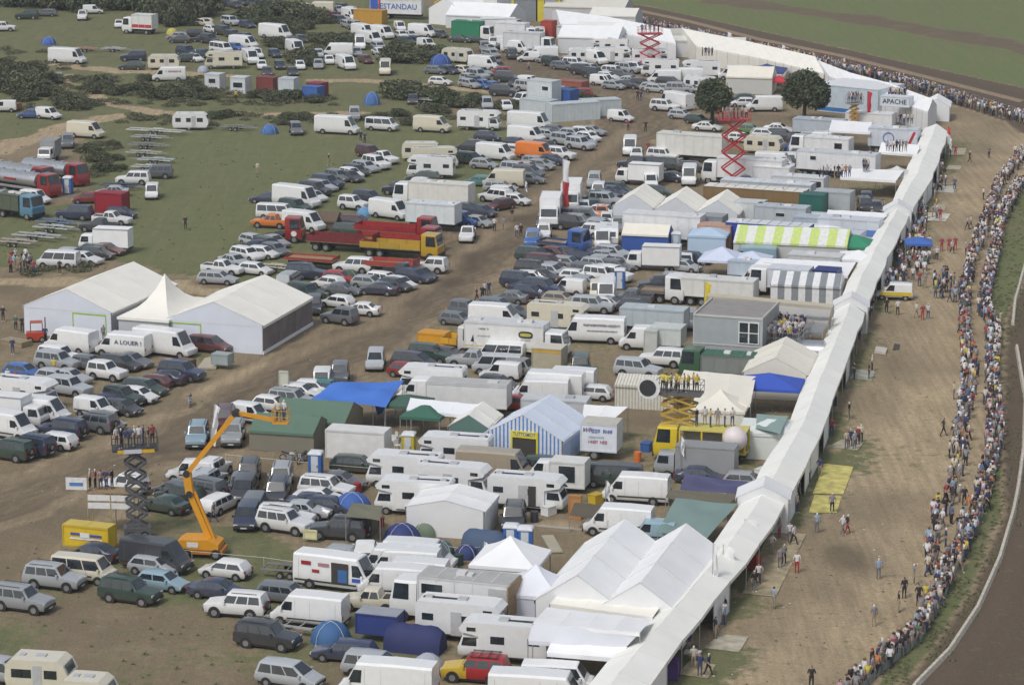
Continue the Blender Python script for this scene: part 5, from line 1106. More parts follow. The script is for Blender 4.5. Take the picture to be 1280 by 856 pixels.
# ---------------------------------------------------------------- lifts, lorries, toilets, flags, clutter
def beam(mb, a, b, w, h, m):
    a, b = Vector(a), Vector(b); d = (b - a).normalized(); u = Vector((0, 1, 0)) if abs(d.y) < .9 else Vector((1, 0, 0)); s = d.cross(u).normalized(); u = s.cross(d).normalized()
    k = [p + s * i * h / 2 + u * j * w / 2 for p in (a, b) for i, j in ((-1, -1), (1, -1), (1, 1), (-1, 1))]
    mb.mesh_(k, [(0, 1, 2, 3), (7, 6, 5, 4), (0, 4, 5, 1), (1, 5, 6, 2), (2, 6, 7, 3), (3, 7, 4, 0)], m)
def scissor(px, py, yaw, z0, z1, n, L, Wd, colr, label, pl=None, plcol=None, base=True, armcol=None):
    g = G(px, py); rt = root('scissor_lift', g, R(yaw), label, 'lift'); hh = (z1 - z0) / n; ac = armcol or colr
    for i in range(n):
        for y in (-Wd / 2, Wd / 2):
            for s in (-1, 1):
                mb = MB(); beam(mb, (-s * L / 2, y + s * .05, z0 + i * hh), (s * L / 2, y + s * .05, z0 + (i + 1) * hh), .07, .19, sheet); build(mb, 'scissor_arm', rt, ac)
        mb = MB(); mb.bar((0, -Wd / 2, z0 + (i + .5) * hh), (0, Wd / 2, z0 + (i + .5) * hh), .06, sheet)
        for x in (-L / 2, L / 2): mb.bar((x, -Wd / 2, z0 + i * hh), (x, Wd / 2, z0 + i * hh), .05, sheet)
        build(mb, 'pivot_rod', rt, ac)
    a, b_ = pl or (L + .6, Wd + .5)
    mb = MB(); mb.box(-a / 2, a / 2, -b_ / 2, b_ / 2, z1, z1 + .16, sheet); build(mb, 'platform_deck', rt, plcol or colr)
    mb = MB()
    for z in (z1 + .65, z1 + 1.15):
        for s in (-1, 1): mb.bar((-a / 2, s * b_ / 2, z), (a / 2, s * b_ / 2, z), .03, sheet); mb.bar((s * a / 2, -b_ / 2, z), (s * a / 2, b_ / 2, z), .03, sheet)
    for x in np.linspace(-a / 2, a / 2, 5):
        for s in (-1, 1): mb.bar((x, s * b_ / 2, z1 + .16), (x, s * b_ / 2, z1 + 1.15), .03, sheet)
    build(mb, 'railing', rt, plcol or colr)
    if base:
        mb = MB(); mb.box(-L / 2 - .2, L / 2 + .2, -Wd / 2 - .15, Wd / 2 + .15, .35, z0, sheet); build(mb, 'chassis', rt, colr)
        for n_, me, off, sub, p in wheels_parts((-L / 2 + .3, L / 2 - .3), .36, Wd / 2 + .2): q = link(n_, me, rt, off); [link(a_, b2, q) for a_, b2 in sub]
    return rt, g, z1 + .16
def topper(px, py, z): # height of a point that shows at pixel py above the ground at pixel px, z metres
    return G(px, py, z)
ORDN = ['lowest', 'second lowest', 'middle', 'second highest', 'highest', '', '']
redc = (.42, .02, .03); dk = (.11, .11, .115); ylw = (.62, .40, .02)
PLAT = []   # (root, deck height, length, width) for the people standing on them
def hgt(px, yb, yt):
    """metres of height between ground pixel yb and the pixel yt above it"""
    lo, hi = 0, 40; g = G(px, yb)
    for _ in range(40):
        m_ = (lo + hi) / 2
        if P(g.x, g.y, m_)[1] > yt: lo = m_
        else: hi = m_
    return lo
r_, g_, zt = scissor(172, 672, 10, 1.0, hgt(172, 672, 561), 6, 1.7, 1.0, dk, 'tall dark scissor lift beside yellow generator, people on top', pl=(3.6, 1.8), plcol=(.05, .05, .05)); PLAT.append((g_, R(10), zt, 3.2, 1.4, 9))
mb = MB(); mb.box(-1.4, 1.5, -.95, -.91, zt - .25, zt + .02, sheet); build(mb, 'yellow_kick_board', r_, ylw)
mb = MB(); mb.box(-.9, .5, -.98, -.952, zt - .28, zt + .06, sheet); build(mb, 'white_banner', r_, (.55, .55, .62))
r_, g_, zt = scissor(916, 238, 4, .8, hgt(916, 238, 150), 4, 3.0, 1.4, redc, 'tall red scissor lift with people, by lorries, upper right', pl=(4.2, 2.0)); PLAT.append((g_, R(4), zt, 3.6, 1.6, 7))
r_, g_, zt = scissor(812, 84, 4, 1.0, hgt(812, 84, 43), 3, 3.4, 1.6, redc, 'far red scissor lift near the long tents, upper centre', pl=(4.2, 2.2)); PLAT.append((g_, R(4), zt, 3.6, 1.6, 5))
r_, g_, zt = scissor(552, 26, -10, .8, hgt(552, 26, -6), 3, 2.6, 1.2, ylw, 'far yellow scissor lift at the top edge beside marquee', pl=(3.4, 1.8))
r_, g_, zt = scissor(1067, 166, 4, .8, hgt(1067, 166, 130), 5, 1.3, .9, (.50, .30, .08), 'slim orange-yellow lift mast with spectators by hall', pl=(2.4, 1.6), plcol=(.3, .3, .3)); PLAT.append((g_, R(4), zt, 2.0, 1.2, 7))
# boom lift
bl = root('boom_lift', G(255, 694), R(-8), 'orange boom lift reaching over the parked cars with two people', 'lift')
oc = (.64, .29, .015)
mb = MB(); mb.loft([[(-2.0, -1.0, .75), (1.4, -1.0, .75), (1.4, -1.0, 1.2), (.5, -1.0, 1.55), (-1.6, -1.0, 1.5), (-2.0, -1.0, 1.25)], [(-2.0, 1.0, .75), (1.4, 1.0, .75), (1.4, 1.0, 1.2), (.5, 1.0, 1.55), (-1.6, 1.0, 1.5), (-2.0, 1.0, 1.25)]], sheet); build(mb, 'turret', bl, oc)
mb = MB(); mb.box(-1.7, 1.7, -.95, .95, .38, .72, sheet); build(mb, 'chassis', bl, (.45, .17, .03))
mb = MB(); mb.box(-1.1, -.2, -1.03, -1.0, .95, 1.35, trimw); build(mb, 'white_plate', bl)
for n_, me, off, sub, p in wheels_parts((-1.2, 1.2), .42, 1.15): q = link(n_, me, bl, off); [link(a_, b2, q) for a_, b2 in sub]
sc_ = 15.3
def bp3(px, py, dy=0): return Vector(((px - 255) / sc_, dy + .0, (694 - py) / (sc_ * .965)))
PT = [(264, 676), (240, 620), (237, 596), (298, 522), (345, 529)]
q = [bp3(*p) for p in PT]
for i, (a, b_, w_) in enumerate(((0, 1, .42), (1, 2, .55), (2, 3, .34), (3, 4, .26))):
    mb = MB(); beam(mb, q[a], q[b_], w_, w_ * 1.1, sheet); build(mb, 'boom_section', bl, jitter(oc, .04))
mb = MB(); beam(mb, q[0] + Vector((.35, 0, 0)), q[1] + Vector((.35, 0, .2)), .2, .2, sheet); build(mb, 'link_arm', bl, oc)
for i in (1, 2, 3): mb = MB(); mb.bar(q[i] - Vector((0, .32, 0)), q[i] + Vector((0, .32, 0)), .28, black, 10); build(mb, 'pivot', bl)
c = q[4]; mb = MB(); mb.box(c.x - .1, c.x + 1.1, -.5, .5, c.z - .2, c.z - .1, sheet)
for z in (.35, .85):
    for s in (-1, 1): mb.bar((c.x - .1, s * .5, c.z + z), (c.x + 1.1, s * .5, c.z + z), .03, sheet); mb.bar((c.x + .5 + s * .6, -.5, c.z + z), (c.x + .5 + s * .6, .5, c.z + z), .03, sheet)
for x in (-.1, .5, 1.1):
    for s in (-1, 1): mb.bar((c.x + x, s * .5, c.z - .1), (c.x + x, s * .5, c.z + .85), .03, sheet)
build(mb, 'basket', bl, oc)
gb = G(255, 694); Mb = Matrix.Rotation(R(-8), 4, 'Z'); wb = gb + Mb @ Vector((c.x + .5, 0, 0)); PLAT.append((wb, R(-8), c.z - .1, .8, .5, 2))
# yellow generator, billboard platform
gn = cuboid('generator', 'generator', 112, 668, 6, 3.9, 1.4, 2.1, (.62, .44, .02), 'yellow generator container left of the dark scissor lift', z0=.4, win=(), roof=(.55, .42, .08), ribs=1.9)
for x0, x1, z0_, z1_, c_ in ((-1.3, -.5, 1.35, 1.55, (.05, .08, .35)), (-.45, .35, 1.2, 1.6, (.7, .7, .7)), (.4, 1.4, 1.3, 1.5, (.05, .08, .35)), (-1.35, 1.45, 1.02, 1.16, (.7, .7, .7))):
    mb = MB(); mb.box(x0, x1, -.745, -.735, z0_, z1_, sheet); build(mb, 'painted_mark', gn, c_)
pf = root('viewing_platform', G(140, 668), R(-5), 'timber viewing platform with white boards and small banner', 'platform')
hz = hgt(140, 668, 617)
for x in (-1.9, 0, 1.9):
    for y in (0, 1.6): mb = MB(); mb.bar((x, y, 0), (x, y, hz), .05, sheet); build(mb, 'post', pf, (.35, .30, .15))
mb = MB(); mb.box(-2, 2, -.05, 1.7, hz, hz + .1, wood); build(mb, 'deck', pf)
for z in (hz - .55, hz - 1.2):
    for x in (-1.85, .05): mb = MB(); mb.box(x, x + 1.8, -.1, -.06, z - .02, z + .46, trimw); build(mb, 'white_board', pf)
mb = MB(); mb.box(-3.6, -1.9, -.1, -.05, hz + .3, hz + 1.3, trimw); bn = build(mb, 'banner', pf); lettering(bn, 'banner', .3, mat("blue_print", (.05, .12, .4)), (-2.75, -.12, hz + .8)) if False else None
mb = MB(); mb.box(-3.3, -2.2, -.125, -.105, hz + .62, hz + .9, sheet); build(mb, 'blue_lettering_block', bn, (.08, .20, .48))
PLAT.append((G(140, 668) + Vector((-.9, 1.0, 0)), 0, hz + .1, 2.2, .6, 5))
# fire engines, tankers, tippers
fr_ = (.28, .016, .018)
def tanker(px, py, label, ang=8):
    g = G(px, py, 1.6); rz = head(*P(g.x, g.y), ang); rt = root('tanker_lorry', (g.x, g.y, 0), rz, label, 'lorry', 'red tanker lorries on the left')
    m_ = mat("polished_tank", (.50, .52, .54), rough=.3, metal=.7, noise=.1)
    rs = [[(x, 1.1 * k * math.cos(a), 2.05 + .95 * k * math.sin(a)) for a in [2 * math.pi * i / 14 for i in range(14)]] for x, k in ((-5.2, .55), (-5.0, .97), (-2.5, 1), (0, 1), (2.6, 1), (2.8, .97), (2.95, .55))]
    mb = MB(); mb.loft(rs, m_); build(mb, 'tank', rt, None, True)
    for x in (-3.8, -1.9, 0, 1.7): mb = MB(); mb.bar((x, 0, 2.95), (x, 0, 3.12), .3, m_, 10); build(mb, 'hatch', rt)
    mb = MB(); mb.box(-5, 2.6, -.5, .5, .6, 1.15, black); mb.box(-5, 2.4, -1.12, -1.02, .9, 1.2, steel); build(mb, 'chassis', rt)
    mb = MB(); mb.box(-2.6, -.4, -1.13, -1.09, 1.9, 2.15, sheet); build(mb, 'red_lettering_block', rt, fr_)
    a, b_ = cab_glass(0, 2.1, 1.2, 3.1, .5); c_ = build(cab_mb(0, 2.1, 1.2, 3.1, .5), 'cab', rt, fr_, True, (5.5, 0, 0)); build(a, 'windscreen', c_); [build(q_, 'cab_window', c_) for q_ in b_]
    mb = MB(); mb.box(-.02, .08, -1.1, 1.1, .4, .85, sheet); build(mb, 'bumper', c_, fr_)
    for n_, me, off, sub, p in wheels_parts((4.4, -2.4, -3.6, -4.7), .48, 1.22): q = link(n_, me, rt, off); [link(a_, b2, q) for a_, b2 in sub]
tanker(*T('01', 330, 265), 'silver tanker with red cab, upper of the three', 8); tanker(*T('01', 130, 285), 'silver tanker with red cab, left edge, behind portable toilet', 9); tanker(*T('01', 150, 330), 'silver tanker with red cab, nearest to the olive lorry', 8)
def tipper(px, py, ang, L, sidec, cabc, s, label, hgt_=1.2, box=False):
    g = G(px, py, 1.3); rz = head(*P(g.x, g.y), ang); rt = root('flatbed_lorry', (g.x, g.y, 0), rz, label, 'lorry')
    mb = MB(); mb.box(-L / 2, L / 2, -1.2, 1.2, 1.1, 1.25, wood); build(mb, 'load_bed', rt)
    n = max(2, int(L / 2))
    for i in range(n):
        for y in (-1.2, 1.2):
            mb = MB(); mb.box(-L / 2 + i * L / n + .02, -L / 2 + (i + 1) * L / n - .02, y - .04, y + .04, 1.2, 1.2 + hgt_ * .6, sheet); build(mb, 'side_board', rt, jitter(sidec, .08))
    mb = MB(); mb.box(-L / 2, -L / 2 + .06, -1.16, 1.16, 1.26, 1.2 + hgt_ * .6, sheet); mb.box(L / 2 - .06, L / 2, -1.16, 1.16, 1.26, 1.2 + hgt_, sheet); build(mb, 'end_board', rt, sidec)
    mb = MB(); mb.box(-L / 2 + .2, L / 2, -.45, .45, .6, 1.09, black); build(mb, 'chassis', rt)
    axs = [-s * (L / 2 - 1.2), -s * (L / 2 - 2.5)]
    if cabc:
        x = s * (L / 2 + 2.2); key = ('cabm', 1)
        a = MESH[key]; c_ = link('cab', a[0], rt, (x, 0, 0), 0 if s > 0 else math.pi, cabc); link('windscreen', a[1], c_); link('cab_window', a[2], c_); link('cab_window', a[4], c_); link('bumper', a[3], c_); axs.append(x - s)
    for n_, me, off, sub, p in wheels_parts(axs, .48, 1.2, True): q = link(n_, me, rt, off); [link(a_, b2, q) for a_, b2 in sub]
tipper(*T('11', 880, 690), 4, 8.5, (.16, .02, .025), None, 1, 'dark red flatbed trailer beside the red tractor cab')
tipper(*T('11', 1160, 620), 4, 8, fr_, fr_, 1, 'bright red tipper lorry, rear one behind yellow-sided one', 1.1)
tipper(*T('11', 1190, 725), 4, 7.6, (.42, .27, .03), (.48, .30, .02), 1, 'yellow-sided flatbed lorry with yellow cab among red lorries', 1.1)
tipper(*T('11', 1170, 680), 4, 8.5, (.30, .02, .02), fr_, 1, 'red flatbed lorry parked between red tipper and yellow one', .9)
tipper(*T('12', 1180, 45), 4, 6, (.33, .05, .04), None, 1, 'low red trailer in front of the yellow-sided lorry', .8)
tipper(*T('12', 690, 10), 4, 6.0, (.30, .03, .03), None, 1, 'low red drawbar trailer beside silver saloons', .4)
tipper(*T('32', 330, 205), 4, 3.0, (.15, .15, .16), COL['W'], 1, 'white lorry tractor with short dark bed, centre right', .4)
tipper(*T('21', 960, 700), 6, 4.0, (.03, .06, .14), (.03, .10, .36), 1, 'blue crane lorry beside the tall flag', .5)
tipper(*T('22', 330, 520), 6, 1.8, (.60, .33, .02), (.60, .60, .58), 1, 'small white-cab tipper with yellow body by the road', 1.0)
hut(543, 425, 5, 2.9, 1.9, 1.7, (.62, .30, .02), 'orange-yellow skip box beside the small tipper', name='skip', ribs=0)
tipper(*T('21', 700, 730), 4, .6, (.1, .1, .1), None, 1, 'tiny handcart on the dirt road near walkers', .4) if False else None
for x, y, cc, lab in ((590, 625, fr_, 'red lorry tractor with white roundel left of flatbed'),):
    px, py = T('11', x, y); g = G(px, py, 1.5); rt = root('lorry_tractor', (g.x, g.y, 0), R(-8), lab, 'lorry'); a = MESH['cabm', 1]
    c_ = link('cab', a[0], rt, (1, 0, 0), 0, cc); link('windscreen', a[1], c_); link('cab_window', a[2], c_); link('cab_window', a[4], c_); link('bumper', a[3], c_)
    mb = MB(); mb.box(-3.6, -1.1, -.5, .5, .6, .95, black); mb.box(-2.4, -1.3, -1.1, 1.1, .95, 1.1, black); build(mb, 'tractor_frame', rt)
    mb = MB(); mb.bar((0, -1.21, 1.2), (0, -1.24, 1.2), .35, trimw, 14); build(mb, 'white_roundel', rt)
    for n_, me, off, sub, p in wheels_parts((0, -2.6), .48, 1.2, True): q = link(n_, me, rt, off); [link(a_, b2, q) for a_, b2 in sub]
# front-facing box lorries by the flag
for px, py, c1, lab in ((688, 268, 'W', 'white box lorry facing the camera left of the tall flag'), (714, 250, 'W', 'white box lorry facing the camera right of the tall flag')):
    place('b', 'W', px, py - 4, 108, lab, None, 'W', 7.5)
# old olive lorry, recovery lorry, red trailer, forklift, buggy
lor(*T('01', 60, 445), 8, 5.2, 3.0, (.09, .11, .075), 'old lorry with olive tarpaulin body and blue cab', cab=((.10, .24, .36), 1), wh=2, roof=(.10, .13, .09))
lor(*T('01', 300, 145), 100, 2.2, 1.2, (.3, .3, .3), 'white recovery lorry facing the camera above the tankers', cab=('W', -1), wh=1) if False else place('x', 'W', *T('01', 300, 142), 150, 'white lorry cab above the silver tankers', None, 'A', 5.0)
hut(*T('01', 690, 455), 4, 3.8, 2.1, 2.5, (.28, .015, .03), 'crimson box trailer behind the dark off-roader, left', name='box_trailer', ribs=0)
cuboid('box_trailer', 'trailer', *T('14', 893, 540), 6, 3.1, 1.7, 2.1, (.03, .05, .20), 'dark blue covered trailer with grey roof by pickup', z0=.6, wh=0, roof=(.30, .32, .36))
cuboid('site_hut', 'hut', 687, 452, 4, 2.9, 2.3, 3.1, (.40, .36, .26), 'cream and yellow hut behind the blue portable toilet', roof=(.58, .54, .46), band=(2.7, 3.0, (.55, .33, .04)))
fk = root('forklift', G(48, 427), R(8), 'red forklift standing left of the first marquee', 'forklift')
mb = MB(); mb.box(-1.2, .6, -.55, .55, .3, 1.05, sheet); build(mb, 'body', fk, (.45, .05, .02)); mb = MB(); mb.box(-.8, .5, -.5, .5, 2.05, 2.15, sheet); build(mb, 'roof', fk, (.4, .1, .05))
mb = MB(); [mb.bar((x, y, 1.05), (x, y, 2.05), .04, black) for x in (-.75, .45) for y in (-.45, .45)]; build(mb, 'cab_frame', fk)
mb = MB(); [mb.box(.7, .8, y - .05, y + .05, .1, 2.5, black) for y in (-.3, .3)]; build(mb, 'mast', fk); mb = MB(); [mb.box(.8, 1.9, y - .06, y + .06, .15, .2, steel) for y in (-.3, .3)]; build(mb, 'forks', fk)
for n_, me, off, sub, p in wheels_parts((-.8, .4), .32, .6): q = link(n_, me, fk, off); [link(a_, b2, q) for a_, b2 in sub]
# yellow scissor-lift lorry
yl = root('lift_lorry', G(878, 575), R(-14), 'yellow lorry carrying the scissor lift platform full of people', 'lorry')
a = cab_glass(0, 2.3, 1.2, 3.0, .5); yc = (.66, .50, .02)
c_ = link('cab', MESH['cabm', 1][0], yl, (-4.2, 0, 0), math.pi, yc); link('windscreen', MESH['cabm', 1][1], c_); link('cab_window', MESH['cabm', 1][2], c_); link('cab_window', MESH['cabm', 1][4], c_); link('bumper', MESH['cabm', 1][3], c_)
mb = MB(); mb.box(-1.9, 4.0, -1.2, 1.2, 1.0, 1.25, sheet); build(mb, 'load_bed', yl, (.35, .28, .05))
mb = MB(); mb.box(-1.9, 4.0, -1.2, 1.2, 2.9, 3.05, sheet); build(mb, 'upper_deck', yl, (.60, .52, .12))
for x in (-1.85, .1, 2.0, 3.9):
    mb = MB(); [mb.box(x - .07, x + .07, y - .06, y + .06, 1.26, 2.89, sheet) for y in (-1.12, 1.12)]; build(mb, 'uprights', yl, yc)
mb = MB(); mb.box(-1.7, 3.8, .2, 1.0, 1.26, 2.6, sheet); build(mb, 'machinery', yl, (.25, .25, .24)); mb = MB(); mb.box(-4.0, 3.9, -.45, .45, .55, .99, black); build(mb, 'chassis', yl)
for n_, me, off, sub, p in wheels_parts((-3.1, 1.6, 2.9), .5, 1.2, True): q = link(n_, me, yl, off); [link(a_, b2, q) for a_, b2 in sub]
PLAT.append((G(878, 575) + Vector((1.0, 0, 0)), R(-14), 3.05, 3.6, 1.4, 6))
g0 = G(878, 575) + Matrix.Rotation(R(-14), 4, 'Z') @ Vector((-2.2, .5, 0)); p0 = P(g0.x, g0.y)
r_, g_, zt = scissor(*p0, -14, 3.06, hgt(*p0, 492), 3, 3.1, 1.3, (.45, .30, .05), 'yellow scissor lift raised above the yellow lorry', pl=(4.0, 2.0), plcol=(.12, .11, .10), base=False); PLAT.append((g_, R(-14), zt, 3.4, 1.4, 9))
mb = MB(); mb.bar((-2.5, -1.2, zt + .5), (-2.5, -1.25, zt + .5), 1.0, trimw, 16); build(mb, 'white_banner', r_); mb = MB(); mb.bar((-2.6, -1.26, zt + .5), (-2.6, -1.28, zt + .5), .75, black, 18); build(mb, 'round_black_logo', r_)
mb = MB(); mb.bar((-2.0, -1.2, zt - .6), (-2.0, -.9, zt + .2), .05, steel); build(mb, 'banner_bracket', r_)
bo = root('balloon', G(918, 582), 0, 'white advertising balloon with red mark above the grey van', 'balloon'); mb = MB(); z = hgt(918, 582, 548)
rs = [[(1.1 * math.sin(t_) * math.cos(a), 1.1 * math.sin(t_) * math.sin(a), z + 1.1 * math.cos(t_)) for a in [2 * math.pi * i / 16 for i in range(16)]] for t_ in [math.pi * (j + .05) / 8.1 for j in range(9)]]
mb.loft(rs[::-1], sheet); build(mb, 'envelope', bo, (.66, .60, .60), True); mb = MB(); mb.bar((0, 0, 0), (0, 0, z - 1.08), .03, steel); build(mb, 'tether', bo)
place('x', 'S', 870, 576, 184, 'silver-grey curtain-sided van in front of yellow lorry', None, 'A', 7.0)
tk = root('steel_tanker', G(1012, 462), R(-10), 'steel tanker body squeezed beside the pit awning', 'tanker'); mb = MB(); m_ = mat("polished_tank")
mb.loft([[(x, 1.3 * k * math.cos(a), 1.9 + 1.1 * k * math.sin(a)) for a in [2 * math.pi * i / 16 for i in range(16)]] for x, k in ((-3.2, .6), (-3.0, 1), (0, 1), (1.4, 1), (1.6, .6))], m_); build(mb, 'tank', tk, None, True)
mb = MB(); mb.box(-3.2, 1.4, -.9, .9, .5, .9, black); build(mb, 'chassis', tk)
for n_, me, off, sub, p in wheels_parts((-2.4, -1.2), .45, 1.15, True): q = link(n_, me, tk, off); [link(a_, b2, q) for a_, b2 in sub]
# rescue vehicle on the pit lane
o = place('w', 'W', 1118, 364, 182, 'white and yellow van beside people on the pit lane', None); o.name = 'service_van'
mb = MB(); [mb.box(-1.9, 1.5, s_ * .875 - .01, s_ * .875 + .01, .55, .95, sheet) for s_ in (-1, 1)]; build(mb, 'yellow_side_stripe', o, (.6, .45, .03))
# trailers
def flat(px, py, ang, L, c, label, wd=2.0):
    g = G(px, py, .6); rt = root('flat_trailer', (g.x, g.y, 0), head(*P(g.x, g.y), ang), label, 'trailer', 'empty car trailers')
    for y in (-wd / 2 + .22, wd / 2 - .22): mb = MB(); mb.box(-L / 2, L / 2, y - .22, y + .22, .55, .64, sheet); build(mb, 'track', rt, c)
    for x in np.linspace(-L / 2, L / 2 - .1, 5): mb = MB(); mb.box(x, x + .1, -wd / 2 + .44, wd / 2 - .44, .55, .62, sheet); build(mb, 'crossbar', rt, c)
    mb = MB(); mb.bar((L / 2, .5, .58), (L / 2 + 1.3, 0, .55), .05, steel); mb.bar((L / 2, -.5, .58), (L / 2 + 1.3, 0, .55), .05, steel); build(mb, 'drawbar', rt, c)
    mb = MB(); [mb.box(-.9, .8, y - .1, y + .1, .66, .72, sheet) for y in (-wd / 2 - .08, wd / 2 + .08)]; build(mb, 'mudguards', rt, c)
    for n_, me, off, sub, p in wheels_parts((-.4, .4), .28, wd / 2 + .18): q = link(n_, me, rt, off); [link(a_, b2, q) for a_, b2 in sub]
for i, (t_, x, y, a, L, c, lab) in enumerate((('01', 960, 12, 3, 9, (.5, .5, .48), 'long pale boat-like trailer, topmost of the stack'), ('01', 915, 52, 3, 5, (.33, .34, .35), 'grey trailer, second from top, with blue flag'), ('01', 900, 100, 3, 5, (.2, .2, .21), 'dark grey trailer, third from top'),
    ('01', 885, 148, 3, 5, (.36, .36, .34), 'grey trailer, fourth from top of the stack'), ('01', 960, 192, 183, 5, (.42, .44, .46), 'pale steel trailer, fifth from top'), ('01', 915, 235, 3, 4.6, (.45, .47, .47), 'pale trailer just above the dark parked off-roader'), ('01', 735, 350, 3, 5, (.05, .07, .12), 'dark boat-shaped trailer above the crimson trailer'),
    ('01', 345, 572, 5, 5, (.13, .18, .26), 'dark blue-grey trailer below the black off-roader'), ('01', 330, 608, 5, 5, (.42, .44, .44), 'silver car trailer with two wheels showing'), ('01', 225, 658, 5, 6, (.40, .41, .42), 'long pale steel trailer above the left crowd'), ('01', 100, 695, 185, 5, (.38, .34, .31), 'rusty pale trailer beside the left crowd'),
    ('00', 530, 298, 3, 4.6, (.35, .2, .15), 'brown flat trailer on grass above the gravel track'), ('00', 700, 298, 3, 4.4, (.4, .42, .45), 'pale flat trailer on grass above the gravel track'), ('10', 220, 778, 3, 4.5, (.2, .2, .19), 'dark flat trailer on grass left of blue dome tent'),
    ('12', 460, 62, 4, 3.4, (.45, .43, .36), 'pale trailer beside white hatchback behind marquee'), ('14', 440, 545, 8, 4.6, (.28, .28, .27), 'car trailer with ramps behind the dark off-roader'), ('14', 440, 275, 4, 4.0, (.17, .16, .14), 'empty dark trailer left of the open white van'), ('20', 150, 610, 3, 3.4, (.42, .44, .42), 'pale ramp trailer beside the bush, upper centre'))):
    flat(*T(t_, x, y), a, L, c, lab)
# portable toilets
def loo(px, py, c, label, yaw=-8):
    g = G(px, py); rt = root('portable_toilet', g, R(yaw), label, 'toilet', 'portable toilets')
    mb = MB(); mb.box(-.55, .55, -.55, .55, .08, 2.1, sheet); build(mb, 'cabin', rt, c)
    mb = MB(); rs = [[(x * k, y * k, z) for x, y in ((-.6, -.6), (.6, -.6), (.6, .6), (-.6, .6))] for k, z in ((1, 2.1), (1, 2.2), (.8, 2.33), (.4, 2.4))]; mb.loft(rs, sheet); build(mb, 'roof', rt, (.66, .68, .70), True)
    mb = MB(); mb.box(-.3, .3, -.58, -.55, .15, 2.0, sheet); d_ = build(mb, 'door', rt, (.60, .63, .66)); mb = MB(); mb.box(.2, .27, -.61, -.58, 1.0, 1.2, black); build(mb, 'handle', d_)
    mb = MB(); mb.box(-.6, .6, -.6, .6, .0, .08, black); build(mb, 'skid', rt)
bc = (.035, .13, .42)
loo(*T('01', 420, 405), bc, 'blue and white toilet between the two red tanker cabs'); loo(395, 596, bc, 'blue and white toilet beside the parked motorbikes'); loo(687, 469, bc, 'blue toilet in front of the cream and yellow hut')
loo(639, 690, bc, 'left one of the two blue toilets by the tents'); loo(657, 693, bc, 'right one of the two blue toilets by the tents'); loo(845, 314, (.30, .45, .60), 'pale blue toilet right of blue tent with cream roof'); loo(775, 361, bc, 'blue toilet above the white minibus, centre right')
loo(511, 572, (.55, .45, .03), 'yellow and white toilet left of the first motorhome')
# flags
def flag(px, py, ptop, c, label, w=.8, h=None, c2=None, lean=0):
    g = G(px, py); z = hgt(px, py, ptop); rt = root('flag', g, R(rnd.uniform(-25, 15)), label, 'flag'); h = h or z * .55
    mb = MB(); mb.bar((0, 0, 0), (lean, 0, z), .045, steel, 6, .025); build(mb, 'pole', rt)
    mb = MB(); n = 7; vs_ = []
    for j in range(n + 1):
        for i in range(4): vs_.append((lean * (1 - j / n * h / z) + .04 + w * i / 3 * (1 - .25 * abs(math.sin(j))), .12 * math.sin(i * 1.7 + j * .9), z - h * j / n - .1 * i))
    k = n // 2 if c2 else n
    f = [(j * 4 + i, j * 4 + i + 1, (j + 1) * 4 + i + 1, (j + 1) * 4 + i) for j in range(n) for i in range(3)]
    mb.mesh_(vs_, f[:k * 3], canvas); build(mb, 'cloth', rt, c, True)
    if c2: m2_ = MB(); m2_.mesh_(vs_, f[k * 3:], canvas); build(m2_, 'lower_cloth', rt, c2, True)
WH = (.72, .72, .72)
flag(703, 275, 199, WH, 'tall white and red flag on pole beside the dirt road', .9, 6.5, (.45, .05, .05)); flag(656, 252, 226, WH, 'small thin white flag on the roadside grass', .3, 1.2)
flag(1083, 165, 114, (.55, .03, .05), 'tall red feather flag by the pale hall', .7, 4.5); flag(1100, 322, 291, (.55, .34, .03), 'orange-yellow flag on the pit awning roof', .5, 2.4); flag(880, 392, 352, (.62, .50, .03), 'yellow flag left of the container building', .8, 3.2); flag(888, 392, 358, (.62, .50, .03), 'smaller yellow flag beside the taller one, container building', .5, 2.4) if False else None
flag(262, 560, 505, WH, 'tall white feather flag beside the orange boom', .5, 3.6, lean=.5); flag(600, 706, 676, WH, 'white and red feather flag beside the navy dome tent', .5, 1.6, (.5, .2, .2), lean=.3); flag(890, 765, 678, WH, 'left of three white feather flags on the pit awning', .4, 4.4); flag(903, 742, 680, WH, 'middle of three white feather flags on pit awning', 1.0, 2.2)
flag(930, 700, 648, WH, 'right of three white feather flags on the pit awning', 1.1, 2.4); flag(1183, 192, 158, (.5, .05, .05), 'red and white flag at the far pit awning corner', .5, 2.4, WH); flag(909, 60, 40, WH, 'white flag sticking up from the far crowd, centre', .8, 1.6); flag(977, 72, 56, WH, 'white flag above the far crowd near the big tree', .7, 1.5)
flag(1129, 108, 95, (.62, .55, .58), 'pinkish white flag above the crowd beside balcony', .9, 1.4); flag(1111, 130, 100, WH, 'thin white pole flag behind the hall', .3, .9); flag(1060, 340, 300, WH, 'x', .3) if False else None
for i, (x, y, yt) in enumerate(((958, 660, 622), (985, 600, 560), (1003, 560, 528), (1120, 300, 272), (1186, 200, 172), (850, 600, 545), (757, 640, 600))):
    flag(x, y, yt, WH, ('thin white flag on a pole beside the pit awning, %s one going up' % ORDN[i]) if i < 5 else ('thin white pole flag left of the grey-green tarpaulin' if i == 5 else 'thin white pole flag near the brown tarpaulin'), .35, 1.5)
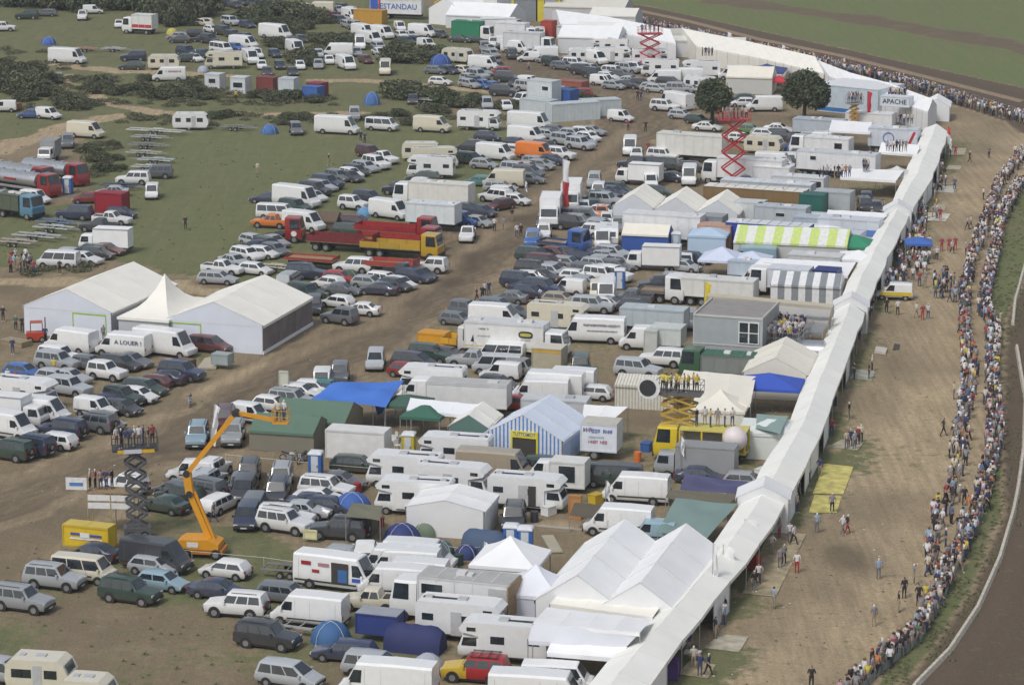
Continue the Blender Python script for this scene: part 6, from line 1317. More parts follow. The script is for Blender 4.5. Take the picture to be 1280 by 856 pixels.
# motorbikes
ORDX = 0
def bike(px, py, ang, c, label, s=1.0):
    g = G(px, py); rt = root('motorbike', g, head(px, py, ang), label, 'motorbike', 'parked motorbikes')
    for x in (-.68, .70):
        mb = MB(); N = 14
        for i in range(N):
            a, b_ = 2 * math.pi * i / N, 2 * math.pi * (i + 1) / N; mb.bar((x + .31 * math.cos(a), 0, .33 + .31 * math.sin(a)), (x + .31 * math.cos(b_), 0, .33 + .31 * math.sin(b_)), .045, rubber)
        for i in range(4):
            a = math.pi * i / 4; mb.bar((x - .28 * math.cos(a), 0, .33 - .28 * math.sin(a)), (x + .28 * math.cos(a), 0, .33 + .28 * math.sin(a)), .012, steel)
        build(mb, 'wheel', rt)
    mb = MB(); mb.loft([[(x, y * w_, z + d_) for y, d_ in ((-.12, 0), (.12, 0), (.09, .16), (-.09, .16))] for x, z, w_ in ((.42, .72, .8), (.2, .74, 1.4), (-.05, .70, 1.0))], paint); build(mb, 'fuel_tank', rt, c, True)
    mb = MB(); mb.loft([[(x, y, z + d_) for y, d_ in ((-.11, 0), (.11, 0), (.10, .09), (-.10, .09))] for x, z in ((-.02, .70), (-.4, .72), (-.8, .82))], black); build(mb, 'seat', rt)
    mb = MB(); mb.box(-.25, .25, -.16, .16, .28, .62, steel); build(mb, 'engine', rt)
    mb = MB(); mb.bar((.70, .08, .33), (.42, .08, .95), .03, steel); mb.bar((.70, -.08, .33), (.42, -.08, .95), .03, steel); mb.bar((.42, -.36, 1.0), (.42, .36, 1.0), .02, black); mb.bar((-.68, .1, .33), (-.1, .1, .45), .03, black); build(mb, 'forks_and_bars', rt)
    mb = MB(); mb.bar((-.85, -.2, .42), (-.1, -.2, .36), .05, steel, 6); build(mb, 'exhaust', rt)
bike(363, 577, 5, (.5, .5, .5), 'silver cruiser motorbike by the green army tent'); bike(378, 578, 150, (.1, .1, .1), 'black motorbike right of the silver cruiser'); bike(362, 664, 185, (.55, .45, .03), 'yellow and black motorbike before the black off-roader'); bike(374, 663, 150, (.12, .12, .12), 'dark motorbike behind the yellow one')
bike(238, 507, 100, (.05, .06, .12), 'dark blue motorbike ridden along the muddy road'); bike(789, 622, 3, (.1, .1, .12), 'left dark motorbike leaning against the white van'); bike(805, 625, 3, (.08, .08, .1), 'right dark motorbike leaning against the white van'); bike(806, 656, 60, (.07, .1, .2), 'motorbike below the van beside a white flagpole'); bike(1127, 172 - 6, 5, (.1, .1, .1), 'motorbike displayed near the ringed lorry')
for i, (x, y) in enumerate(((1080, 256), (1092, 258), (1104, 259))): bike(x, y, 20 + 30 * i, (.1, .12, .2), ('left', 'middle', 'right')[i] + ' motorbike in the shelter beside the pit awning')
for px, py, kind, c, lab in ((700, 613, 'crate', 'B', 'blue crate beside the horsebox trailer'), (733, 607, 'drum', 'R', 'red drum between the horsebox and dark van'), (745, 628, 'crate', 'Y', 'yellow crate right of the orange-brown board'), (668, 652, 'drum', 'D', 'black drum behind the blue toilets'), (686, 643, 'crate', 'W', 'white crate near the pale plank row'), (470, 658, 'crate', 'R', 'red crate under the olive awning sheet'),
    (456, 692, 'drum', 'B', 'blue drum below the square brown shelter'), (622, 706, 'crate', 'T', 'tan crate in front of the tunnel tent'), (574, 706, 'drum', 'E', 'green drum in front of navy dome tent'), (541, 589, 'crate', 'D', 'black crate right of the yellow toilet'), (603, 588, 'drum', 'W', 'white drum by the striped marquee corner'), (808, 563, 'crate', 'B', 'blue crate in front of the yellow cab'),
    (797, 577, 'drum', 'O', 'orange drum left of the grey curtain-sided van'), (735, 468, 'crate', 'G', 'grey crate on open dirt left of silver estate'), (722, 482, 'drum', 'Y', 'yellow drum on open dirt by white vans'), (562, 447, 'crate', 'O', 'orange crate near the yellow-orange skip'), (935, 566, 'drum', 'K', 'green drum beside the yellow lorry tail'), (952, 596, 'crate', 'W', 'white crate beside the white green-edged tent'),
    (436, 612, 'drum', 'R', 'left red drum beside the dark green estate'), (447, 616, 'drum', 'R', 'right red drum beside the dark green estate'), (470, 745, 'crate', 'B', 'blue crate behind the cream pickup'), (846, 646, 'crate', 'T', 'tan crate under the grey-green tarpaulin'), (778, 655, 'drum', 'D', 'black drum beside the dark tarpaulin heap'), (668, 742, 'crate', 'W', 'white crate by the white pagoda wall')):
    rt = root(kind, G(px, py), rnd.uniform(0, 1.5), lab, kind); mb = MB()
    if kind == 'crate':
        mb.box(-.55, .55, -.4, .4, .02, .7, sheet); build(mb, 'box', rt, COL[c]); mb = MB(); mb.box(-.58, .58, -.43, .43, .7, .78, sheet); build(mb, 'lid', rt, tuple(v * .8 for v in COL[c]))
    else:
        mb.bar((0, 0, .02), (0, 0, .9), .33, sheet, 12); build(mb, 'barrel', rt, COL[c], True); mb = MB(); mb.bar((0, 0, .3), (0, 0, .34), .35, sheet, 12); build(mb, 'hoop', rt, tuple(v * .8 for v in COL[c])); mb = MB(); mb.bar((0, 0, .6), (0, 0, .64), .35, sheet, 12); build(mb, 'hoop', rt, tuple(v * .8 for v in COL[c]))
# mats and boards on the pit ground
def quadmat(c4, colr, label, name='ground_mat', cat='mat', h=.03):
    p = [G(x, y) for x, y in c4]; o = sum(p, Vector()) / 4; mb = MB(); t_ = [(q.x - o.x, q.y - o.y, h) for q in p]; b_ = [(q.x - o.x, q.y - o.y, 0.0) for q in p]
    mb.mesh_(b_ + t_, [(4, 5, 6, 7), (0, 1, 5, 4), (1, 2, 6, 5), (2, 3, 7, 6), (3, 0, 4, 7)], woodm if cat == 'mat' else sheet); ob = build(mb, name, None, colr, False, o + Vector((0, 0, .035))); tag(ob, label, cat)
woodm = mat("trampled_matting", obj_color=True, rough=.9, noise=.4, nscale=1.0)
ym = (.55, .49, .16); tm = (.36, .30, .19)
quadmat([(1011, 641), (1018, 619), (1052, 621), (1046, 641)], ym, 'nearer yellow mat on the pit ground'); quadmat([(1016, 617), (1030, 580), (1067, 584), (1054, 618)], ym, 'farther yellow mat with worn patches on pit ground')
quadmat([(928, 742), (962, 664), (1008, 668), (970, 746)], tm, 'long tan boarding beside people near awning flags'); quadmat([(880, 810), (900, 793), (936, 796), (924, 815)], (.45, .41, .32), 'pale tan mat beside seated people, lower awning'); quadmat([(847, 843), (862, 826), (895, 831), (885, 848)], tm, 'tan mat under the man in dark clothes, bottom')
quadmat([(1034, 559), (1052, 550), (1080, 553), (1072, 563)], (.40, .36, .27), 'tan mat under the group of people, mid pit'); quadmat([(1062, 473), (1070, 462), (1094, 464), (1090, 476)], (.34, .34, .29), 'grey mat under the two people, mid pit')
quadmat([(1150, 276), (1160, 266), (1188, 268), (1182, 277)], (.60, .57, .48), 'bright pale mat with person in red'); quadmat([(1162, 264), (1168, 255), (1184, 256), (1180, 264)], (.40, .35, .25), 'tan mat just beyond the bright pale one'); quadmat([(1166, 240), (1170, 232), (1194, 233), (1192, 242)], (.50, .48, .42), 'pale mat, third from the far end')
quadmat([(1182, 212), (1186, 207), (1202, 208), (1200, 213)], (.42, .38, .28), 'small tan mat, second from the far end'); quadmat([(1184, 194), (1188, 185), (1208, 186), (1206, 194)], (.42, .37, .27), 'tan mat farthest up the pit lane'); 
quadmat([(1093, 442), (1095, 436), (1109, 438), (1107, 444)], (.5, .48, .42), 'small white bench-like frame lying on pit ground', 'bench_frame', 'bench', .25); quadmat([(1116, 438), (1118, 430), (1125, 431), (1124, 437)], (.06, .055, .05), 'small dark mat beside white frame on pit ground')
quadmat([(246, 463), (256, 450), (278, 446), (270, 462)], (.45, .40, .30), 'fallen pale board beside the water bowser', 'fallen_board', 'board', .2)
bw = cuboid('water_bowser', 'tank', 278, 448, 6, 1.8, 1.2, 1.5, (.32, .38, .38), 'grey-green water bowser left of the marquee corner', z0=.5, roof=(.32, .36, .36))
cuboid('info_board', 'sign', 355, 479, 5, .9, .12, 2.6, (.55, .56, .48), 'small white upright board by road near hatchbacks', z0=.3)
cuboid('notice_board', 'sign', 719, 634, 4, 1.0, .25, 2.0, (.45, .22, .08), 'orange-brown upright board by brown tarpaulin')
cuboid('banner_fence', 'banner', 518, 686, 10, 3.2, .1, .9, (.60, .50, .06), 'yellow and white banner left of teal dome tent', txt='cafe', ts=.5) if False else cuboid('banner_fence', 'banner', 506, 681, 8, 3.0, .1, 1.0, (.60, .50, .08), 'yellow banner strip below the deep blue dome tent')
cuboid('yellow_sign', 'sign', 388, 668, 6, 1.1, .1, 1.0, (.62, .60, .35), 'small yellow sign right of the yellow motorbike', z0=.3)
cuboid('purple_bin', 'bin', 838, 836, 4, 1.1, 1.0, 1.3, (.10, .05, .22), 'purple box under the awning at the bottom')
cuboid('red_display', 'display', 941, 702, 20, 1.3, .4, 1.2, (.45, .06, .04), 'red and orange display under awning near three flags')
cuboid('folding_table', 'table', 866, 815, 4, 1.1, .6, .75, (.6, .6, .6), 'white folding table beside seated people', z0=.68)
pagoda((1148, 326), -5, 3.0, 2.0, 2.6, 'bright blue gazebo amid the crowd on the pit lane', (.05, .13, .42), '', conc=0, name='gazebo', cat='gazebo')
# parasol, chairs near gazebos
for i, (x, y) in enumerate(((492, 556), (497, 562), (505, 566), (499, 551), (508, 553))):
    rt = root('garden_chair', G(x, y), R(40 * i), 'white plastic garden chair near the green gazebos', 'chair', 'white garden chairs by the gazebos')
    mb = MB(); mb.box(-.24, .24, -.24, .24, .42, .46, trimw); build(mb, 'seat', rt); mb = MB(); mb.box(-.24, .24, .22, .27, .47, .9, trimw); build(mb, 'backrest', rt)
    for a in (-.21, .21):
        for b_ in (-.21, .21): mb = MB(); mb.bar((a, b_, 0), (a, b_, .42), .025, trimw); build(mb, 'leg', rt)
# track-side barrier, crowd fence, tape
def line_fence(pts, label, name, step, hgt_, m, postr=.05, rails=(1.0,), r=.03, cat='fence', panel=None, z=0):
    W_ = [G(x, y) for x, y in pts]; rt = root(name, W_[0], 0, label, cat); o = W_[0]; acc = []
    for a, b_ in zip(W_, W_[1:]):
        n = max(1, int((b_ - a).length / step))
        acc += [a.lerp(b_, i / n) - o for i in range(n)]
    acc.append(W_[-1] - o); me = None
    for p in acc[:280]:
        if me is None: mb = MB(); mb.bar((0, 0, 0), (0, 0, hgt_), postr, m); me = mb.mesh('post')
        link('post', me, rt, p)
    mb = MB()
    for a, b_ in zip(acc, acc[1:]):
        for h in rails: mb.bar(a + Vector((0, 0, h)), b_ + Vector((0, 0, h)), r, m)
    q = build(mb, 'rail', rt); q["kind"] = "stuff"
    if panel:
        for a, b_ in list(zip(acc, acc[1:]))[:280]:
            mb = MB(); mb.poly([a + Vector((0, 0, .05)), b_ + Vector((0, 0, .05)), b_ + Vector((0, 0, panel[0])), a + Vector((0, 0, panel[0]))], panel[1]); build(mb, 'panel', rt)
    return acc, o
FENCE = [(1280, 232), (1254, 282), (1249, 320), (1238, 364), (1236, 392), (1247, 412), (1247, 480), (1251, 556), (1245, 585), (1232, 637), (1209, 690), (1182, 746), (1151, 801), (1093, 849), (1060, 880)]
net = mat("green_grey_netting", (.24, .27, .25), rough=.9, noise=.3)
line_fence(FENCE, 'low netted fence holding back spectators beside the track', 'spectator_fence', 2.2, 1.1, steel, .03, (1.05,), .02, panel=(.6, net))
wbar = mat("white_barrier", (.52, .48, .40), rough=.8, noise=.3)
def curb(pts, label, name, h, w_, m, cat='barrier', seg=2.0):
    W_ = [G(x, y) for x, y in pts]; rt = root(name, W_[0], 0, label, cat); o = W_[0]
    for a, b_ in zip(W_, W_[1:]):
        n = max(1, int((b_ - a).length / seg)); d_ = (b_ - a).normalized(); s = Vector((-d_.y, d_.x, 0)) * w_ / 2
        for i in range(n):
            p, q = a.lerp(b_, i / n) - o, a.lerp(b_, (i + 1) / n) - o - d_ * .06; mb = MB()
            mb.loft([[p - s, p + s, p + s * .5 + Vector((0, 0, h)), p - s * .5 + Vector((0, 0, h))], [q - s, q + s, q + s * .5 + Vector((0, 0, h)), q - s * .5 + Vector((0, 0, h))]], m); build(mb, 'block', rt)
curb([(1120, 890), (1146, 856), (1187, 814), (1222, 761), (1250, 698), (1267, 640), (1273, 611), (1280, 560), (1282, 500), (1271, 434)], 'long white kerb barrier along the track, lower right', 'track_barrier', .34, .42, wbar)
curb([(1266, 407), (1269, 377), (1280, 337), (1290, 300)], 'short white kerb barrier beside the track, right edge', 'track_barrier', .34, .42, wbar)
curb([(700, 2), (770, 8), (860, 27), (950, 50), (1050, 70), (1150, 95), (1280, 128)], 'low earth-coloured kerb on the far side of the track', 'track_edge', .25, 1.6, mat("pale_earth_bank", (.24, .18, .12), rough=.95, noise=.2), 'kerb', 6)
line_fence([(700, 14), (800, 30), (900, 52), (1000, 74), (1131, 104), (1186, 117), (1290, 150)], 'far crowd railing along the upper track', 'spectator_fence', 3.0, 1.1, steel, .04, (1.05,), .03)
tape = mat("white_tape", (.6, .6, .55), rough=.8)
for pts, lab in (([(282, 578), (400, 590), (520, 600)], 'white rope line behind the parked block near motorbikes'), ([(140, 683), (240, 700), (330, 708), (380, 715)], 'white rope line behind the near left row'), ([(536, 690), (580, 697), (640, 690)], 'rope line in front of the tent row')):
    line_fence(pts, lab, 'rope_line', 5, .8, tape, .02, (.75,), .02, cat='rope')
cuboid('pallet_boards', 'boards', 690, 680, 60, 4.5, .9, .1, (.42, .38, .28), 'pale duckboard path by the twin-peaked marquees', z0=.05)
cuboid('pallet_boards', 'boards', 690, 659, 5, 5, .5, .1, (.42, .38, .30), 'pale plank row above the duckboard path', z0=.05)
cuboid('pallet_stack', 'pallets', 20, 428, 10, 3.0, 1.5, .5, (.30, .24, .15), 'stack of pallets left of the forklift')
cuboid('timber_stack', 'timber', 232, 458, 8, 1.6, 1.2, 1.4, (.17, .10, .06), 'brown crate stack right of black off-roader by marquee')
cuboid('pallet_stack', 'pallets', 15, 133, 10, 3.0, 1.5, 1.0, (.28, .12, .06), 'brown crates beside white van, far left')
cuboid('red_canopy', 'awning', 715, 107, 5, 5.0, 2.4, 1.6, (.30, .10, .07), 'red and white covered cars beside the dirt bend')
cuboid('peach_roof', 'tent', 895, 297, 4, 4.0, 2, 3.2, (.50, .30, .22), 'peach-coloured covered trailer above pale blue tent')
# ---------------------------------------------------------------- trees and bushes
leafA = mat("leaves_dark", (.066, .086, .042), rough=.75, noise=.45, nscale=.9); leafB = mat("leaves_mid", (.105, .122, .062), rough=.75, noise=.4, nscale=.9); leafC = mat("leaves_dry", (.12, .115, .066), rough=.8, noise=.4, nscale=.9)
leafD = mat('leaves_deep_green', (.040, .058, .026), rough=.75, noise=.4, nscale=.9)  # darkest green, mixed in at random among the crown lobes
bark = mat("bark", (.10, .075, .05), rough=.95, noise=.3, nscale=4)
def crown_mesh(name, rx, ry, rz, n, seed, mats_, size=.3, lobes=10, z0=0.0):
    r_ = random.Random(seed); L_ = []
    for i in range(lobes):
        a = r_.uniform(0, 2 * math.pi); e = math.asin(r_.uniform(-.35, 1)); q = r_.uniform(.35, .62)
        L_.append((math.cos(a) * math.cos(e) * q * rx, math.sin(a) * math.cos(e) * q * ry, z0 + math.sin(e) * q * rz, r_.uniform(.34, .46), r_.randrange(len(mats_))))
    vs_, fs, mi = [], [], []
    for k in range(n):
        cx, cy, cz, q, m_ = L_[k % lobes]; a = r_.uniform(0, 2 * math.pi); u = r_.uniform(-1, 1); rr = r_.random() ** .25
        s = math.sqrt(1 - u * u); p = Vector((cx + math.cos(a) * s * rr * q * rx, cy + math.sin(a) * s * rr * q * ry, cz + u * rr * q * rz))
        if p.z < .05: p.z = r_.uniform(.05, .3)
        d = Vector((r_.gauss(0, 1), r_.gauss(0, 1), r_.gauss(0, 1))).normalized(); t_ = d.orthogonal().normalized() * size * r_.uniform(.5, 1.3); w_ = d.cross(t_).normalized() * size * r_.uniform(.3, .8)
        b = len(vs_); vs_ += [p - t_, p + w_, p + t_, p - w_]; fs.append((b, b + 1, b + 2, b + 3)); mi.append(m_ if r_.random() < .75 else r_.randrange(len(mats_)))
    me = bpy.data.meshes.new(name); me.from_pydata(vs_, [], fs)
    for m_ in mats_: me.materials.append(m_)
    me.polygons.foreach_set("material_index", mi); me.update(); return me
def tree(px, py, h, r_, seed, label, n=14000):
    rt = root('tree', G(px, py), 0, label, 'tree'); rr = random.Random(seed)
    mb = MB(); mb.bar((0, 0, 0), (.1, 0, h * .45), .35, bark, 8, .22); build(mb, 'trunk', rt, None, True)
    for i in range(6):
        a = i * 1.05 + rr.random(); mb = MB(); mb.bar((.08, 0, h * (.25 + .04 * i)), (math.cos(a) * r_ * .6, math.sin(a) * r_ * .6, h * rr.uniform(.55, .8)), .14, bark, 6, .05); build(mb, 'limb', rt)
    o = link('crown', crown_mesh('crown', r_, r_, h * .50, n, seed, [leafA, leafA, leafB, leafD], .24, 46, h * .52), rt)
tree(890, 154, 7.0, 3.4, 3, 'smaller dark green tree left of the tall red lift'); tree(1005, 152, 8.2, 4.4, 5, 'larger dark green tree beside the pale hall', 20000)
BM = [crown_mesh('bush_leaves', 2.5, 2.2, 1.25, 2600, 20 + i, [leafB, leafA, leafC] if i % 2 else [leafB, leafB, leafA, leafC], .15, 14, .6) for i in range(4)]
def bush(px, py, s, i, hz_=1.0, lab=None):
    o = link('bush', None, None, G(px, py), rnd.uniform(0, 6)); tag(o, lab, 'bush', 'bushes and hedges on the upper left')
    c_ = link('leaves', BM[i % 4], o); c_.scale = (s, s, s * hz_)
    if i % 3 == 0: mb = MB(); mb.bar((0, 0, 0), (.2, .1, .8), .07, bark); build(mb, 'stem', o)
BU = [('thicket at the left edge below the far van', [(5, 98, 1.7), (22, 100, 1.7), (38, 104, 1.8), (54, 107, 1.7), (12, 112, 1.9), (30, 116, 1.9), (48, 118, 1.8), (64, 120, 1.4), (45, 90, 1.2), (20, 88, 1.1), (8, 84, 1.0), (28, 126, 1.2)]),
      ('bush clump beside the small white van, upper left', [(80, 133, 1.5), (95, 136, 1.4), (88, 128, 1.2), (104, 132, 1.0)]), ('bush on the gravel track bend, upper left', [(124, 108, 1.4), (130, 112, 1.0), (112, 116, 1.2), (140, 118, .9)]), ('low bushes along the gravel track', [(150, 118, 1.0), (164, 116, 1.1), (178, 112, 1.0), (186, 122, 1.2), (200, 124, 1.2), (214, 118, 1.3), (230, 122, 1.2), (246, 118, 1.2), (258, 124, .9), (240, 110, 1.0), (182, 101, .9)]),
      ('tree line along the top left edge', [(6, 6, 2.6), (26, 7, 2.4), (44, 6, 2.6), (60, 9, 2.6), (76, 12, 2.4), (90, 14, 2.2), (128, 8, 2.2), (142, 12, 2.2), (158, 10, 2.6), (172, 12, 2.6), (188, 11, 2.6), (204, 16, 2.4), (218, 22, 2.2), (232, 26, 2.0), (246, 20, 2.2), (260, 14, 2.0), (190, 28, 1.4), (205, 30, 1.6), (222, 33, 1.5)]),
      ('dark bush belt among far parked cars, top', [(308, 26, 1.8), (322, 28, 2.0), (336, 24, 2.2), (350, 20, 2.4), (364, 22, 2.2), (378, 24, 2.2), (392, 28, 1.8), (316, 32, 1.2), (340, 32, 1.3), (362, 34, 1.4), (380, 36, 1.2), (404, 30, 1.0), (370, 43, 1.3)]), ('bush beside a white van in the far cluster', [(346, 58, 1.4), (352, 62, 1.0)]), ('round bush between the far white hatchbacks', [(376, 78, 1.8), (384, 82, 1.2)]),
      ('long brown-green bush belt right of far vans', [(396, 52, 1.3), (408, 56, 1.5), (420, 58, 1.5), (432, 54, 1.4), (440, 60, 1.0)]), ('dark bushes left of the far blue dome tent', [(494, 78, 1.9), (506, 76, 1.8), (518, 78, 1.8), (530, 76, 1.8), (542, 72, 1.5), (550, 76, 1.2), (500, 66, 1.5)]), ('leafy tall bush above the campervan', [(500, 122, 2.0), (508, 124, 1.6), (514, 116, 1.4)]), ('dark bush pair above the cream van', [(533, 124, 1.5), (545, 127, 1.6), (556, 124, 1.2), (538, 140, 1.1), (552, 142, .9)]),
      ('low bushes behind the motorhome on grass', [(575, 134, 1.3), (588, 130, 1.2), (600, 132, 1.1), (632, 136, .8), (646, 134, .9)]), ('scrub in front of red and blue containers', [(335, 124, 1.1), (346, 128, 1.1), (358, 124, 1.1), (370, 126, 1.2), (382, 124, 1.1), (394, 128, .9), (322, 122, .9)]), ('scrub along the field edge under the containers', [(270, 148, .9), (286, 146, .8), (360, 150, .8), (380, 150, .9), (352, 156, .6), (500, 146, .9), (512, 156, .8), (478, 148, .6)]),
      ('bush beside the red covered cars at the dirt bend', [(712, 118, .9), (724, 121, .8), (738, 126, .7)]), ('weedy green hump above the crimson trailer', [(112, 190, .9), (122, 202, 1.0), (132, 214, .9), (146, 200, .6), (150, 212, .6), (140, 184, .7)])]
k_ = 0
ORD2 = ORD + ['sixteenth', 'seventeenth', 'eighteenth', 'nineteenth']
for lab, l in BU:
    l = sorted(l)
    for i_, (x, y, s) in enumerate(l):
        k_ += 1; bush(x, y, s, k_, 1.5 if 'tree line' in lab else .85, (('leftmost, ' if i_ == 0 else 'rightmost, ' if i_ == len(l) - 1 else ORD2[i_] + ' from left, ') if len(l) > 1 else '') + lab)
# ---------------------------------------------------------------- people
skin = mat("skin", (.42, .25, .18), rough=.6, noise=.05)
hairm = [mat("hair_dark", (.03, .02, .015), rough=.8), mat("hair_brown", (.12, .07, .035), rough=.8), mat("cap_white", (.65, .65, .63), rough=.8), mat("cap_red", (.40, .03, .03), rough=.8)]
TR = {'blue jeans': mat("trousers_jeans", (.055, .08, .15), rough=.9), 'dark trousers': mat("trousers_dark", (.025, .025, .03), rough=.9), 'beige trousers': mat("trousers_beige", (.32, .27, .19), rough=.9), 'grey trousers': mat("trousers_grey", (.16, .16, .17), rough=.9), 'red overalls': mat("overalls_red", (.38, .03, .03), rough=.85)}
shirt = mat("shirt_cloth", obj_color=True, rough=.85, noise=.15, nscale=6)
SH = {'white': (.60, .60, .61), 'navy': (.03, .045, .12), 'black': (.025, .025, .03), 'red': (.28, .05, .06), 'light blue': (.26, .34, .44), 'grey': (.22, .22, .23), 'yellow': (.55, .46, .08), 'green': (.07, .13, .09), 'orange': (.42, .17, .07), 'cream': (.52, .47, .38), 'blue': (.08, .13, .22), 'pink': (.42, .27, .28)}
def person_mesh(name, pose, lod):
    """one continuous skin grown over a posed skeleton"""
    st, arm, lean = pose
    J = {'pelvis': (0, 0, .95), 'waist': (0, lean * .3, 1.12), 'chest': (0, lean * .8, 1.36), 'neck': (0, lean, 1.50), 'head': (0, lean * 1.1 - .02, 1.60), 'top': (0, lean * 1.1 - .01, 1.72)}
    Rr = {'pelvis': .135, 'waist': .12, 'chest': .15, 'neck': .055, 'head': .095, 'top': .075}
    E = [('pelvis', 'waist'), ('waist', 'chest'), ('chest', 'neck'), ('neck', 'head'), ('head', 'top')]
    for s, n in ((-1, 'l'), (1, 'r')):
        k = st * s
        J.update({'hip' + n: (s * .10, 0, .88), 'knee' + n: (s * .11, -k * .5 - abs(st) * .05, .48), 'ankle' + n: (s * .115, -k + abs(st) * .04, .08 + abs(st) * .04 * (k < 0)), 'toe' + n: (s * .13, -k - .15, .04)})
        Rr.update({'hip' + n: .095, 'knee' + n: .06, 'ankle' + n: .042, 'toe' + n: .04})
        a = arm[0 if s < 0 else 1]
        el, ha = {'down': ((s * .27, .02 + lean * .8, 1.14), (s * .27, -.08 + lean, .88)), 'swing': ((s * .26, .05 + k * .3, 1.14), (s * .25, -.08 + k * .8, .92)), 'fold': ((s * .27, -.02, 1.16), (s * .06, -.22, 1.18)), 'up': ((s * .30, -.14, 1.42), (s * .10, -.22, 1.64)), 'hip': ((s * .36, .04, 1.17), (s * .18, -.05, 1.0))}[a]
        J.update({'sh' + n: (s * .19, lean * .85, 1.43), 'el' + n: el, 'ha' + n: ha, 'fi' + n: tuple(np.array(ha) + (np.array(ha) - np.array(el)) * .28)})
        Rr.update({'sh' + n: .065, 'el' + n: .045, 'ha' + n: .035, 'fi' + n: .035})
        E += [('pelvis', 'hip' + n), ('hip' + n, 'knee' + n), ('knee' + n, 'ankle' + n), ('ankle' + n, 'toe' + n), ('chest', 'sh' + n), ('sh' + n, 'el' + n), ('el' + n, 'ha' + n), ('ha' + n, 'fi' + n)]
    keys = list(J); me = bpy.data.meshes.new(name); me.from_pydata([J[k] for k in keys], [(keys.index(a), keys.index(b)) for a, b in E], [])
    o = bpy.data.objects.new(name, me); col.objects.link(o); m = o.modifiers.new('s', 'SKIN'); m.use_smooth_shade = True
    for i, k in enumerate(keys):
        v = me.skin_vertices[0].data[i]; r_ = Rr[k]; v.radius = (r_ * (1.25 if k in ('chest', 'pelvis', 'waist') else 1), r_ * (.8 if k in ('chest', 'pelvis', 'waist') else 1)); v.use_root = k == 'pelvis'
    if lod: sd_ = o.modifiers.new('d', 'SUBSURF'); sd_.levels = lod
    dg = bpy.context.evaluated_depsgraph_get(); dg.update(); ev = bpy.data.meshes.new_from_object(o.evaluated_get(dg)); bpy.data.objects.remove(o)
    ev.name = name; ev.materials.clear()
    for m_ in (shirt, TR['blue jeans'], skin, hairm[0]): ev.materials.append(m_)
    A = np.array([J[a] for a, b in E]); B = np.array([J[b] for a, b in E])
    reg = [0 if a in ('waist', 'chest') or (a == 'pelvis' and b == 'waist') else 2 if a in ('neck',) else 3 if a == 'head' else 1 for a, b in E]
    for i, (a, b) in enumerate(E):
        if a.startswith('sh') or a == 'chest' and b.startswith('sh'): reg[i] = 0
        if a.startswith('el') or a.startswith('ha'): reg[i] = 2
        if a == 'chest' and b == 'neck': reg[i] = 0
        if a.startswith('ankle'): reg[i] = 3
    mi = []
    for p in ev.polygons:
        c = np.array(p.center); d = B - A; t_ = np.clip(((c - A) * d).sum(1) / (d * d).sum(1), 0, 1); q = np.linalg.norm(c - A - d * t_[:, None], axis=1); r_ = reg[int(q.argmin())]
        if c[2] > 1.54: r_ = 3 if (c[2] > 1.66 or c[1] > lean * 1.1 + .01) else 2
        mi.append(r_)
    ev.polygons.foreach_set("material_index", mi); ev.polygons.foreach_set("use_smooth", [True] * len(mi)); ev.update(); return ev
POSES = [(0.03, ('down', 'down'), 0), (.30, ('swing', 'swing'), -.04), (0.04, ('fold', 'fold'), 0), (0.05, ('down', 'hip'), 0), (0.05, ('up', 'down'), 0), (-.26, ('swing', 'swing'), -.03), (.08, ('up', 'up'), 0)]
PM = [person_mesh('person', p, 1) for p in POSES]; PL = [person_mesh('crowd_person', p, 0) for p in POSES[:4]]
def person(loc, rz, sh, tr, label, pose=0, hair=0, group=None, s=1.0):
    o = link('person', PM[pose], None, loc, rz, jitter(SH[sh], .1)); o.scale = (s, s, s)
    for sl_, m_ in ((1, TR[tr]), (3, hairm[hair])): o.material_slots[sl_].link = 'OBJECT'; o.material_slots[sl_].material = m_
    tag(o, label, 'person', group); return o
PN = {0: 'standing', 1: 'walking', 2: 'standing with folded arms', 3: 'standing with hand on hip', 4: 'raising one hand', 5: 'walking', 6: 'holding both hands up'}
npers = 0
def pp(px, py, sh, tr, where, pose=0, yaw=None, hair=None):
    global npers; npers += 1
    lab = 'person in %s top and %s, %s' % (sh, tr, where)
    return person(G(px, py), rnd.uniform(-3, 3) if yaw is None else R(yaw), sh, tr, lab, pose, rnd.randrange(3) if hair is None else hair)
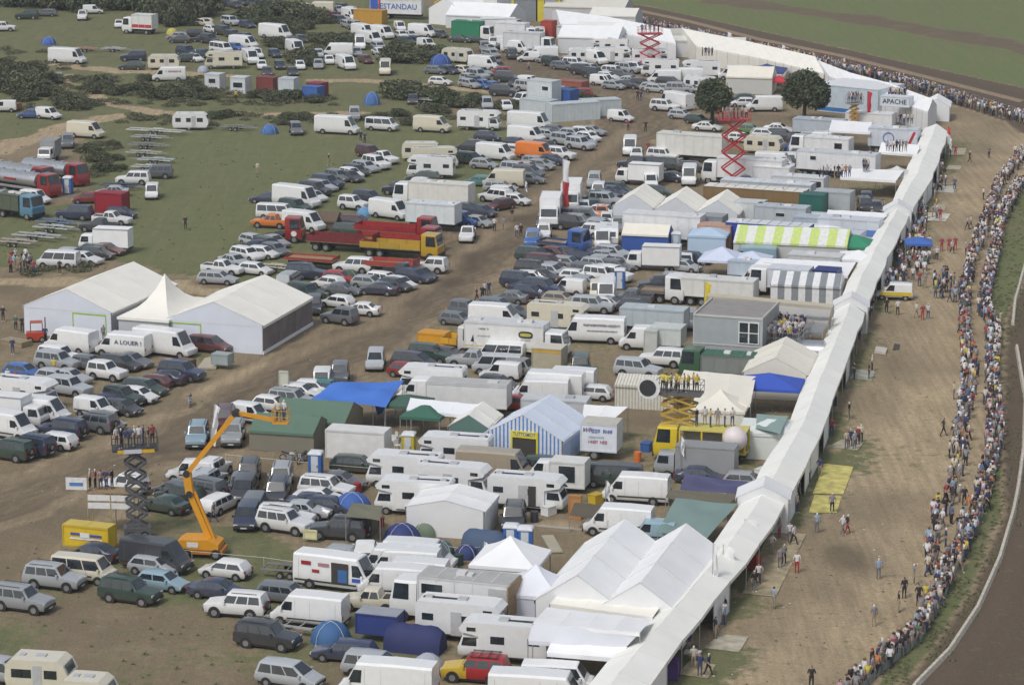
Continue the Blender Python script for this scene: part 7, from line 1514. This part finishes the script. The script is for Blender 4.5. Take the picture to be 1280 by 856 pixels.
for a in ((1179, 545, 'black', 'dark trousers', 'walking alone across the pit ground', 1, 90), (1092, 783, 'grey', 'beige trousers', 'walking alone near the bottom', 0, 200), (1098, 724, 'light blue', 'grey trousers', 'standing alone below the dug earth', 0, 180), (967, 760, 'light blue', 'beige trousers', 'standing alone below the tan boards', 0, 120), (996, 716, 'white', 'red overalls', 'beside the tan boarding', 0, 0),
          (975, 710, 'grey', 'grey trousers', 'left one on the tan boarding', 0, 20), (980, 706, 'grey', 'dark trousers', 'right one on the tan boarding', 0, 30), (987, 678, 'white', 'grey trousers', 'left of a pair above tan boarding', 0, 10), (992, 681, 'white', 'dark trousers', 'right of a pair above tan boarding', 1, 50), (974, 672, 'grey', 'red overalls', 'beside awning posts above the boarding', 0, 60),
          (1021, 666, 'light blue', 'grey trousers', 'alone left of the dug earth', 0, 180), (1053, 669, 'white', 'grey trousers', 'left of a walking pair', 1, 120), (1059, 668, 'black', 'red overalls', 'right of a walking pair', 1, 100), (1040, 641, 'grey', 'dark trousers', 'on the nearer yellow mat', 0, 0), (885, 845, 'navy', 'dark trousers', 'walking over tan mat at the bottom', 1, 60),
          (1058, 561, 'cream', 'grey trousers', 'leftmost of the group on tan mat', 0, 30), (1063, 559, 'navy', 'blue jeans', 'second in the group on tan mat', 3, 0), (1068, 562, 'light blue', 'grey trousers', 'third in the group on tan mat', 0, 40), (1072, 556, 'red', 'dark trousers', 'fourth in the group on tan mat', 0, 200), (1076, 553, 'cream', 'dark trousers', 'rightmost of the group on tan mat', 3, 180),
          (1086, 474, 'black', 'dark trousers', 'on the grey mat, mid pit', 0, 90), (1090, 464, 'white', 'dark trousers', 'behind the one on grey mat', 0, 80), (1108, 392, 'black', 'dark trousers', 'left below the white and yellow van', 0, 0), (1122, 394, 'white', 'dark trousers', 'right below the white and yellow van', 3, 10), (1145, 397, 'white', 'beige trousers', 'left of three on the pit ground', 1, 90), (1153, 400, 'red', 'red overalls', 'middle of three on the pit ground', 0, 0), (1160, 399, 'white', 'blue jeans', 'right of three on the pit ground', 0, 10),
          (1192, 499, 'cream', 'grey trousers', 'near crowd edge, mid pit', 0, 90), (1195, 573, 'cream', 'beige trousers', 'striding at the crowd edge', 1, 110), (1229, 250, 'white', 'dark trousers', 'alone on the far pit ground', 0, 100), (1212, 204, 'black', 'dark trousers', 'leaning walker on far pit ground', 1, 90), (1236, 198, 'grey', 'dark trousers', 'far pit ground, upper one', 0, 30), (1269, 196, 'white', 'dark trousers', 'at the far right crowd edge', 0, 0),
          (1187, 196, 'black', 'dark trousers', 'left on the farthest tan mat', 0, 0), (1194, 196, 'red', 'red overalls', 'right on the farthest tan mat', 0, 0), (1209, 287, 'cream', 'dark trousers', 'left of walking pair, far pit', 1, 80), (1213, 286, 'cream', 'grey trousers', 'right of walking pair, far pit', 1, 90), (1175, 276, 'red', 'red overalls', 'on the bright pale mat', 0, 0), (1158, 273, 'black', 'dark trousers', 'left of the bright pale mat', 0, 20),
          (1177, 314, 'red', 'red overalls', 'left of the red-clad group', 0, 0), (1186, 314, 'red', 'red overalls', 'second of the red-clad group', 3, 0), (1190, 318, 'white', 'dark trousers', 'white-shirted in the red-clad group', 1, 30), (1194, 313, 'red', 'red overalls', 'right of the red-clad group', 0, 0), (1171, 326, 'white', 'dark trousers', 'below the red-clad group', 0, 0), (1207, 320, 'light blue', 'dark trousers', 'beside the crowd edge, far', 0, 90), (1193, 238, 'blue', 'blue jeans', 'at end of the pale mat', 0, 0),
          (1169, 374, 'green', 'blue jeans', 'left in group before the crowd', 0, 0), (1176, 372, 'grey', 'dark trousers', 'second in group before the crowd', 0, 30), (1183, 366, 'black', 'dark trousers', 'third in group before the crowd', 4, 0), (1187, 378, 'navy', 'blue jeans', 'fourth in group before the crowd', 1, 90), (1194, 372, 'light blue', 'grey trousers', 'rightmost in group before the crowd', 0, 20), (1149, 358, 'red', 'blue jeans', 'near white and yellow van', 0, 0), (1156, 360, 'grey', 'beige trousers', 'right of the white and yellow van', 0, 0), (1141, 352, 'white', 'blue jeans', 'behind white and yellow van', 0, 0),
          (1250, 408, 'cream', 'beige trousers', 'photographer between crowd and barrier', 4, 90), (1130, 748, 'black', 'dark trousers', 'dark pair member before lower crowd', 0, 200), (1142, 731, 'grey', 'beige trousers', 'taking photos before lower crowd', 6, 90), (1123, 765, 'black', 'beige trousers', 'lowest of the loose group', 0, 90), (1148, 757, 'black', 'dark trousers', 'right of the loose group', 0, 0), (1157, 756, 'yellow', 'beige trousers', 'beside the loose group', 0, 0), (1014, 861, 'black', 'dark trousers', 'at the bottom edge', 0, 0),
          (1169, 733, 'light blue', 'dark trousers', 'before the lower crowd line', 0, 90), (1165, 655, 'red', 'dark trousers', 'inner crowd line end, upper', 0, 90), (1198, 668, 'black', 'dark trousers', 'walking the gap between crowd lines', 0, 10), (1205, 632, 'black', 'dark trousers', 'standing in the crowd gap', 0, 10), (1191, 622, 'light blue', 'blue jeans', 'blue-clad beside yellow shirts', 0, 200), (1192, 597, 'yellow', 'dark trousers', 'upper of two yellow shirts', 0, 90), (1197, 588, 'yellow', 'blue jeans', 'lower of two yellow shirts', 0, 90),
          (603, 376, 'black', 'dark trousers', 'left by the dirt road, centre', 0, 0), (596, 378, 'black', 'dark trousers', 'leftmost by the dirt road, centre', 1, 90), (606, 371, 'white', 'dark trousers', 'middle by the dirt road, centre', 0, 30), (611, 370, 'navy', 'blue jeans', 'right by the dirt road, centre', 0, 0), (618, 289, 'white', 'dark trousers', 'left walker on the dirt road', 0, 180), (630, 288, 'grey', 'beige trousers', 'middle walker on the dirt road', 1, 180), (640, 277, 'black', 'beige trousers', 'right walker on the dirt road', 0, 180), (646, 297, 'white', 'blue jeans', 'left of the road crossing pair', 1, 0), (651, 297, 'black', 'dark trousers', 'right of the road crossing pair', 1, 0),
          (232, 287, 'black', 'dark trousers', 'alone on the open grass', 0, 0), (322, 218, 'cream', 'beige trousers', 'alone upper middle of grass', 0, 0), (411, 207, 'black', 'beige trousers', 'walking above the diagonal car row', 1, 90), (451, 178, 'black', 'dark trousers', 'left of pair below the long van', 0, 0), (456, 180, 'navy', 'dark trousers', 'right of pair below the long van', 0, 0), (807, 165, 'black', 'dark trousers', 'right on dirt road bend', 0, 0), (797, 126, 'black', 'dark trousers', 'left of dark pair on far dirt bend', 0, 0), (801, 127, 'navy', 'blue jeans', 'right of dark pair on far dirt bend', 0, 0), (785, 164, 'red', 'dark trousers', 'red shirt beside grass corner', 0, 0), (661, 90, 'grey', 'dark trousers', 'alone on far dirt road', 0, 0),
          (810, 192, 'red', 'red overalls', 'beside white vans facing camera', 0, 0), (28, 415, 'black', 'dark trousers', 'left of the forklift near marquee', 0, 0), (57, 428, 'navy', 'dark trousers', 'right of the forklift', 0, 0), (130, 426, 'grey', 'grey trousers', 'before the green framed door', 0, 0), (16, 443, 'navy', 'blue jeans', 'below the pallets, left edge', 0, 0), (4, 402, 'black', 'dark trousers', 'left edge beside pallets', 0, 0), (20, 414, 'green', 'dark trousers', 'beside pallets near forklift', 0, 0), (75, 343, 'black', 'dark trousers', 'before the white minibus, left', 0, 0), (42, 343, 'red', 'blue jeans', 'left of the white minibus', 0, 0), (14, 341, 'red', 'dark trousers', 'far left near trailers', 0, 0),
          (68, 468, 'yellow', 'beige trousers', 'standing among the left car rows', 0, 0), (20, 484, 'red', 'dark trousers', 'between motorhome and cars, left', 0, 0), (10, 482, 'white', 'dark trousers', 'left beside white motorhome roof', 0, 0), (267, 652, 'grey', 'blue jeans', 'below the white estate near boom lift', 1, 60), (295, 126, 'yellow', 'dark trousers', 'hi-vis beside the far site hut', 0, 0), (948, 573, 'yellow', 'green' if False else 'dark trousers', 'yellow shirt beside the white tent', 0, 0), (779, 625, 'grey', 'grey trousers', 'in the open door of white van', 0, 0), (783, 618, 'white', 'dark trousers', 'beside motorbikes at white van', 0, 0), (1038, 139, 'black', 'dark trousers', 'x', 0, 0)):
    if a[4] == 'x': continue
    pp(*a)
# people under and beside the pit awning
ti = 0
SHL = ['white'] * 9 + ['navy'] * 6 + ['black'] * 6 + ['red'] + ['light blue'] * 6 + ['grey'] * 7 + ['yellow', 'green', 'orange'] + ['cream'] * 3 + ['blue'] * 2 + ['pink']
TRL = ['blue jeans'] * 4 + ['dark trousers'] * 4 + ['beige trousers'] * 3 + ['grey trousers'] * 2
def crowdlab(sh, tr, where): return 'spectator in %s top and %s %s' % (sh, tr, where)
EDGE = [(868, 822), (900, 790), (922, 757), (940, 725), (958, 690), (978, 655), (992, 633), (1004, 612), (1018, 590), (1035, 555), (1050, 515), (1062, 470), (1075, 430), (1090, 395), (1103, 368), (1118, 335), (1137, 300), (1150, 268), (1162, 245), (1176, 205)]
for i, (x, y) in enumerate(EDGE):
    n = 3 if i < 9 else (5 if 11 < i else 3)
    for k in range(n):
        sh, tr = rnd.choice(SHL), rnd.choice(TRL); g = G(x, y) + Vector((rnd.uniform(-1.4, .6), rnd.uniform(-4, 4), 0))
        person(g, rnd.uniform(0, 6.28), sh, tr, 'person in %s top and %s under the pit awning edge' % (sh, tr), rnd.choice((0, 2, 3, 0)), rnd.randrange(3), 'people along the pit awning')
        npers += 1
for bi, (g, rz, z, a, b_, n) in enumerate(PLAT):
    for k in range(n):
        sh, tr = (rnd.choice(SHL), rnd.choice(TRL)) if bi not in (7, 8) else ('yellow', 'dark trousers'); v = Matrix.Rotation(rz, 4, 'Z') @ Vector(((k + .5) / n * a - a / 2, rnd.uniform(-b_ / 2, b_ / 2) * .8, 0))
        person((g.x + v.x, g.y + v.y, z), rnd.uniform(0, 6), sh, tr, 'person in %s top and %s standing up on %s' % (sh, tr, ('the dark scissor lift', 'the tall red lift', 'the far red lift', 'the slim lift mast', 'the orange boom basket', 'the timber viewing platform', 'the yellow lorry deck', 'the lift above yellow lorry', 'x')[bi]), rnd.choice((0, 2, 3)), rnd.randrange(3), 'people standing on lifts and platforms'); npers += 1
Tm = Matrix.Rotation(R(-17), 4, 'Z'); tg = G(953, 462)
for k in range(34):
    sh, tr = rnd.choice(['white'] * 7 + ['navy'] * 3 + ['black'] * 2 + ['light blue', 'grey', 'yellow']), rnd.choice(TRL); v = Tm @ Vector((.4 + (k % 5) * .68 + rnd.uniform(-.15, .15), .4 + (k // 5) * 1.0 + rnd.uniform(-.2, .2), 0))
    person((tg.x + v.x, tg.y + v.y, 2.82), rnd.uniform(-1, 1), sh, tr, crowdlab(sh, tr, 'on the raised terrace'), rnd.choice((0, 2, 3)), rnd.randrange(3), 'spectators on the raised terrace'); npers += 1
for (x0, x1, y, z, n, lab) in ((1022, 1064, 246, 3.5, 9, 'on the grey trailer roof'), (1078, 1086, 232, 3.0, 4, 'near awning, upper right'), (1107, 1134, 214, 3.2, 7, 'on railed deck by the pit awning'), (1110, 1132, 147, 3.4, 12, 'on the white lettered balcony'), (1136, 1139, 152, 0, 2, 'beside the far tent corner'), (876, 892, 95, 3.7, 4, 'on the far pale roof'), (1118, 1142, 180, 3.7, 5, 'on the ringed lorry roof'), (10, 40, 335, 0, 14, 'in the left edge crowd')):
    for k in range(n):
        sh, tr = rnd.choice(SHL), rnd.choice(TRL); px = x0 + (x1 - x0) * (k + .5) / n
        if z: 
            g = G(px, y); zz = z
            g = G(px, y - 24 if z > 3 else y - 18, z)
        else: g = G(px, y + rnd.uniform(-8, 8)); zz = 0
        person((g.x, g.y, zz), rnd.uniform(0, 6), sh, tr, 'person in %s top and %s %s' % (sh, tr, lab), rnd.choice((0, 3)), rnd.randrange(3), 'people standing ' + lab); npers += 1
# the crowd along the track
def along(pts, per, rows, depth, side, jit=.35):
    W_ = [G(x, y) for x, y in pts]; out = []
    for a, b_ in zip(W_, W_[1:]):
        d_ = b_ - a; l = d_.length; d_.normalize(); s = Vector((-d_.y, d_.x, 0)) * side; n = int(l * per)
        for i in range(n):
            for r_ in range(rows):
                if rnd.random() < .90 - .12 * r_: out.append((a + d_ * (l * (i + rnd.random()) / n) + s * (.12 + depth * r_ / max(1, rows - 1) * rnd.uniform(.7, 1.3) if rows > 1 else .5) + Vector((rnd.uniform(-jit, jit), rnd.uniform(-jit, jit), 0)), math.atan2(d_.y, d_.x)))
    return out
FO = FENCE[::-1]
cr = along(FO[:5], 1.35, 2, .5, 1, .22) + along(FO[4:9], 1.2, 2, .7, 1, .25) + along(FO[8:], 1.5, 2, .7, 1, .22)
INN = [(1158, 665), (1162, 650), (1174, 615), (1188, 575), (1196, 540), (1202, 500), (1203, 451), (1201, 418), (1201, 375), (1210, 330), (1227, 282), (1246, 232), (1285, 188)]
cr += along([(1166, 735), (1160, 700), (1164, 655), (1180, 625)], 0.8, 2, .9, -1) + along([(1180, 625), (1196, 580)], .4, 2, .6, -1) + along(INN[3:7], .9, 2, .8, -1) + along(INN[6:], 1.25, 2, .6, -1, .22)
cr += along([(1290, 158), (1230, 142), (1186, 128), (1131, 110), (1000, 78), (900, 56), (800, 34), (700, 16)], 1.6, 3, 2.0, -1)
for (x0, x1, y0, y1, n) in ((1122, 1162, 300, 345, 60), (1105, 1135, 345, 375, 22), (1165, 1200, 350, 385, 14), (1150, 1172, 262, 292, 8), (1172, 1184, 200, 240, 10), (1135, 1150, 255, 300, 16)):
    for _ in range(n): cr.append((G(rnd.uniform(x0, x1), rnd.uniform(y0, y1)), 0))
cr.sort(key=lambda q: q[0].length)
left = max(0, 298 - npers); near, rest = cr[:left], cr[left:]
for g, h in near:
    sh, tr = rnd.choice(SHL), rnd.choice(TRL)
    person(g, rnd.gauss(math.pi / 2, .5), sh, tr, crowdlab(sh, tr, 'at the near end of the trackside line'), rnd.choice((0, 0, 2, 3, 4)), rnd.choice((0, 0, 1, 1, 2, 3)), 'spectators at the near end of the trackside line', rnd.uniform(.93, 1.05))
skeys = list(dict.fromkeys(SHL)); smats = [mat('crowd_shirt_' + k.replace(' ', '_'), SH[k], rough=.85, noise=0) for k in skeys]; tk_ = list(TR)[:4]
am = smats + [TR[k] for k in tk_] + [skin] + hairm
ns, ntr = len(smats), len(tk_)
geo = []
for me in PL:
    co = np.empty(len(me.vertices) * 3, np.float32); me.vertices.foreach_get("co", co); geo.append((co.reshape(-1, 3), [tuple(p.vertices) for p in me.polygons], [p.material_index for p in me.polygons]))
vs_, fs, mi = [], [], []; base = 0; wts = [SHL.count(k) for k in skeys]
for g, h in rest:
    co, f, m_ = rnd.choice(geo); a = rnd.gauss(math.pi / 2, .9); ca_, sa_ = math.cos(a), math.sin(a); s = rnd.uniform(.92, 1.05)
    vs_.append(np.stack([co[:, 0] * ca_ - co[:, 1] * sa_, co[:, 0] * sa_ + co[:, 1] * ca_, co[:, 2]], -1) * s + np.array([g.x, g.y, 0]))
    mp = (rnd.choices(range(ns), wts)[0], ns + rnd.randrange(ntr), ns + ntr, ns + ntr + 1 + rnd.choice((0, 0, 0, 0, 1, 1, 1, 2, 2, 3)))
    fs += [tuple(v + base for v in q) for q in f]; mi += [mp[q] for q in m_]; base += len(co)
me = bpy.data.meshes.new('spectator_crowd'); me.from_pydata(np.concatenate(vs_), [], fs)
for m_ in am: me.materials.append(m_)
me.polygons.foreach_set("material_index", mi); me.polygons.foreach_set("use_smooth", [True] * len(mi)); me.update()
o = link('spectator_crowd', me); tag(o, 'dense far crowd of spectators lining the track', 'crowd'); o["kind"] = "stuff"
print('people', npers + len(near), 'crowd', len(rest), 'tris', len(fs) * 2)

# ---------------------------------------------------------------- special details
place_all()
for t_, _ in MARKS:
    glyphs(t_, -1.35, -.75, -1.24, 2.55, .38, (.12, .02, .16), seed=4); glyphs(t_, -.6, 1.2, -1.24, 2.5, .34, (.04, .07, .38), seed=5); glyphs(t_, -.9, .6, -1.24, 1.55, .28, (.4, .03, .08), seed=6); glyphs(t_, -.9, .5, -1.24, 2.0, .2, (.3, .5, .5), seed=7)
byl = {o.get('label'): o for o in bpy.data.objects if o.get('label')}
def find(*ws): return [o for l, o in byl.items() if all(w in l for w in ws)]
def kid(o, n): return [c for c in o.children if c.name.split('.')[0] == n]
for o in find('yellow off-roader', 'lower edge'):
    b_ = kid(o, 'body')[0]; me = b_.data.copy(); b_.data = me; rp = mat("red_repaint", (.36, .02, .025), rough=.4, coat=.3); me.materials.append(rp); i = len(me.materials) - 1
    for p in me.polygons:
        if p.center.x < .1: p.material_index = i
    o['label'] = 'off-roader painted yellow in front and red behind, lower edge'
    mb = MB(); [mb.bar((x, -.7, 1.98), (x, .7, 1.98), .03, black) for x in (-1.6, -1.0, -.4, .2)]; [mb.bar((-1.7, y, 1.95), (.3, y, 1.95), .03, black) for y in (-.7, .7)]; build(mb, 'roof_rack', o)
def doorway(o, x0, x1, z0, z1, y, inner=None):
    mb = MB(); mb.box(x0, x1, y - .02, y, z0, z1, MATS['painted_inside_shade']); d_ = build(mb, 'open_doorway', o)  # thin dark panel on the closed body, interior shade put into its colour
    if inner: mb = MB(); mb.box(x0 + .55, x1 - .1, y - .03, y - .021, z0 + .1, z1 - .5, sheet); build(mb, 'load_inside', d_, inner)
for o in find('long high-roofed van', 'near rows by the open van', 'white'):
    g = P(o.location.x, o.location.y)
    if 400 < g[0] < 440 and g[1] < 760:
        doorway(o, -.1, 1.3, .7, 2.3, -1.03, (.05, .14, .35)); o['label'] = 'white high-roofed van with its side door open and blue load inside'
        for x, z, c, w_, h_ in ((-2.6, 1.9, (.3, .02, .03), .8, .3), (-1.2, 1.9, (.4, .2, .22), .9, .25), (-1.7, 1.35, (.35, .03, .03), .6, .25), (1.6, .95, (.05, .1, .4), .7, .3)):
            mb = MB(); mb.box(x, x + w_, -1.055, -1.035, z, z + h_, sheet); build(mb, 'painted_mark', o, c)
for o in find('white motorhome', 'striped marquee'):
    g = P(o.location.x, o.location.y)
    if 640 < g[0] < 690: doorway(o, .3, .95, .6, 2.3, -1.15); o['label'] = 'white motorhome with its side door open, below striped marquee'
tb = mat("dark_print", (.06, .07, .12), rough=.6)
def vantext(ws, s, size, x, z, y=-1.05, w=None, flip=False, m=tb):
    for o in find(*ws)[:1]:
        k = o; a = o.rotation_euler.z
        side = -1 if math.cos(a) > 0 else 1
        t_ = lettering(k, s, size, m, (x, side * abs(y), z), 0 if side < 0 else math.pi, w)
def vant(px0, px1, py0, py1, s, size, x, z, y, w=None, m=tb):
    for o in bpy.data.objects:
        if o.get('category') in ('van', 'motorhome', 'lorry') and o.parent is None:
            g = P(o.location.x, o.location.y, 1.2)
            if px0 < g[0] < px1 and py0 < g[1] < py1:
                side = -1 if math.cos(o.rotation_euler.z) > 0 else 1
                lettering(o, s, size, m, (x, side * y, z), 0 if side < 0 else math.pi, w); return o
    print('no van for', s)
def vmark(px0, px1, py0, py1, x0, x1, z, h, y, c=(.08, .09, .14)):
    for o in bpy.data.objects:
        if o.get('category') == 'van' and o.parent is None:
            g = P(o.location.x, o.location.y, 1.2)
            if px0 < g[0] < px1 and py0 < g[1] < py1: side = -1 if math.cos(o.rotation_euler.z) > 0 else 1; glyphs(o, x0, x1, side * y, z, h, c, seed=int(px0)); return
vant(146, 162, 420, 442, 'A LOUER !', .62, -1.0, 1.62, 1.03, 3.0); vmark(732, 752, 400, 422, -2.9, .9, 1.85, .26, 1.04); vmark(732, 752, 400, 422, -2.6, .5, 1.3, .16, 1.045); vmark(202, 214, 86, 98, -2.0, .4, 1.6, .28, 1.0, (.35, .05, .05))
vmark(680, 696, 472, 490, -1.8, .2, 1.55, .26, 1.04, (.5, .46, .06)); vmark(400, 440, 740, 780, -1.6, .3, 1.75, .2, 1.03); vmark(686, 710, 836, 870, -1.8, .2, 1.5, .2, .95)
# rubbish and stones scattered over the earth
rs = random.Random(4); mb = MB(); lt = mat("litter_paper", (.6, .6, .56), rough=.9); st_ = mat("clods", (.15, .12, .08), rough=.95)
for i in range(520):
    px, py = (rs.uniform(880, 1180), rs.uniform(250, 856)) if i % 2 else (rs.uniform(0, 640), rs.uniform(380, 700)); g = G(px, py); a = rs.uniform(0, 6); s = rs.uniform(.03, .10)
    m_ = lt if rs.random() < .22 else st_; mb.box(-s, s, -s * .6, s * .6, .01, .01 + s * .4, m_, a, (g.x, g.y, .02))
o = build(mb, 'ground_litter'); o['kind'] = 'stuff'; tag(o, 'scattered litter and clods lying on the ground', 'litter')
# tufts of rough grass
tf = crown_mesh('tuft', .6, .6, .2, 36, 77, [mat("dry_grass_blades", (.17, .165, .09), rough=.9), mat("green_grass_blades", (.115, .135, .06), rough=.9)], .12, 5, .08)
vv = np.array([v.co[:] for v in tf.vertices]); ff = [tuple(p.vertices) for p in tf.polygons]; mm = [p.material_index for p in tf.polygons]; V_, F_, M_ = [], [], []; b0 = 0
for i in range(1500):
    if i < 300: px, py = rs.uniform(0, 420), rs.uniform(90, 345)
    elif i < 360: px, py = rs.uniform(0, 330), rs.uniform(700, 856)
    else: t_ = rs.random(); a = FENCE[int(t_ * (len(FENCE) - 1))]; px, py = a[0] + rs.uniform(8, 45), a[1] + rs.uniform(-25, 25)
    g = G(px, py); s = rs.uniform(.22, .55); V_.append(vv * s + np.array([g.x, g.y, 0])); F_ += [tuple(q + b0 for q in f) for f in ff]; M_ += mm; b0 += len(vv)
me = bpy.data.meshes.new('grass_tufts'); me.from_pydata(np.concatenate(V_), [], F_); [me.materials.append(m_) for m_ in tf.materials]; me.polygons.foreach_set('material_index', M_); me.update()
o = link('grass_tufts', me); o['kind'] = 'stuff'; tag(o, 'rough grass tufts on the verge and field', 'grass')

# low undergrowth between the far paths
um = crown_mesh('undergrowth', 2.2, 1.6, .5, 260, 91, [leafC, leafB, mat("dry_grass_blades"), leafC], .16, 9, .15)
vv = np.array([v.co[:] for v in um.vertices]); ff = [tuple(p.vertices) for p in um.polygons]; mm = [p.material_index for p in um.polygons]; V_, F_, M_ = [], [], []; b0 = 0
for (x0, x1, y0, y1, n) in ((0, 110, 82, 140, 50), (100, 270, 96, 134, 60), (260, 420, 118, 132, 34), (150, 300, 144, 158, 24), (300, 640, 144, 154, 34), (560, 660, 126, 140, 18), (100, 150, 180, 228, 22), (0, 60, 60, 84, 16), (380, 450, 46, 66, 16), (0, 130, 330, 344, 10), (690, 760, 112, 132, 8)):
    for i in range(n):
        g = G(rs.uniform(x0, x1), rs.uniform(y0, y1)); s = rs.uniform(.5, 1.15); a = rs.uniform(0, 6); V_.append(np.stack([vv[:, 0] * math.cos(a) - vv[:, 1] * math.sin(a), vv[:, 0] * math.sin(a) + vv[:, 1] * math.cos(a), vv[:, 2]], -1) * s + np.array([g.x, g.y, 0])); F_ += [tuple(q + b0 for q in f) for f in ff]; M_ += mm; b0 += len(vv)
me = bpy.data.meshes.new('undergrowth'); me.from_pydata(np.concatenate(V_), [], F_); [me.materials.append(m_) for m_ in um.materials]; me.polygons.foreach_set('material_index', M_); me.update()
o = link('undergrowth', me); o['kind'] = 'stuff'; tag(o, 'low olive undergrowth between the far paths and bushes', 'undergrowth')
# thin summer haze over the whole site
mb = MB(); mb.box(-800, 900, -60, 1300, -1.5, 75, MATS['vehicle_paint']); hz_ = bpy.data.meshes.new('haze'); hz_.from_pydata(mb.v, [], mb.f); hm = bpy.data.materials.new('haze'); hm.use_nodes = True; nt_ = hm.node_tree; nt_.nodes.clear()
pv = nt_.nodes.new('ShaderNodeVolumePrincipled'); pv.inputs['Color'].default_value = (.80, .86, .92, 1); pv.inputs['Density'].default_value = HAZE; mo = nt_.nodes.new('ShaderNodeOutputMaterial'); nt_.links.new(pv.outputs[0], mo.inputs['Volume']); hz_.materials.append(hm)
o = link('haze', hz_); o['kind'] = 'stuff';
